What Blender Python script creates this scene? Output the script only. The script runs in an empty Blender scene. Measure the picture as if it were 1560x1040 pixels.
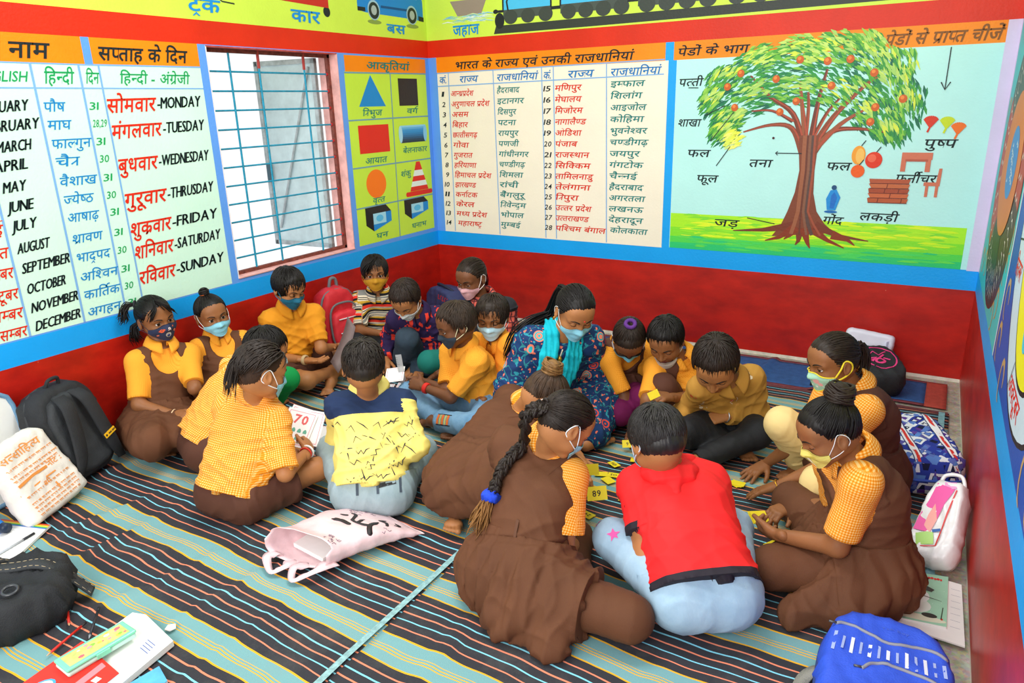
import bpy, bmesh, math, random
import numpy as np
from mathutils import Vector, Matrix
from mathutils.bvhtree import BVHTree

scene = bpy.context.scene
COL = scene.collection

# ---------------------------------------------------------------- camera
FPX = 1109.244                      # focal length in pixels of the 1560 px wide frame
cam_data = bpy.data.cameras.new('camera')
cam_data.sensor_width = 36.0
cam_data.lens = FPX / 1560.0 * 36.0
cam_data.clip_start = 0.02
cam = bpy.data.objects.new('camera', cam_data)
COL.objects.link(cam)
R_AX = Vector((0.8613963, 0.50729933, -0.02537349))
U_AX = Vector((-0.13677443, 0.27977318, 0.9502735))
F_AX = Vector((-0.48917193, 0.81509163, -0.31038116))
mw = Matrix((R_AX, U_AX, -F_AX)).transposed().to_4x4()
mw.translation = Vector((3.46825, -4.67875, 1.6))
cam.matrix_world = mw
scene.camera = cam

# ---------------------------------------------------------------- world and lights
scene.view_settings.view_transform = 'Standard'
scene.view_settings.look = 'None'
scene.view_settings.gamma = 1.0
scene.view_settings.use_curve_mapping = False
scene.view_settings.exposure = 0.1
world = bpy.data.worlds.new('daylight')
scene.world = world
world.use_nodes = True
wn = world.node_tree
wn.nodes['Background'].inputs['Color'].default_value = (0.97, 0.985, 1.0, 1)
wn.nodes['Background'].inputs['Strength'].default_value = 1.0

def area_lamp(name, loc, target, size, size_y, power, color=(1, 1, 1)):
 d = bpy.data.lights.new(name, 'AREA')
 d.shape = 'RECTANGLE'
 d.size, d.size_y, d.energy, d.color = size, size_y, power, color
 o = bpy.data.objects.new(name, d)
 COL.objects.link(o)
 o.location = loc
 o.rotation_euler = (Vector(target) - Vector(loc)).to_track_quat('-Z', 'Y').to_euler()
 return o

# added soft area lamps, both unseen: one as from a door behind, one overhead
area_lamp('door_side_fill', (2.6, -6.4, 2.3), (1.6, -1.5, 0.4), 2.6, 2.0, 125, (1.0, 0.985, 0.96))
area_lamp('overhead_fill', (1.8, -2.6, 2.95), (1.8, -2.5, 0), 1.6, 0.5, 42, (1.0, 0.99, 0.97))  # added fill from above, stands for no known tube

# ---------------------------------------------------------------- helpers
RNG = random.Random(7)

def lin(c):
 if isinstance(c, str):
  c = tuple(int(c[i:i + 2], 16) / 255 for i in (1, 3, 5))
 return tuple((v / 12.92 if v <= 0.04045 else ((v + 0.055) / 1.055) ** 2.4) for v in c[:3]) + (1.0,)

MATS = {}

def new_mat(name):
 m = bpy.data.materials.new(name)
 m.use_nodes = True
 nt = m.node_tree
 return m, nt, nt.nodes['Principled BSDF']

def nd(nt, typ, **kw):
 n = nt.nodes.new(typ)
 for k, v in kw.items():
  if k in n.inputs:
   n.inputs[k].default_value = v
  else:
   setattr(n, k, v)
 return n

def mat(color, rough=0.6, noise=0.0, nscale=8.0, bump=0.0, bscale=60.0, metal=0.0, spec=0.4, name=None, emit=0, sheen=0.0):
 """plain painted / cloth / plastic material; noise = lightness mottling, bump = fine surface grain"""
 key = (color, rough, noise, nscale, bump, bscale, metal, spec, emit, sheen)
 if key in MATS:
  return MATS[key]
 m, nt, b = new_mat(name or 'paint_' + str(len(MATS)))
 c = lin(color)
 b.inputs['Base Color'].default_value = c
 b.inputs['Roughness'].default_value = rough
 b.inputs['Metallic'].default_value = metal
 b.inputs['Specular IOR Level'].default_value = spec
 if sheen:
  b.inputs['Sheen Weight'].default_value = sheen
 m.diffuse_color = c
 if noise or bump:
  tc = nd(nt, 'ShaderNodeTexCoord')
 if noise:
  n1 = nd(nt, 'ShaderNodeTexNoise', Scale=nscale, Detail=5.0, Roughness=0.6)
  nt.links.new(tc.outputs['Object'], n1.inputs['Vector'])
  r = nd(nt, 'ShaderNodeValToRGB')
  r.color_ramp.elements[0].position = 0.3
  r.color_ramp.elements[1].position = 0.7
  r.color_ramp.elements[0].color = tuple(v * (1 - noise) for v in c[:3]) + (1,)
  r.color_ramp.elements[1].color = tuple(min(1, v * (1 + noise * 0.7) + noise * 0.01) for v in c[:3]) + (1,)
  nt.links.new(n1.outputs['Fac'], r.inputs['Fac'])
  nt.links.new(r.outputs['Color'], b.inputs['Base Color'])
 if bump:
  n2 = nd(nt, 'ShaderNodeTexNoise', Scale=bscale, Detail=4.0)
  nt.links.new(tc.outputs['Object'], n2.inputs['Vector'])
  bp = nd(nt, 'ShaderNodeBump', Strength=bump, Distance=0.01)
  nt.links.new(n2.outputs['Fac'], bp.inputs['Height'])
  nt.links.new(bp.outputs['Normal'], b.inputs['Normal'])
 MATS[key] = m
 return m

class Mesh:
 """collects faces with materials and links them as ONE mesh object"""

 def __init__(s):
  s.v, s.f, s.m, s.mats = [], [], [], []

 def slot(s, m):
  if m not in s.mats:
   s.mats.append(m)
  return s.mats.index(m)

 def add(s, verts, faces, m):
  o = len(s.v)
  s.v += [tuple(p) for p in verts]
  k = s.slot(m)
  for f in faces:
   s.f.append(tuple(i + o for i in f))
   s.m.append(k)

 def box(s, lo, hi, m, M=None):
  x0, y0, z0 = lo
  x1, y1, z1 = hi
  v = [Vector(p) for p in ((x0, y0, z0), (x1, y0, z0), (x1, y1, z0), (x0, y1, z0), (x0, y0, z1), (x1, y0, z1), (x1, y1, z1), (x0, y1, z1))]
  if M is not None:
   v = [M @ p for p in v]
  s.add(v, [(3, 2, 1, 0), (4, 5, 6, 7), (0, 1, 5, 4), (1, 2, 6, 5), (2, 3, 7, 6), (3, 0, 4, 7)], m)

 def tube(s, pts, r, m, n=8, cap=True):
  pts = [Vector(p) for p in pts]
  rs = r if isinstance(r, (list, tuple)) else [r] * len(pts)
  rings = []
  a = None
  for i, p in enumerate(pts):
   d = (pts[min(i + 1, len(pts) - 1)] - pts[max(i - 1, 0)])
   if d.length < 1e-9:
    d = Vector((0, 0, 1))
   d.normalize()
   if a is None:
    a = d.cross(Vector((0.3, 0.2, 1)) if abs(d.z) < 0.9 else Vector((1, 0, 0)))
   else:
    a = a - d * a.dot(d)
   a.normalize()
   b = d.cross(a)
   rings.append([p + (a * math.cos(t) + b * math.sin(t)) * rs[i] for t in (2 * math.pi * k / n for k in range(n))])
  v = [q for ring in rings for q in ring]
  f = []
  for i in range(len(pts) - 1):
   for k in range(n):
    f.append((i * n + k, i * n + (k + 1) % n, (i + 1) * n + (k + 1) % n, (i + 1) * n + k))
  if cap:
   f.append(tuple(range(n - 1, -1, -1)))
   f.append(tuple((len(pts) - 1) * n + k for k in range(n)))
  s.add(v, f, m)

 def build(s, name, parent=None, smooth=False, bevel=0.0, loc=None):
  me = bpy.data.meshes.new(name)
  v = s.v
  if loc is not None:
   v = [(p[0] - loc[0], p[1] - loc[1], p[2] - loc[2]) for p in v]
  me.from_pydata(v, [], s.f)
  for m in s.mats:
   me.materials.append(m)
  me.polygons.foreach_set('material_index', s.m)
  if smooth:
   me.polygons.foreach_set('use_smooth', [True] * len(s.f))
  me.update()
  o = bpy.data.objects.new(name, me)
  COL.objects.link(o)
  if loc is not None:
   o.location = loc
  if parent is not None:
   o.parent = parent
  if bevel:
   b = o.modifiers.new('bevel', 'BEVEL')
   b.width = bevel
   b.segments = 2
   b.limit_method = 'ANGLE'
  return o

def tag(o, label=None, cat=None, group=None, kind=None):
 if label:
  o['label'] = label
 if cat:
  o['category'] = cat
 if group:
  o['group'] = group
 if kind:
  o['kind'] = kind
 return o

def empty(name, loc=(0, 0, 0), rz=0.0):
 o = bpy.data.objects.new(name, None)
 o.empty_display_size = 0.05
 o.location = loc
 o.rotation_euler = (0, 0, rz)
 COL.objects.link(o)
 return o

# ---------------------------------------------------------------- lettering (painted strokes taken from the built-in font)
GLY = {}

def glyph(ch, bold=0.0):
 key = (ch, bold)
 if key in GLY:
  return GLY[key]
 c = bpy.data.curves.new('g', 'FONT')
 c.body = ch
 c.resolution_u = 2
 c.offset = bold
 o = bpy.data.objects.new('g', c)
 COL.objects.link(o)
 dg = bpy.context.evaluated_depsgraph_get()
 me = bpy.data.meshes.new_from_object(o.evaluated_get(dg), depsgraph=dg)
 v = [(p.co.x, p.co.y) for p in me.vertices]
 f = [tuple(p.vertices) for p in me.polygons]
 bpy.data.objects.remove(o)
 bpy.data.curves.remove(c)
 bpy.data.meshes.remove(me)
 GLY[key] = (v, f)
 return GLY[key]

MARKS = set('\u0941\u0942\u0943\u0947\u0948\u0902\u0901\u094d\u093c')
WIDE = {'\u093e': .27, '\u093f': .27, '\u0940': .27, '\u094b': .27, '\u094c': .27}

def text2d(t, bold=0.0):
 """flat mesh of a line of latin or devanagari lettering, unit size, origin at the left of the base line"""
 V, F = [], []
 x = 0.0

 def put(v, f, dx, dy=0.0):
  o = len(V)
  V.extend((p[0] + dx, p[1] + dy) for p in v)
  F.extend(tuple(i + o for i in q) for q in f)

 i, n = 0, len(t)
 while i < n:
  ch = t[i]
  if ch == ' ':
   x += .3
   i += 1
   continue
  if not ('\u0900' <= ch <= '\u097f'):
   v, f = glyph(ch, bold)
   if v:
    lo = min(p[0] for p in v)
    put(v, f, x - lo)
    x += max(p[0] for p in v) - lo + .09
   i += 1
   continue
  # one syllable: consonants joined by virama, then vowel signs and marks
  cons = [ch]
  i += 1
  signs = []
  while i < n and (t[i] in MARKS or t[i] in WIDE):
   if t[i] == '\u094d' and i + 1 < n and '\u0915' <= t[i + 1] <= '\u0939':
    cons.append(t[i + 1])
    i += 2
   else:
    signs.append(t[i])
    i += 1
  if '\u093f' in signs:
   v, f = glyph('\u093f', bold)
   put(v, f, x)
   x += .26
  if cons[-2:] == ['\u0924', '\u0930'] and len(cons) == 2:     # the joined letter tra
   put([(0, .54), (.42, .54), (.42, .62), (0, .62), (.26, 0), (.34, 0), (.34, .56), (.26, .56), (.27, .30), (.27, .40), (.02, .16), (.07, .08)], [(0, 1, 2, 3), (4, 5, 6, 7), (8, 9, 10, 11)], x)
   x += .42
   cons = []
  reph = False
  if len(cons) > 1 and cons[0] == '\u0930':
   reph = True
   cons = cons[1:]
  for k, c in enumerate(cons):
   v, f = glyph(c, bold)
   w = max(p[0] for p in v)
   last = k == len(cons) - 1
   if last and k > 0 and c == '\u0930':      # subjoined ra: a slanting stroke, or a caret under round letters
    if cons[k - 1] in '\u091f\u0920\u0921\u0922\u0926':
     put([(-.38, -.24), (-.30, -.24), (-.22, -.14), (-.14, -.24), (-.06, -.24), (-.22, -.04)], [(0, 1, 2, 5), (5, 2, 3, 4)], x)
    else:
     put([(-.18, .25), (-.18, .14), (-.44, -.05), (-.48, .03)], [(0, 3, 2, 1)], x)
    continue
   if not last and cons[k + 1] != '\u0930':   # half form: the letter without its upright
    put([(min(p[0], w - .19), p[1]) for p in v], f, x)
    x += w - .19
    continue
   put(v, f, x)
   x += w
  for sg in signs:
   if sg == '\u093f':
    continue
   v, f = glyph(sg, bold)
   put(v, f, x)
   x += WIDE.get(sg, 0.0)
  if reph:
   v, f = glyph('\u0947', bold)
   put([(-p[0] - .42, p[1]) for p in v], [tuple(reversed(q)) for q in f], x)
 return V, F, x
# ================================================================ the room
Z_RED, Z_BLUE, Z_OR, Z_TOP, Z_CEIL = 0.545, 0.655, 1.936, 2.053, 2.75
Y_FRONT = -4.3
C_RED, C_BLUE, C_PERI, C_TOPRED, C_LIME, C_ORANGE = '#c41510', '#12a4f4', '#629ff0', '#dc2a08', '#d2ee50', '#ff8c05'

def wall_paint(color, rough=.45, noise=.06, nscale=3.0, bump=.12, bscale=70):
 return mat(color, rough, noise, nscale, bump, bscale, spec=.3)

def dado_paint():
 """glossy red oil paint with scuffs"""
 m, nt, b = new_mat('dado_red_paint')
 tc = nd(nt, 'ShaderNodeTexCoord')
 mp = nd(nt, 'ShaderNodeMapping')
 mp.inputs['Scale'].default_value = (1.0, 1.0, 2.2)
 n1 = nd(nt, 'ShaderNodeTexNoise', Scale=3.5, Detail=8.0, Roughness=.65)
 r = nd(nt, 'ShaderNodeValToRGB')
 e = r.color_ramp.elements
 e[0].position, e[0].color = .30, lin('#96100a')
 e[1].position, e[1].color = .62, lin('#c21e10')
 n2 = nd(nt, 'ShaderNodeTexNoise', Scale=55.0, Detail=5.0)
 r2 = nd(nt, 'ShaderNodeValToRGB')
 r2.color_ramp.elements[0].position, r2.color_ramp.elements[1].position = .735, .76
 mx = nd(nt, 'ShaderNodeMixRGB')
 mx.inputs['Color2'].default_value = lin('#dd7a62')
 nt.links.new(tc.outputs['Object'], mp.inputs['Vector'])
 nt.links.new(mp.outputs['Vector'], n1.inputs['Vector'])
 nt.links.new(tc.outputs['Object'], n2.inputs['Vector'])
 nt.links.new(n1.outputs['Fac'], r.inputs['Fac'])
 nt.links.new(n2.outputs['Fac'], r2.inputs['Fac'])
 nt.links.new(r2.outputs['Color'], mx.inputs['Fac'])
 nt.links.new(r.outputs['Color'], mx.inputs['Color1'])
 nt.links.new(mx.outputs['Color'], b.inputs['Base Color'])
 b.inputs['Roughness'].default_value = .38
 bp = nd(nt, 'ShaderNodeBump', Strength=.15, Distance=.01)
 nt.links.new(n1.outputs['Fac'], bp.inputs['Height'])
 nt.links.new(bp.outputs['Normal'], b.inputs['Normal'])
 return m

M_DADO = dado_paint()
M_BLUE = wall_paint(C_BLUE)
M_PERI = wall_paint(C_PERI)
M_TOPRED = wall_paint(C_TOPRED, noise=.12)
M_LIME = wall_paint(C_LIME)
M_ORANGE = wall_paint(C_ORANGE, noise=.1)
M_LAV = wall_paint('#d8cdea')
M_WHITEBASE = wall_paint('#e8e0d2', noise=.2, nscale=20)

class Frame:
 """a wall face: u runs to the right as seen from inside, v is height"""

 def __init__(s, o, u, n):
  s.o, s.u, s.n = Vector(o), Vector(u).normalized(), Vector(n).normalized()

 def p(s, u, v, d=0.0):
  return s.o + s.u * u + Vector((0, 0, 1)) * v + s.n * d

F_LEFT = Frame((0, 0, 0), (0, 1, 0), (1, 0, 0))
F_BACK = Frame((0, 0, 0), (1, 0, 0), (0, -1, 0))
F_RIGHT = Frame((3.668, 0, 0), (0.0165, -1, 0), (-1, -0.0165, 0))
TH = 0.16

def banded(mesh, fr, u0, u1, bands, hole=None):
 for v0, v1, m in bands:
  if hole and v0 < hole[3] and v1 > hole[2]:
   parts = [(u0, hole[0], v0, v1), (hole[1], u1, v0, v1)]
   if v0 < hole[2]:
    parts.append((hole[0], hole[1], v0, hole[2]))
   if v1 > hole[3]:
    parts.append((hole[0], hole[1], hole[3], v1))
  else:
   parts = [(u0, u1, v0, v1)]
  for a, b, c, d in parts:
   q = [fr.p(a, c), fr.p(b, c), fr.p(b, d), fr.p(a, d), fr.p(a, c, -TH), fr.p(b, c, -TH), fr.p(b, d, -TH), fr.p(a, d, -TH)]
   mesh.add(q, [(0, 1, 2, 3), (7, 6, 5, 4), (0, 4, 5, 1), (1, 5, 6, 2), (2, 6, 7, 3), (3, 7, 4, 0)], m)

BANDS = [(0.0, 0.02, M_WHITEBASE), (0.02, Z_RED, M_DADO), (Z_RED, Z_BLUE, M_BLUE), (Z_BLUE, Z_OR, M_PERI), (Z_OR, Z_TOP, M_TOPRED), (Z_TOP, Z_CEIL, M_LIME)]
WIN = (-1.948, -0.968, 0.68, 1.93)
w = Mesh()
banded(w, F_LEFT, Y_FRONT, 0.0, BANDS, WIN)
wall_left = tag(w.build('wall_left'), kind='structure')
w = Mesh()
B2 = [(a, b, (M_BLUE if m is M_PERI else m)) for a, b, m in BANDS]
banded(w, F_BACK, -TH, 3.668 + TH, B2)
wall_back = tag(w.build('wall_back'), kind='structure')
w = Mesh()
B3 = [(a, b, (M_LAV if m is M_PERI else m)) for a, b, m in BANDS]
banded(w, F_RIGHT, -0.02, 4.3, B3)
wall_right = tag(w.build('wall_right'), kind='structure')

# ---- floor: pale worn terrazzo
def floor_mat():
 m, nt, b = new_mat('worn_stone_floor')
 tc = nd(nt, 'ShaderNodeTexCoord')
 n1 = nd(nt, 'ShaderNodeTexNoise', Scale=9.0, Detail=7.0, Roughness=.7)
 r = nd(nt, 'ShaderNodeValToRGB')
 e = r.color_ramp.elements
 e[0].position, e[0].color = .32, lin('#8f8a7c')
 e[1].position, e[1].color = .7, lin('#d6cfbd')
 v = nd(nt, 'ShaderNodeTexVoronoi', Scale=90.0)
 mx = nd(nt, 'ShaderNodeMixRGB', blend_type='MULTIPLY', Fac=.35)
 nt.links.new(tc.outputs['Object'], n1.inputs['Vector'])
 nt.links.new(tc.outputs['Object'], v.inputs['Vector'])
 nt.links.new(n1.outputs['Fac'], r.inputs['Fac'])
 nt.links.new(r.outputs['Color'], mx.inputs['Color1'])
 nt.links.new(v.outputs['Color'], mx.inputs['Color2'])
 nt.links.new(mx.outputs['Color'], b.inputs['Base Color'])
 b.inputs['Roughness'].default_value = .55
 return m

w = Mesh()
w.box((-0.16, -4.6, -0.08), (3.9, 0.16, 0.0), floor_mat())
floor = tag(w.build('floor'), kind='structure')

# ================================================================ painted charts on the walls
class Chart:
 """flat layers of paint on a wall face, one mesh per chart"""

 def __init__(s, fr):
  s.fr, s.mesh, s.k = fr, Mesh(), 0

 def poly(s, pts, color, layer=1, m=None):
  s.k += 1
  d = .0006 * layer + (s.k % 400) * 1e-6
  s.mesh.add([s.fr.p(u, v, d) for u, v in pts], [tuple(range(len(pts)))], m or wall_paint(color, noise=.04))

 def rect(s, u0, v0, u1, v1, color, layer=1, m=None):
  s.poly([(u0, v0), (u1, v0), (u1, v1), (u0, v1)], color, layer, m)

 def line(s, pts, wd, color, layer=3):
  if not isinstance(wd, (list, tuple)):
   wd = [wd] * len(pts)
  s.k += 1
  d = .0006 * layer + (s.k % 400) * 1e-6
  V, Fc = [], []
  for i, (u, v) in enumerate(pts):
   a, b = pts[max(i - 1, 0)], pts[min(i + 1, len(pts) - 1)]
   t = Vector((b[0] - a[0], b[1] - a[1]))
   t.normalize()
   nrm = Vector((-t.y, t.x)) * wd[i] / 2
   V += [s.fr.p(u + nrm.x, v + nrm.y, d), s.fr.p(u - nrm.x, v - nrm.y, d)]
  for i in range(len(pts) - 1):
   Fc.append((2 * i + 1, 2 * i + 3, 2 * i + 2, 2 * i))
  s.mesh.add(V, Fc, wall_paint(color, noise=.04))

 def disc(s, u, v, ru, rv, color, layer=2, n=28, a0=0, a1=360):
  s.poly([(u + ru * math.cos(math.radians(a0 + (a1 - a0) * k / n)), v + rv * math.sin(math.radians(a0 + (a1 - a0) * k / n))) for k in range(n)], color, layer)

 def text(s, t, u, v, h, color, width=None, shear=.22, bold=.008, layer=4, rise=0.0, center=False, hs=1.0):
  """h = letter size; width fits the line to that length; rise = slope of the base line"""
  V, Fc, x = text2d(t, bold)
  sx = (width / x) if width else h * hs
  if center:
   u -= sx * x / 2
  d = .0006 * layer
  for k in ((0, 1) if ord(t[-1]) < 128 and not bold else (0,)):     # brush lettering: a second pass thickens the strokes
   du = k * .055 * h
   s.mesh.add([s.fr.p(u + du + p[0] * sx + p[1] * h * shear, v + p[1] * h + p[0] * sx * rise, d) for p in V], Fc, mat(color, .5, spec=.2))

 def build(s, name, wall, label):
  o = s.mesh.build(name, wall)
  o['label'] = label
  return o

INK, HRED, HGRN, HBLU, TEAL = '#1e2a2c', '#e02a14', '#12a056', '#1c88cc', '#16807c'
LINE = '#7fb2e6'
# ---- months chart (left edge of the photo) and days of the week chart
PALE = '#d2f7e2'
c = Chart(F_LEFT)
c.rect(-3.75, .662, -2.553, 1.82, PALE, 1)
c.rect(-3.75, 1.82, -2.611, Z_OR, C_ORANGE, 1, M_ORANGE)
c.rect(-2.611, 1.82, -2.572, Z_OR, C_PERI, 1, M_PERI)
c.text('महीनों के नाम', -3.35, 1.838, .098, INK, bold=.016, width=.585)
c.line([(-3.75, 1.718), (-2.553, 1.716)], .006, LINE)
c.line([(-3.75, 1.82), (-2.553, 1.817)], .006, LINE)
for ua in (-3.10, -2.852, -2.643):
 c.line([(ua, 1.817), (ua - .004, .662)], .010, LINE)
c.line([(-2.549, 1.82), (-2.549, .662)], .008, LINE)
c.text('ENGLISH', -3.09, 1.742, .06, HGRN, shear=.3, width=.215)
c.text('हिन्दी', -2.81, 1.735, .08, HGRN, width=.13)
c.text('दिन', -2.625, 1.737, .075, HGRN, width=.062)
MON = ['JANUARY', 'FEBRUARY', 'MARCH', 'APRIL', 'MAY', 'JUNE', 'JULY', 'AUGUST', 'SEPTEMBER', 'OCTOBER', 'NOVEMBER', 'DECEMBER']
HIN = ['पौष', 'माघ', 'फाल्गुन', 'चैत्र', 'वैशाख', 'ज्येष्ठ', 'आषाढ़', 'श्रावण', 'भाद्रपद', 'अश्विन', 'कार्तिक', 'अगहन']
DAYS = ['31', '28,29', '31', '30', '31', '30', '31', '31', '30', '31', '30', '31']
RED_H = ['जनवरी', 'फरवरी', 'मार्च', 'अप्रैल', 'मई', 'जून', 'जुलाई', 'अगस्त', 'सितम्बर', 'अक्टूबर', 'नवम्बर', 'दिसम्बर']
ENDU = [-2.90, -2.871, -2.924, -2.953, -2.982, -2.968, -2.973, -2.939, -2.863, -2.903, -2.862, -2.868]
HEND = [-2.744, -2.733, -2.658, -2.728, -2.665, -2.698, -2.689, -2.692, -2.671, -2.650, -2.658, -2.669]
ROWZ = [1.642, 1.565, 1.484, 1.405, 1.318, 1.236, 1.155, 1.057, .969, .876, .790, .705]
for i in range(12):
 vz = ROWZ[i]
 L = ENDU[i] + 3.078 if i > 3 else .0285 * len(MON[i])
 c.text(MON[i], ENDU[i] - L, vz - .028, .066, INK, shear=.25, width=L, bold=.0, rise=.06)
 c.text(HIN[i], -2.838, vz - .024, .062, HBLU, width=HEND[i] + 2.838, bold=.008, rise=.0)
 c.text(DAYS[i], -2.632, vz - .020, .048, HGRN, width=.050 if i != 1 else .070, bold=.004)
 c.text(RED_H[i], -3.27, vz - .035, .07, HRED, width=.155, bold=.010)
c.build('months_chart', wall_left, 'painted chart of month names in English and Hindi on pale green')
c = Chart(F_LEFT)
c.rect(-2.545, .662, -1.998, 1.82, PALE, 1)
c.rect(-2.572, 1.82, -1.998, Z_OR, C_ORANGE, 1, M_ORANGE)
c.text('सप्ताह के दिन', -2.545, 1.84, .09, INK, width=.47, bold=.018)
c.line([(-2.545, 1.716), (-1.998, 1.716)], .006, LINE)
c.line([(-2.572, 1.818), (-1.998, 1.822)], .007, LINE)
c.text('हिन्दी - अंग्रेजी', -2.46, 1.738, .07, HGRN, width=.38)
WK = [('सोमवार', 'MONDAY', 1.606, .29), ('मंगलवार', 'TUESDAY', 1.487, .30), ('बुधवार', 'WEDNESDAY', 1.33, .24), ('गुरूवार', 'THRUSDAY', 1.165, .26), ('शुक्रवार', 'FRIDAY', 1.02, .26), ('शनिवार', 'SATURDAY', .905, .25), ('रविवार', 'SUNDAY', .775, .235)]
for h, e, z, wd in WK:
 c.text(h, -2.552, z, .098, HRED, width=wd * .88, bold=.016, rise=.02)
 c.text('-' + e, -2.548 + wd * .9, z + .014, .078, INK, width=.515 - wd * .9, shear=.2, bold=.0, rise=.03)
c.build('days_chart', wall_left, 'painted chart of week days in red Hindi and black English')
# ---- shapes chart right of the window
c = Chart(F_LEFT)
LM = '#c8ec42'
c.rect(-.915, .685, -.045, 1.825, LM, 1)
c.rect(-.905, 1.825, -.042, 1.925, C_ORANGE, 1, M_ORANGE)
c.text('आकृतियां', -.70, 1.845, .07, '#0f7f78', width=.46, bold=.016)
for v in (1.823, 1.525, 1.215, .945):
 c.line([(-.915, v - .005), (-.045, v + .002)], .009, '#6f9fb4')
c.line([(-.455, 1.823), (-.475, .685)], .009, '#6f9fb4')
GT = '#0f8478'
c.poly([(-.80, 1.605), (-.525, 1.605), (-.665, 1.808)], '#0e8ad2', 2)
c.text('त्रिभुज', -.775, 1.545, .06, GT, width=.20)
c.rect(-.375, 1.605, -.155, 1.79, '#2b2422', 2)
c.text('वर्ग', -.30, 1.55, .055, GT, width=.13)
c.rect(-.83, 1.30, -.515, 1.485, '#e02410', 2)
c.text('आयात', -.79, 1.23, .06, GT, width=.23)
for k in range(9):
 sh = ['#8fd0f2', '#62b4e6', '#3c98d6', '#3090d0', '#2c80bc', '#2c6ea0', '#2a5a80', '#28465e', '#263845'][k]
 c.rect(-.385, 1.455 - k * .0135, -.095, 1.4685 - k * .0135, sh, 2)
c.disc(-.385, 1.408, .022, .06, '#a8dcf2', 3)
c.disc(-.095, 1.408, .022, .06, '#8ccdf0', 3)
c.text('बेलनाकार', -.375, 1.275, .055, GT, width=.29)
c.disc(-.69, 1.09, .105, .098, '#ff7a08', 2)
c.text('वृत्त', -.745, .96, .055, GT, width=.13)
for a, b, col in ((0, .26, '#e22a14'), (.26, .44, '#e6f4ee'), (.44, .6, '#e22a14'), (.6, .76, '#e6f4ee'), (.76, .9, '#e22a14')):
 zt, zb = 1.205 - a * .235, 1.205 - b * .235
 wt, wb = .022 + a * .1, .022 + b * .1
 c.poly([(-.205 - wb, zb), (-.205 + wb, zb), (-.205 + wt, zt), (-.205 - wt, zt)], col, 2)
c.rect(-.355, .958, -.06, .992, '#e22a14', 2)
c.disc(-.355, .975, .014, .017, '#e22a14', 2)
c.disc(-.06, .975, .014, .017, '#e22a14', 2)
c.text('शंकु', -.42, 1.11, .06, GT, width=.12)

def cube_paint(u, v, w_, h_):
 c.poly([(u, v + .05), (u + .28 * w_, v), (u + .28 * w_, v + .7 * h_), (u, v + h_)], '#191714', 2)
 c.poly([(u, v + h_), (u + .28 * w_, v + .7 * h_), (u + w_, v + .72 * h_), (u + .8 * w_, v + 1.02 * h_)], '#231f1c', 2)
 c.poly([(u + .28 * w_, v), (u + w_, v + .05), (u + w_, v + .72 * h_), (u + .28 * w_, v + .7 * h_)], '#1c8cd8', 2)
 c.rect(u + .28 * w_, v + .28 * h_, u + .78 * w_, v + .72 * h_, '#a4def2', 3)
 c.disc(u + .53 * w_, v + .5 * h_, .14 * w_, .14 * h_, '#5cc0ec', 3)

cube_paint(-.83, .765, .275, .17)
cube_paint(-.40, .79, .29, .155)
c.text('घन', -.74, .71, .055, GT, width=.13)
c.text('घनाभ', -.33, .72, .055, GT, width=.18)
c.build('shapes_chart', wall_left, 'painted chart of coloured shapes on lime green squares')
# ---- lime frieze above the red band: pictures of vehicles with their names
c = Chart(F_LEFT)
c.text('ट्रक', -2.02, 2.095, .095, '#1f8fd6', width=.20, bold=.02, shear=.1)
c.text('कार', -1.32, 2.095, .10, '#1f8fd6', width=.235, bold=.02, shear=.05)
c.text('बस', -.455, 2.085, .085, '#1f8fd6', width=.205, bold=.02, shear=.05)
BUS = '#1c86d6'
c.poly([(-.735, 2.29), (-.735, 2.205), (-.66, 2.195), (-.20, 2.19), (-.06, 2.185), (-.035, 2.20), (-.035, 2.30), (-.06, 2.47), (-.70, 2.47)], BUS, 1)
c.rect(-.735, 2.20, -.66, 2.225, '#20242a', 2)
c.poly([(-.09, 2.183), (-.03, 2.18), (-.03, 2.21), (-.09, 2.215)], '#20242a', 2)
c.rect(-.50, 2.235, -.20, 2.25, '#0f4f8c', 2)
c.rect(-.66, 2.32, -.10, 2.43, '#bfe6f6', 2)
for u in (-.575, -.165):
 c.disc(u, 2.215, .062, .062, '#9fc4d8', 2)
 c.disc(u, 2.212, .052, .052, '#262c30', 3)
 c.disc(u, 2.214, .028, .030, '#aab6b4', 4)
 c.disc(u, 2.142, .07, .014, '#8aa04c', 1)
c.disc(-1.02, 2.168, .03, .03, '#20242a', 1)
c.poly([(-1.40, 2.20), (-1.0, 2.19), (-1.0, 2.29), (-1.40, 2.30)], '#c82a20', 1)
c.line([(-1.85, 2.19), (-1.80, 2.155), (-1.72, 2.15)], .008, '#39412a', 1)
c.build('vehicle_frieze', wall_left, 'painted blue bus and vehicle names on the lime wall top')
c = Chart(F_BACK)
c.text('जहाज', .235, 2.075, .10, '#1f8fd6', width=.225, bold=.022, shear=.05)
rr = random.Random(3)
for k in range(46):
 u, v = .19 + rr.random() * .36, 2.155 + rr.random() * .05
 c.line([(u - .05, v), (u, v + .006), (u + .06, v - .004)], [.002, .007, .002], rr.choice(['#e6f2ec', '#a8d8e6', '#cfe9a8', '#7cc0d8']), 1 + k % 3)
c.poly([(.28, 2.20), (.48, 2.20), (.53, 2.30), (.22, 2.30)], '#9a8a7a', 2)
DK = '#343a34'
c.poly([(.58, 2.063), (1.35, 2.063), (3.66, 2.075), (3.66, 2.125), (.60, 2.115)], DK, 1)
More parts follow.
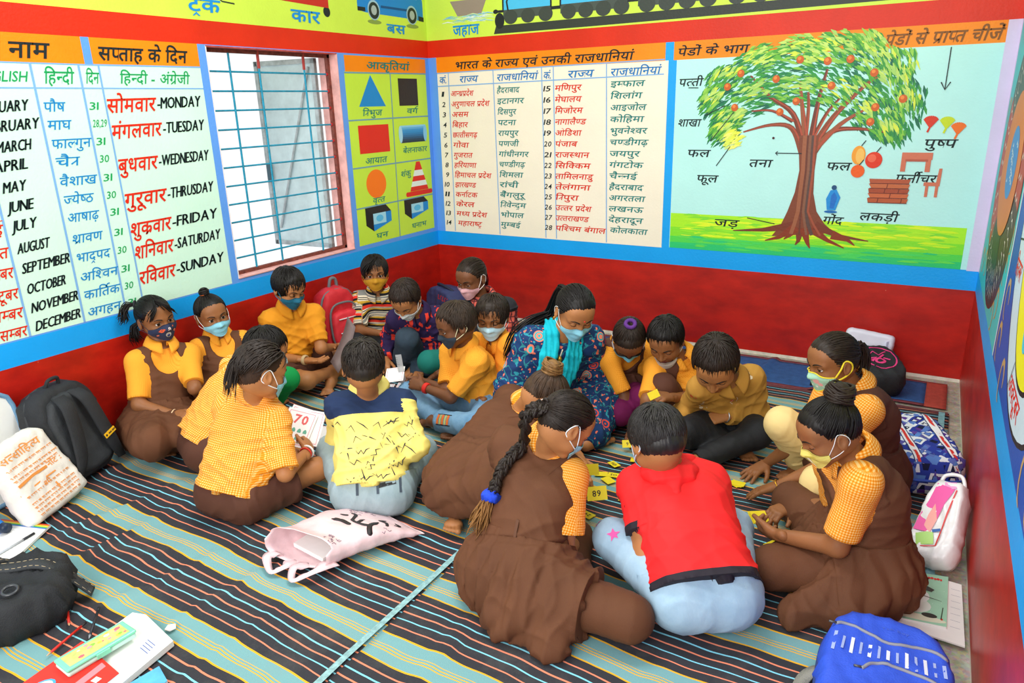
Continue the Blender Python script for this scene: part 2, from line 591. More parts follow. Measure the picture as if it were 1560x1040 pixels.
for car, (u0, u1) in enumerate(((.66, 1.03), (1.10, 1.57), (1.64, 2.12), (2.19, 2.7), (2.77, 3.3))):
 c.rect(u0, 2.20, u1, 2.45, '#4cc0ee' if car < 2 else '#3a9cc4', 1)
 c.rect(u0 + .0, 2.155, u1, 2.21, '#4a544e', 2)
 nw = max(3, int((u1 - u0) / .11))
 for k in range(nw):
  uu = u0 + .06 + k * (u1 - u0 - .1) / (nw - 1)
  c.disc(uu, 2.163, .053, .045, '#3e4640', 3)
 c.line([(u0, 2.2), (u0, 2.4)], .012, '#1d2226', 3)
 c.line([(u1, 2.2), (u1, 2.4)], .012, '#1d2226', 3)
 c.rect(u1, 2.185, u1 + .07, 2.205, '#1d2226', 3)
c.disc(.60, 2.205, .02, .014, '#1d2226', 3)
c.rect(.60, 2.196, .66, 2.212, '#1d2226', 3)
c.disc(.63, 2.145, .038, .05, '#1d2226', 3)
c.line([(.70, 2.205), (.69, 2.26), (.72, 2.33)], .012, '#1d2226', 4)
c.build('train_frieze', wall_back, 'painted blue train on a dark track along the wall top')
# ---- states and capitals chart
c = Chart(F_BACK)
CREAM = '#f9efda'
c.rect(.075, .655, 1.852, 1.83, CREAM, 1)
c.rect(.065, 1.83, 1.83, Z_OR, C_ORANGE, 1, M_ORANGE)
c.rect(0.0, Z_BLUE, .072, Z_OR, C_PERI, 1, M_PERI)
c.text('भारत के राज्य एवं उनकी राजधानियां', .235, 1.848, .075, INK, width=1.38, bold=.014)
c.line([(.075, 1.735), (1.825, 1.752)], .007, LINE)
c.line([(.075, 1.826), (1.825, 1.838)], .007, LINE)
for ua, ub in ((.176, .171), (.563, .582), (.954, .975), (1.044, 1.061), (1.434, 1.452)):
 c.line([(ua, 1.83), (ub, .662)], .007, LINE)
for t, u, wd in (('कं.', .09, .07), ('राज्य', .27, .16), ('राजधानियां', .59, .33), ('कं.', .965, .065), ('राज्य', 1.15, .19), ('राजधानियां', 1.46, .34)):
 c.text(t, u, 1.755, .068, '#1a78c0', width=wd, bold=.012)
ST = [('आन्ध्रप्रदेश', 'हैदराबाद'), ('अरुणाचल प्रदेश', 'इटानगर'), ('असम', 'दिसपुर'), ('बिहार', 'पटना'), ('छत्तीसगढ़', 'रायपुर'), ('गोवा', 'पणजी'), ('गुजरात', 'गांधीनगर'), ('हरियाणा', 'चण्डीगढ़'), ('हिमाचल प्रदेश', 'शिमला'), ('झारखण्ड', 'रांची'), ('कर्नाटक', 'बैंगलुरू'), ('केरल', 'त्रिवेन्द्रम'), ('मध्य प्रदेश', 'भोपाल'), ('महाराष्ट्र', 'मुम्बई'),
      ('मणिपुर', 'इम्फाल'), ('मेघालय', 'शिलांग'), ('मिजोरम', 'आइजोल'), ('नागालैण्ड', 'कोहिमा'), ('ओडिशा', 'भुवनेश्वर'), ('पंजाब', 'चण्डीगढ़'), ('राजस्थान', 'जयपुर'), ('सिक्किम', 'गंगटोक'), ('तामिलनाडु', 'चैन्नई'), ('तेलंगाना', 'हैदराबाद'), ('त्रिपुरा', 'अगरतला'), ('उत्तर प्रदेश', 'लखनऊ'), ('उत्तराखण्ड', 'देहरादून'), ('पश्चिम बंगाल', 'कोलकाता')]
WS = [.20, .335, .15, .14, .22, .14, .17, .20, .33, .19, .20, .17, .28, .22, .20, .20, .21, .235, .20, .17, .26, .27, .29, .27, .18, .28, .26, .39]
WC = [.185, .22, .155, .15, .17, .17, .25, .22, .20, .16, .21, .22, .20, .17, .235, .22, .25, .235, .26, .27, .215, .24, .20, .245, .26, .25, .25, .27]
for k, (a, b) in enumerate(ST):
 col, row = divmod(k, 14)
 v = 1.662 - row * .0733 + (.012 if col else 0)
 c.text(str(k + 1), (.105 if k < 9 else .09) if not col else .965, v, .05, INK, width=(.035 if k < 9 else .05) if not col else .062, bold=.012)
 c.text(a, (.187 if not col else 1.052) + (.0 if k != 13 else .01), v, .055, HRED, width=WS[k], bold=.012)
 c.text(b, (.588 if not col else (1.462 if k != 27 else 1.475)), v + .012, .055, TEAL, width=WC[k], bold=.012)
c.build('states_chart', wall_back, 'painted chart of Indian states and capitals in red and green lettering')
# ---- tree chart
c = Chart(F_BACK)
SKYB = '#bdf3ee'
c.rect(1.905, .66, 3.609, 1.83, SKYB, 1)
c.rect(1.884, 1.83, 3.609, Z_OR, C_ORANGE, 1, M_ORANGE)
rr = random.Random(11)
for k, (v0, v1, col) in enumerate(((.66, .70, '#2cc874'), (.70, .74, '#54d850'), (.74, .80, '#86e430'), (.80, .89, '#aef02a'))):
 c.rect(1.908, v0, 3.58, v1, col, 2)
for k in range(260):
 u, v = 2.0 + rr.random() * 1.5, .675 + rr.random() * .21
 q = (v - .66) / .23
 col = rr.choice(['#30cc78', '#4cd860', '#66dc50'] if q < .35 else ['#96ea30', '#b4f22c', '#d4f626', '#84e038', '#e4f830'])
 L = .03 + rr.random() * .06
 c.line([(u - L, v), (u - L * .4, v + .003), (u + L * .4, v + .002), (u + L, v)], [.003, .012, .012, .003], col, 3)
TR = ['#8c4a32', '#7a3c28', '#9c5a3c', '#6e3c30']

def stroke(pts, w0, w1, col, layer=4):
 n = len(pts)
 c.line(pts, [w0 + (w1 - w0) * i / (n - 1) for i in range(n)], col, layer)

def Spline2(b, n=5):
 P = [b[0]] + list(b) + [b[-1]]
 out = []
 for i in range(1, len(P) - 2):
  for t in [k / n for k in range(n)]:
   out.append([.5 * (2 * P[i][j] + (P[i + 1][j] - P[i - 1][j]) * t + (2 * P[i - 1][j] - 5 * P[i][j] + 4 * P[i + 1][j] - P[i + 2][j]) * t * t + (3 * P[i][j] - P[i - 1][j] - 3 * P[i + 1][j] + P[i + 2][j]) * t ** 3) for j in (0, 1)])
 return out + [list(b[-1])]

def leaf_clump(cu, cv, ru, rv, n, cols, lay):
 for _ in range(n):
  a, r = rr.random() * 6.283, math.sqrt(rr.random())
  u, v = cu + ru * r * math.cos(a), cv + rv * r * math.sin(a)
  side = max(-1, min(1, (u - 2.69) / .6))
  ang = -1.1 * side - .25 + rr.uniform(-.3, .3)
  L = .016 + rr.random() * .022
  du, dv = math.cos(ang) * L * (1 if side >= 0 else 1), math.sin(ang) * L
  c.line([(u - du, v - dv), (u, v + .004), (u + du, v + dv)], [.003, .011 + rr.random() * .008, .002], rr.choice(cols), lay)

GD = ['#1a7d54', '#238a4a', '#2c9646', '#146a50', '#3a9a3e']
GL = ['#4fa83a', '#66b83c', '#86c846', '#3c9a42', '#98d050', '#2f8e48']
GY = ['#b8dc6a', '#c8e672', '#dcea4c', '#a6d46c']
# dark underlayer of the crown, branches on it, then light clumps
CL = [(2.22, 1.70, .13, .08), (2.15, 1.57, .10, .10), (2.40, 1.77, .15, .09), (2.62, 1.80, .16, .11), (2.82, 1.81, .16, .11), (3.00, 1.76, .15, .11), (3.12, 1.64, .13, .12), (3.21, 1.53, .09, .14), (3.06, 1.48, .13, .10), (2.87, 1.60, .18, .12), (2.62, 1.63, .18, .10), (2.40, 1.60, .16, .10), (2.26, 1.46, .12, .08), (2.22, 1.38, .09, .06), (3.14, 1.38, .10, .07)]
for cu, cv, ru, rv in CL:
 leaf_clump(cu, cv, ru, rv, 75, GD, 2)
BR = [[(2.69, 1.28), (2.62, 1.42), (2.50, 1.44), (2.34, 1.40)], [(2.70, 1.30), (2.62, 1.50), (2.48, 1.60), (2.36, 1.72)], [(2.71, 1.32), (2.67, 1.52), (2.64, 1.68)], [(2.73, 1.32), (2.75, 1.56), (2.78, 1.74)], [(2.74, 1.30), (2.84, 1.48), (2.98, 1.64), (3.06, 1.70)], [(2.75, 1.28), (2.84, 1.40), (2.98, 1.415), (3.12, 1.395)], [(2.74, 1.28), (2.88, 1.44), (3.02, 1.53)], [(2.62, 1.46), (2.50, 1.52), (2.38, 1.52)], [(2.70, 1.36), (2.70, 1.52), (2.69, 1.62)], [(2.73, 1.34), (2.80, 1.50), (2.86, 1.58)]]
for k, b in enumerate(BR):
 P3 = [tuple(q[:2]) for q in Spline2(b)]
 stroke(P3, .040 if k < 7 else .022, .008, TR[k % 4], 4)
 stroke([(p[0] + .007, p[1]) for p in P3], .012, .003, '#b4513a', 5)
trunk = [(2.735, .80), (2.728, .86), (2.72, .94), (2.722, 1.05), (2.726, 1.18), (2.722, 1.28), (2.72, 1.38)]
c.line(trunk, [.36, .25, .165, .105, .085, .10, .11], '#83452f', 5)
for du, col, wd in ((-.022, '#a06042', .022), (.018, '#5e4640', .02), (.034, '#a4523a', .012), (-.006, '#6c3a2c', .010), (.008, '#8a5a44', .014)):
 c.line([(u + du * (3 if i == 0 else 2 if i == 1 else 1), v) for i, (u, v) in enumerate(trunk)], [wd] * 7, col, 6)
for b in ([(2.68, .85), (2.50, .815), (2.32, .800)], [(2.69, .84), (2.60, .775), (2.52, .75)], [(2.72, .84), (2.715, .76), (2.70, .735)], [(2.74, .84), (2.77, .75), (2.785, .72)], [(2.78, .84), (2.88, .775), (2.975, .735)], [(2.80, .86), (2.94, .805), (3.10, .785)], [(2.90, .81), (2.99, .785), (3.03, .755)], [(2.70, .84), (2.66, .79), (2.63, .765)]):
 stroke([b[0], ((b[0][0] + b[1][0]) / 2, (b[0][1] + b[1][1]) / 2), b[1], b[2]], .055, .006, rr.choice(['#8c3a22', '#7c3a28', '#a04830']), 5)
for k, (cu, cv, ru, rv) in enumerate(CL):
 leaf_clump(cu - .01, cv + .02, ru * .85, rv * .75, 46, GL, 6)
 leaf_clump(cu, cv + .045, ru * .6, rv * .40, 16, GY, 7)
for cu, cv, ru, rv in ((2.62, 1.88, .10, .05), (2.82, 1.89, .09, .05), (2.98, 1.87, .08, .05), (2.42, 1.85, .08, .04), (2.70, 1.83, .1, .05), (3.14, 1.76, .09, .06)):
 leaf_clump(cu, cv, ru, rv, 55, GL + GY, 7)
leaf_clump(2.28, 1.355, .055, .05, 45, ['#eaf04a', '#f4f47c', '#dff060'], 8)
for u, v in ((2.303, 1.736), (2.228, 1.663), (2.508, 1.697), (2.632, 1.797), (2.78, 1.782), (2.897, 1.787), (2.813, 1.65), (2.631, 1.571), (2.544, 1.513), (2.279, 1.543), (3.025, 1.711), (3.183, 1.571), (3.051, 1.53), (3.035, 1.452)):
 c.disc(u, v, .021, .022, '#cf5f1e', 9, 14)
 c.disc(u - .004, v + .006, .010, .010, '#f08a3c', 10, 10)
# lettering and little pictures
T = INK
c.text('पेडों के भाग', 1.906, 1.852, .068, T, width=.43, bold=.014)
c.text('पेडों से प्राप्त चीजें', 3.055, 1.846, .085, '#8a5a30', width=.535, bold=.02)
for t, u, v, wd in (('पत्ती', 1.921, 1.675, .15), ('शाखा', 1.926, 1.435, .145), ('फल', 1.996, 1.25, .145), ('फूल', 2.064, 1.095, .135), ('तना', 2.385, 1.195, .135), ('जड़', 2.193, .822, .155), ('पुष्प', 3.31, 1.315, .155), ('फल', 2.828, 1.185, .13), ('गोंद', 2.839, .872, .11), ('लकड़ी', 3.035, .905, .20), ('फर्नीचर', 3.195, 1.125, .20)):
 c.text(t, u, v, .068, T, width=wd, bold=.012)
for ln in ([(2.05, 1.663), (1.987, 1.665)], [(2.101, 1.499), (2.221, 1.556)], [(2.142, 1.345), (2.275, 1.516)], [(2.188, 1.197), (2.268, 1.315)], [(2.539, 1.278), (2.688, 1.277)], [(2.401, .884), (2.569, .856)], [(3.375, 1.822), (3.374, 1.611)], [(2.552, 1.288), (2.539, 1.278), (2.552, 1.266)]):
 c.line(ln, .005, T, 8)
c.line([(3.352, 1.65), (3.374, 1.611), (3.396, 1.65)], .006, T, 8)
for u, v, col in ((3.331, 1.455, '#d8361c'), (3.408, 1.45, '#c8dc20'), (3.464, 1.42, '#f0701c')):
 for k in range(11):
  a = math.radians(20 + 14 * k)
  c.line([(u, v - .03), (u + .036 * math.cos(a), v + .026 * math.sin(a))], [.014, .007], col, 7)
 c.line([(u, v - .03), (u - .01, v - .06)], .010, col, 7)
c.disc(2.995, 1.271, .036, .052, '#f2a030', 8)
c.disc(3.003, 1.267, .022, .042, '#f6c060', 9)
c.disc(3.076, 1.245, .044, .045, '#e03818', 8)
c.disc(3.066, 1.255, .022, .022, '#f0684a', 9)
c.disc(3.0, 1.182, .036, .036, '#f06018', 8)
for u, v in ((3.005, 1.322), (3.086, 1.288), (3.005, 1.216)):
 c.line([(u, v), (u + .02, v + .03)], .005, T, 9)
c.poly([(2.858, .955), (2.905, .955), (2.925, 1.03), (2.90, 1.075), (2.868, 1.07), (2.848, 1.02)], '#2390dc', 8)
c.poly([(2.872, .965), (2.895, .965), (2.908, 1.03), (2.89, 1.06), (2.875, 1.04)], '#1f70c8', 9)
c.disc(2.886, 1.086, .014, .014, '#1c4c7c', 9)
c.disc(2.88, .945, .036, .008, '#1c6cb4', 8)
for k in range(5):
 c.poly([(3.072 + .010 * (k % 2), 1.008 + k * .027), (3.268, 1.010 + k * .027), (3.275, 1.034 + k * .027), (3.066, 1.034 + k * .027)], ['#b85a34', '#c8663c', '#a84c30', '#c46a40', '#b45838'][k], 8)
 c.line([(3.072, 1.008 + k * .027), (3.27, 1.010 + k * .027)], .004, '#6c2c20', 9)
for u, v in ((3.12, 1.01), (3.18, 1.037), (3.15, 1.064), (3.22, 1.064), (3.16, 1.09), (3.24, 1.01)):
 c.line([(u, v), (u + .003, v + .024)], .004, '#6c2c20', 9)
c.rect(3.215, 1.25, 3.365, 1.288, '#d27458', 7)
for u in (3.215, 3.335):
 c.rect(u, 1.185, u + .025, 1.255, '#d27458', 7)
c.rect(3.235, 1.24, 3.345, 1.252, '#b85a44', 8)
c.poly([(3.398, 1.12), (3.405, 1.205), (3.42, 1.205), (3.418, 1.12)], '#d27458', 7)
c.rect(3.34, 1.11, 3.418, 1.13, '#d27458', 7)
c.rect(3.35, 1.05, 3.365, 1.115, '#d27458', 7)
c.rect(3.398, 1.05, 3.413, 1.115, '#d27458', 7)
c.disc(2.52, 1.365, .007, .007, '#4a1a1a', 9)
c.rect(3.609, Z_BLUE, 3.668, Z_OR, '#d8cdea', 1, M_LAV)
c.build('tree_chart', wall_back, 'painted fruit tree with Hindi names of its parts')
# ---- murals on the right wall (seen at a grazing angle)
c = Chart(F_RIGHT)
c.rect(.06, Z_BLUE, 1.53, Z_OR, '#3cc4c8', 1)
for k, (u, v) in enumerate(((.40, .78), (.30, .95), (1.32, .80), (1.40, .95), (1.44, 1.08), (.18, 1.5), (1.20, .72), (1.42, 1.6), (.20, .76))):
 s_ = 1 if k % 2 else -1
 c.line([(u + s_ * .05 * math.cos(a), v + .06 * math.sin(a)) for a in [i * .6 for i in range(9)]], [.010, .02, .024, .02, .02, .02, .016, .012, .006], '#cf9a4c', 2)
c.disc(.85, 1.28, .64, .60, '#4a2a22', 2, 40)
c.poly([(.85, 1.28)] + [(.85 + .62 * math.cos(math.radians(a)), 1.28 + .58 * math.sin(math.radians(a))) for a in range(150, 226, 5)], '#c2381f', 3)
c.poly([(.85, 1.28)] + [(.85 + .62 * math.cos(math.radians(a)), 1.28 + .58 * math.sin(math.radians(a))) for a in range(225, 291, 5)], '#2e332c', 3)
c.poly([(.85, 1.28)] + [(.85 + .62 * math.cos(math.radians(a)), 1.28 + .58 * math.sin(math.radians(a))) for a in range(-10, 61, 5)], '#b8402a', 3)
c.poly([(.85, 1.28)] + [(.85 + .62 * math.cos(math.radians(a)), 1.28 + .58 * math.sin(math.radians(a))) for a in range(60, 151, 5)], '#45524a', 3)
for a in range(0, 360, 9):
 for r0 in (.46, .53):
  ca, sa = math.cos(math.radians(a)), math.sin(math.radians(a))
  c.line([(.85 + (r0 - .03) * ca, 1.28 + (r0 - .03) * sa), (.85 + r0 * ca - .02 * sa, 1.28 + r0 * sa + .02 * ca), (.85 + (r0 + .03) * ca, 1.28 + (r0 + .03) * sa)], [.006, .014, .004], '#e8ddd0', 4)
c.disc(.85, 1.30, .42, .30, '#e07a1c', 5, 36)
c.disc(.90, 1.31, .21, .15, '#3a8ed8', 6, 30)
for k in range(16):
 u, v = .78 + .24 * (k * .37 % 1), 1.22 + .18 * (k * .61 % 1)
 c.line([(u, v), (u + .03, v + .012), (u + .05, v)], [.004, .016, .004], '#d8eaf6', 7)
c.rect(1.53, Z_BLUE, 1.555, Z_OR, '#e4e6f4', 2)
c.rect(1.555, Z_BLUE, 4.2, Z_OR, '#1c55b4', 1)
for u, v in ((1.66, .74), (1.68, .90), (1.95, .69), (2.75, .72), (2.9, .74), (1.66, 1.65), (1.66, 1.5)):
 c.line([(u + .06 * math.cos(a), v + .07 * math.sin(a)) for a in [i * .6 for i in range(9)]], [.012, .024, .028, .024, .02, .02, .018, .014, .006], '#c8a468', 2)
c.disc(2.37, 1.28, .645, .585, '#141a20', 2, 44)
c.disc(2.37, 1.28, .63, .57, '#cfe6f2', 3, 44)
c.disc(2.37, 1.28, .425, .465, '#141a20', 4, 44)
c.disc(2.37, 1.28, .41, .45, '#f4f01c', 5, 44)
for a in (195, 250, 305, 130, 60):
 ca, sa = math.cos(math.radians(a)), math.sin(math.radians(a))
 c.line([(2.37 + .42 * ca, 1.28 + .46 * sa), (2.37 + .63 * ca, 1.28 + .57 * sa)], .006, '#20262c', 6)
c.text('सितम्बर', 1.775, 1.02, .09, HRED, width=.17, bold=.015)
c.text('अक्टूबर', 2.17, .745, .09, HRED, width=.30, bold=.015)
c.disc(2.16, 1.16, .10, .13, '#1d1d1d', 6, 20)
for k in range(9):
 c.line([(2.07 + .02 * k, 1.10 + .005 * k), (2.08 + .02 * k, 1.20)], .008, '#e8e8e0', 7)
c.disc(2.22, 1.18, .07, .10, '#d8301c', 8, 20)
c.disc(2.34, .96, .05, .05, '#40c8e0', 7, 16)
c.build('round_mural', wall_right, 'painted round murals on teal and blue ground')

# ---- window: deep reveal, welded grille, open metal shutter
win = empty('window_1', (0, (WIN[0] + WIN[1]) / 2, WIN[2]))
tag(win, kind='structure')
OFF = Vector(win.location)
M_REV = mat('#f0b4ac', .6, noise=.25, nscale=14, bump=.3, bscale=40)
M_REV2 = mat('#efe6e2', .6, noise=.1, nscale=14)
M_BAR = mat('#1f97b8', .45, noise=.25, nscale=30, metal=.1)
M_RUST = mat('#7a3c30', .7, noise=.5, nscale=40)
y0, y1, z0, z1 = WIN
w = Mesh()
e = .004
w.box((-.159, y1 - .004, z0), (.0015, y1 + .002, z1), M_REV)
w.box((-.159, y0 - .002, z0), (.0015, y0 + .004, z1), M_REV2)
w.box((-.159, y0, z1 - .004), (.0015, y1, z1 + .002), mat('#c9483a', .6, noise=.5, nscale=25))
w.box((-.159, y0, z0 - .002), (.006, y1, z0 + .004), M_REV)
for v in w.v:
 pass
o = w.build('window_reveal', win, loc=OFF)
o.location = (0, 0, 0)
o['label'] = 'chipped pink painted window reveal'
w = Mesh()
xg = -.075
for a, b in (((xg, y0 + .01, z1 - .012), (xg, y1 - .01, z1 - .012)), ((xg, y0 + .01, z0 + .012), (xg, y1 - .01, z0 + .012)), ((xg, y1 - .012, z0), (xg, y1 - .012, z1)), ((xg, y0 + .012, z0), (xg, y0 + .012, z1))):
 lo = [min(a[i], b[i]) - .012 for i in range(3)]
 hi = [max(a[i], b[i]) + .012 for i in range(3)]
 w.box(lo, hi, M_RUST)
o = w.build('window_frame', win, loc=OFF)
o.location = (0, 0, 0)
for k in range(11):
 w = Mesh()
 zz = z0 + .10 + k * (z1 - z0 - .17) / 10.5
 w.tube([(xg, y0, zz), (xg, y1, zz)], .0055, M_BAR, 8)
 for yy in (y1 - .035,):
  w.tube([(xg, yy, zz), (xg, yy + .03, zz)], .0095, mat('#c42a28', .5), 8)
 o = w.build('grille_bar', win, loc=OFF)
 o.location = (0, 0, 0)
for k in range(3):
 w = Mesh()
 yy = y0 + (k + 1) * (y1 - y0) / 4 + (.02 if k else 0)
 if k == 1:
  yy = y0 + .41 * (y1 - y0)
 if k == 0:
  continue
 w.tube([(xg + .006, yy, z0), (xg + .006, yy, z1)], .006, M_BAR, 8)
 w.tube([(xg + .006, yy, z1 - .10), (xg + .006, yy, z1)], .0085, mat('#a83a34', .6), 8)
 o = w.build('grille_bar', win, loc=OFF)
 o.location = (0, 0, 0)
w = Mesh()
yy = y0 + .20 * (y1 - y0)
w.tube([(xg + .006, yy, z0), (xg + .006, yy, z1)], .006, M_BAR, 8)
o = w.build('grille_bar', win, loc=OFF)
o.location = (0, 0, 0)
# shutter leaf of grey sheet metal, hinged at the right jamb and swung outwards
sh = empty('shutter', Vector((-.16, y1 - .035, z0)) - OFF)
sh.parent = win
sh['label'] = 'grey sheet metal shutter swung open'
M_SH = mat('#c4d8d8', .5, noise=.2, nscale=6, metal=.2)
M_SHF = mat('#aab4b4', .5, noise=.3, nscale=20)
w = Mesh()
w.box((-.50, -.004, .0), (0, .004, z1 - z0 - .02), M_SH)
w.build('shutter_panel', sh)
w = Mesh()
H_ = z1 - z0 - .02
for lo, hi in (((-.52, -.014, 0), (-.49, .014, H_)), ((-.03, -.014, 0), (0, .014, H_)), ((-.52, -.014, H_ - .03), (0, .014, H_)), ((-.52, -.014, 0), (0, .014, .03))):
 w.box(lo, hi, M_SHF)
w.tube([(-.05, -.014, H_ - .05), (-.45, -.014, .12)], .008, M_SHF, 6)
w.build('shutter_frame', sh)
w = Mesh()
w.box((-.50, -.03, .45), (-.47, -.012, .56), mat('#3d5a66', .5))
w.build('latch', sh)
sh.rotation_euler = (0, 0, math.radians(4))

# ---- striped cotton floor rugs
def rug_mat(phase):
 m, nt, b = new_mat('striped_cotton_rug')
 tc = nd(nt, 'ShaderNodeTexCoord')
 sp = nd(nt, 'ShaderNodeSeparateXYZ')
 nz = nd(nt, 'ShaderNodeTexNoise', Scale=1.3, Detail=2.0)
 nz2 = nd(nt, 'ShaderNodeTexNoise', Scale=7.0, Detail=1.0)
 nt.links.new(tc.outputs['Object'], sp.inputs['Vector'])
 nt.links.new(tc.outputs['Object'], nz.inputs['Vector'])
 nt.links.new(tc.outputs['Object'], nz2.inputs['Vector'])

 def mth(op, a, bb=None):
  n = nd(nt, 'ShaderNodeMath', operation=op)
  for i, q in enumerate((a, bb)):
   if q is None:
    continue
   if isinstance(q, (int, float)):
    n.inputs[i].default_value = q
   else:
    nt.links.new(q, n.inputs[i])
  return n.outputs[0]

 wob = mth('ADD', mth('MULTIPLY', mth('SUBTRACT', nz.outputs['Fac'], .5), .10), mth('MULTIPLY', mth('SUBTRACT', nz2.outputs['Fac'], .5), .016))
 y = mth('ADD', mth('ADD', sp.outputs['Y'], wob), mth('MULTIPLY', sp.outputs['X'], .035))
 t = mth('FRACT', mth('DIVIDE', mth('ADD', y, phase + 31.8), .318))
 r = nd(nt, 'ShaderNodeValToRGB')
 r.color_ramp.interpolation = 'CONSTANT'
 BK, TE, YE, SA, CY = '#38383d', '#78a7aa', '#eeb02c', '#f08c6c', '#86d4e8'
 T_ = .11 / .318
 segs = [(0, YE), (.018, TE), (.128, YE), (.139, TE), (.160, YE), (.171, TE), (.192, YE), (.203, TE), (T_ - .018, YE), (T_, BK)]
 wb = 1 - T_
 for i, col in enumerate((SA, CY, SA, CY, SA)):
  p = T_ + wb * (i + 1) / 6
  segs += [(p - .009, col), (p + .009, BK)]
 el = r.color_ramp.elements
 el[0].position, el[0].color = 0, lin(YE)
 el[1].position, el[1].color = segs[1][0], lin(segs[1][1])
 for p, col in segs[2:]:
  e_ = el.new(p)
  e_.color = lin(col)
 nt.links.new(t, r.inputs['Fac'])
 # woven grain and dust
 n3 = nd(nt, 'ShaderNodeTexNoise', Scale=5.0, Detail=6.0, Roughness=.7)
 nt.links.new(tc.outputs['Object'], n3.inputs['Vector'])
 mx = nd(nt, 'ShaderNodeMixRGB', blend_type='MIX')
 mx.inputs['Color2'].default_value = lin('#8a887e')
 nt.links.new(mth('MULTIPLY', mth('MAXIMUM', mth('SUBTRACT', n3.outputs['Fac'], .5), 0.0), .7), mx.inputs['Fac'])
 nt.links.new(r.outputs['Color'], mx.inputs['Color1'])
 nt.links.new(mx.outputs['Color'], b.inputs['Base Color'])
 wv = nd(nt, 'ShaderNodeTexNoise', Scale=420.0, Detail=1.0)
 nt.links.new(tc.outputs['Object'], wv.inputs['Vector'])
 bp = nd(nt, 'ShaderNodeBump', Strength=.25, Distance=.002)
 nt.links.new(wv.outputs['Fac'], bp.inputs['Height'])
 nt.links.new(bp.outputs['Normal'], b.inputs['Normal'])
 b.inputs['Roughness'].default_value = .85
 b.inputs['Specular IOR Level'].default_value = .15
 return m

def hash2(ix, iy, seed):
 n = (ix * 374761393 + iy * 668265263 + seed * 1274126177) & 0x7fffffff
 n = ((n ^ (n >> 13)) * 1274126177) & 0x7fffffff
 return (n ^ (n >> 16)) / 0x7fffffff

def vnoise(x, y, seed=0):
 ix, iy = math.floor(x), math.floor(y)
 fx, fy = x - ix, y - iy
 fx, fy = fx * fx * (3 - 2 * fx), fy * fy * (3 - 2 * fy)
 a, b_ = hash2(ix, iy, seed), hash2(ix + 1, iy, seed)
 c_, d = hash2(ix, iy + 1, seed), hash2(ix + 1, iy + 1, seed)
 return (a + (b_ - a) * fx) * (1 - fy) + (c_ + (d - c_) * fx) * fy

def rug(name, x0, x1, y0, y1, material, zf, label, creases=(), step=.03, thick=.004):
 nx, ny = int((x1 - x0) / step) + 1, int((y1 - y0) / step) + 1
 V, Fc = [], []
 for j in range(ny + 1):
  for i in range(nx + 1):
   x = x0 + (x1 - x0) * i / nx
   y = y0 + (y1 - y0) * j / ny
   z = zf + .0035 * vnoise(x * 7, y * 9, 3) + .002 * vnoise(x * 22, y * 16, 5)
   for cx, slope, amp, wd, ya, yb in creases:
    if ya < y < yb:
     d = x - (cx + slope * (y - ya)) - .03 * (vnoise(y * 6, cx * 9, 8) - .5)
     fade = min(1, (y - ya) / .15, (yb - y) / .15)
     z += amp * fade * math.exp(-(d / wd) ** 2) * (.5 + vnoise(y * 5, cx * 7, 2))
   V.append((x, y, z))
 n = (nx + 1) * (ny + 1)
 V += [(x, y, .0005) for x, y, z in V]
 for j in range(ny):
  for i in range(nx):
   a = j * (nx + 1) + i
   Fc.append((a, a + 1, a + nx + 2, a + nx + 1))
 edge = [i for i in range(nx + 1)] + [j * (nx + 1) + nx for j in range(1, ny + 1)] + [ny * (nx + 1) + i for i in range(nx - 1, -1, -1)] + [j * (nx + 1) for j in range(ny - 1, 0, -1)]
 for k in range(len(edge)):
  a, b_ = edge[k], edge[(k + 1) % len(edge)]
  Fc.append((b_, a, a + n, b_ + n))
 me_ = Mesh()
 me_.add(V, Fc, material)
 o = me_.build(name, smooth=True)
 tag(o, label, 'rug')
 return o

CR = [(.55, .10, .012, .02, -3.9, -2.75), (.86, -.05, .014, .02, -3.8, -2.9), (1.05, .25, .012, .018, -4.1, -3.1), (.35, .1, .012, .02, -4.0, -3.2), (1.42, .12, .010, .018, -3.9, -3.0), (.2, .1, .010, .02, -3.4, -2.7), (1.7, .02, .006, .02, -3.9, -3.1), (.75, .3, .008, .03, -3.7, -3.2)]
rug_l = rug('striped_rug', .03, 2.098, -4.25, -.60, rug_mat(2.935), .004, 'striped cotton rug on the left side of the floor, creased at its front', CR)
CR2 = [(2.35, -.05, .008, .025, -3.8, -3.0), (2.9, .05, .006, .02, -3.6, -2.9), (3.2, .0, .006, .02, -2.6, -1.2), (3.38, .03, .006, .02, -2.4, -.8), (2.55, .05, .008, .02, -2.5, -1.7), (2.62, .0, .006, .02, -1.8, -1.0)]
rug_r = rug('striped_rug', 2.10, 3.625, -4.25, -.545, rug_mat(2.965), .0085, 'striped cotton rug on the right side under the card game', CR2)
w = Mesh()
M_HEM = mat('#8fb9bb', .8, noise=.35, nscale=60)
pts = [(2.082 + .012 * (vnoise(k * .5, 1.3, 4) - .5), -4.2 + k * .1) for k in range(36)]
for (xa, ya), (xb, yb) in zip(pts[:-1], pts[1:]):
 w.add([(xa - .012, ya, .0155), (xa + .012, ya, .0175), (xb + .012, yb, .0175), (xb - .012, yb, .0155)], [(0, 1, 2, 3)], M_HEM)
w.build('hem', rug_r)['label'] = 'pale stitched selvedge of the rug'
w = Mesh()
w.box((3.578, -4.2, .0135), (3.606, -.56, .0185), mat('#7fb0b8', .8, noise=.3, nscale=50))
w.build('hem', rug_r)
w = Mesh()
w.box((2.08, -.575, .0135), (3.62, -.548, .017), mat('#6d3a3e', .8, noise=.3, nscale=50))
w.build('hem', rug_r)
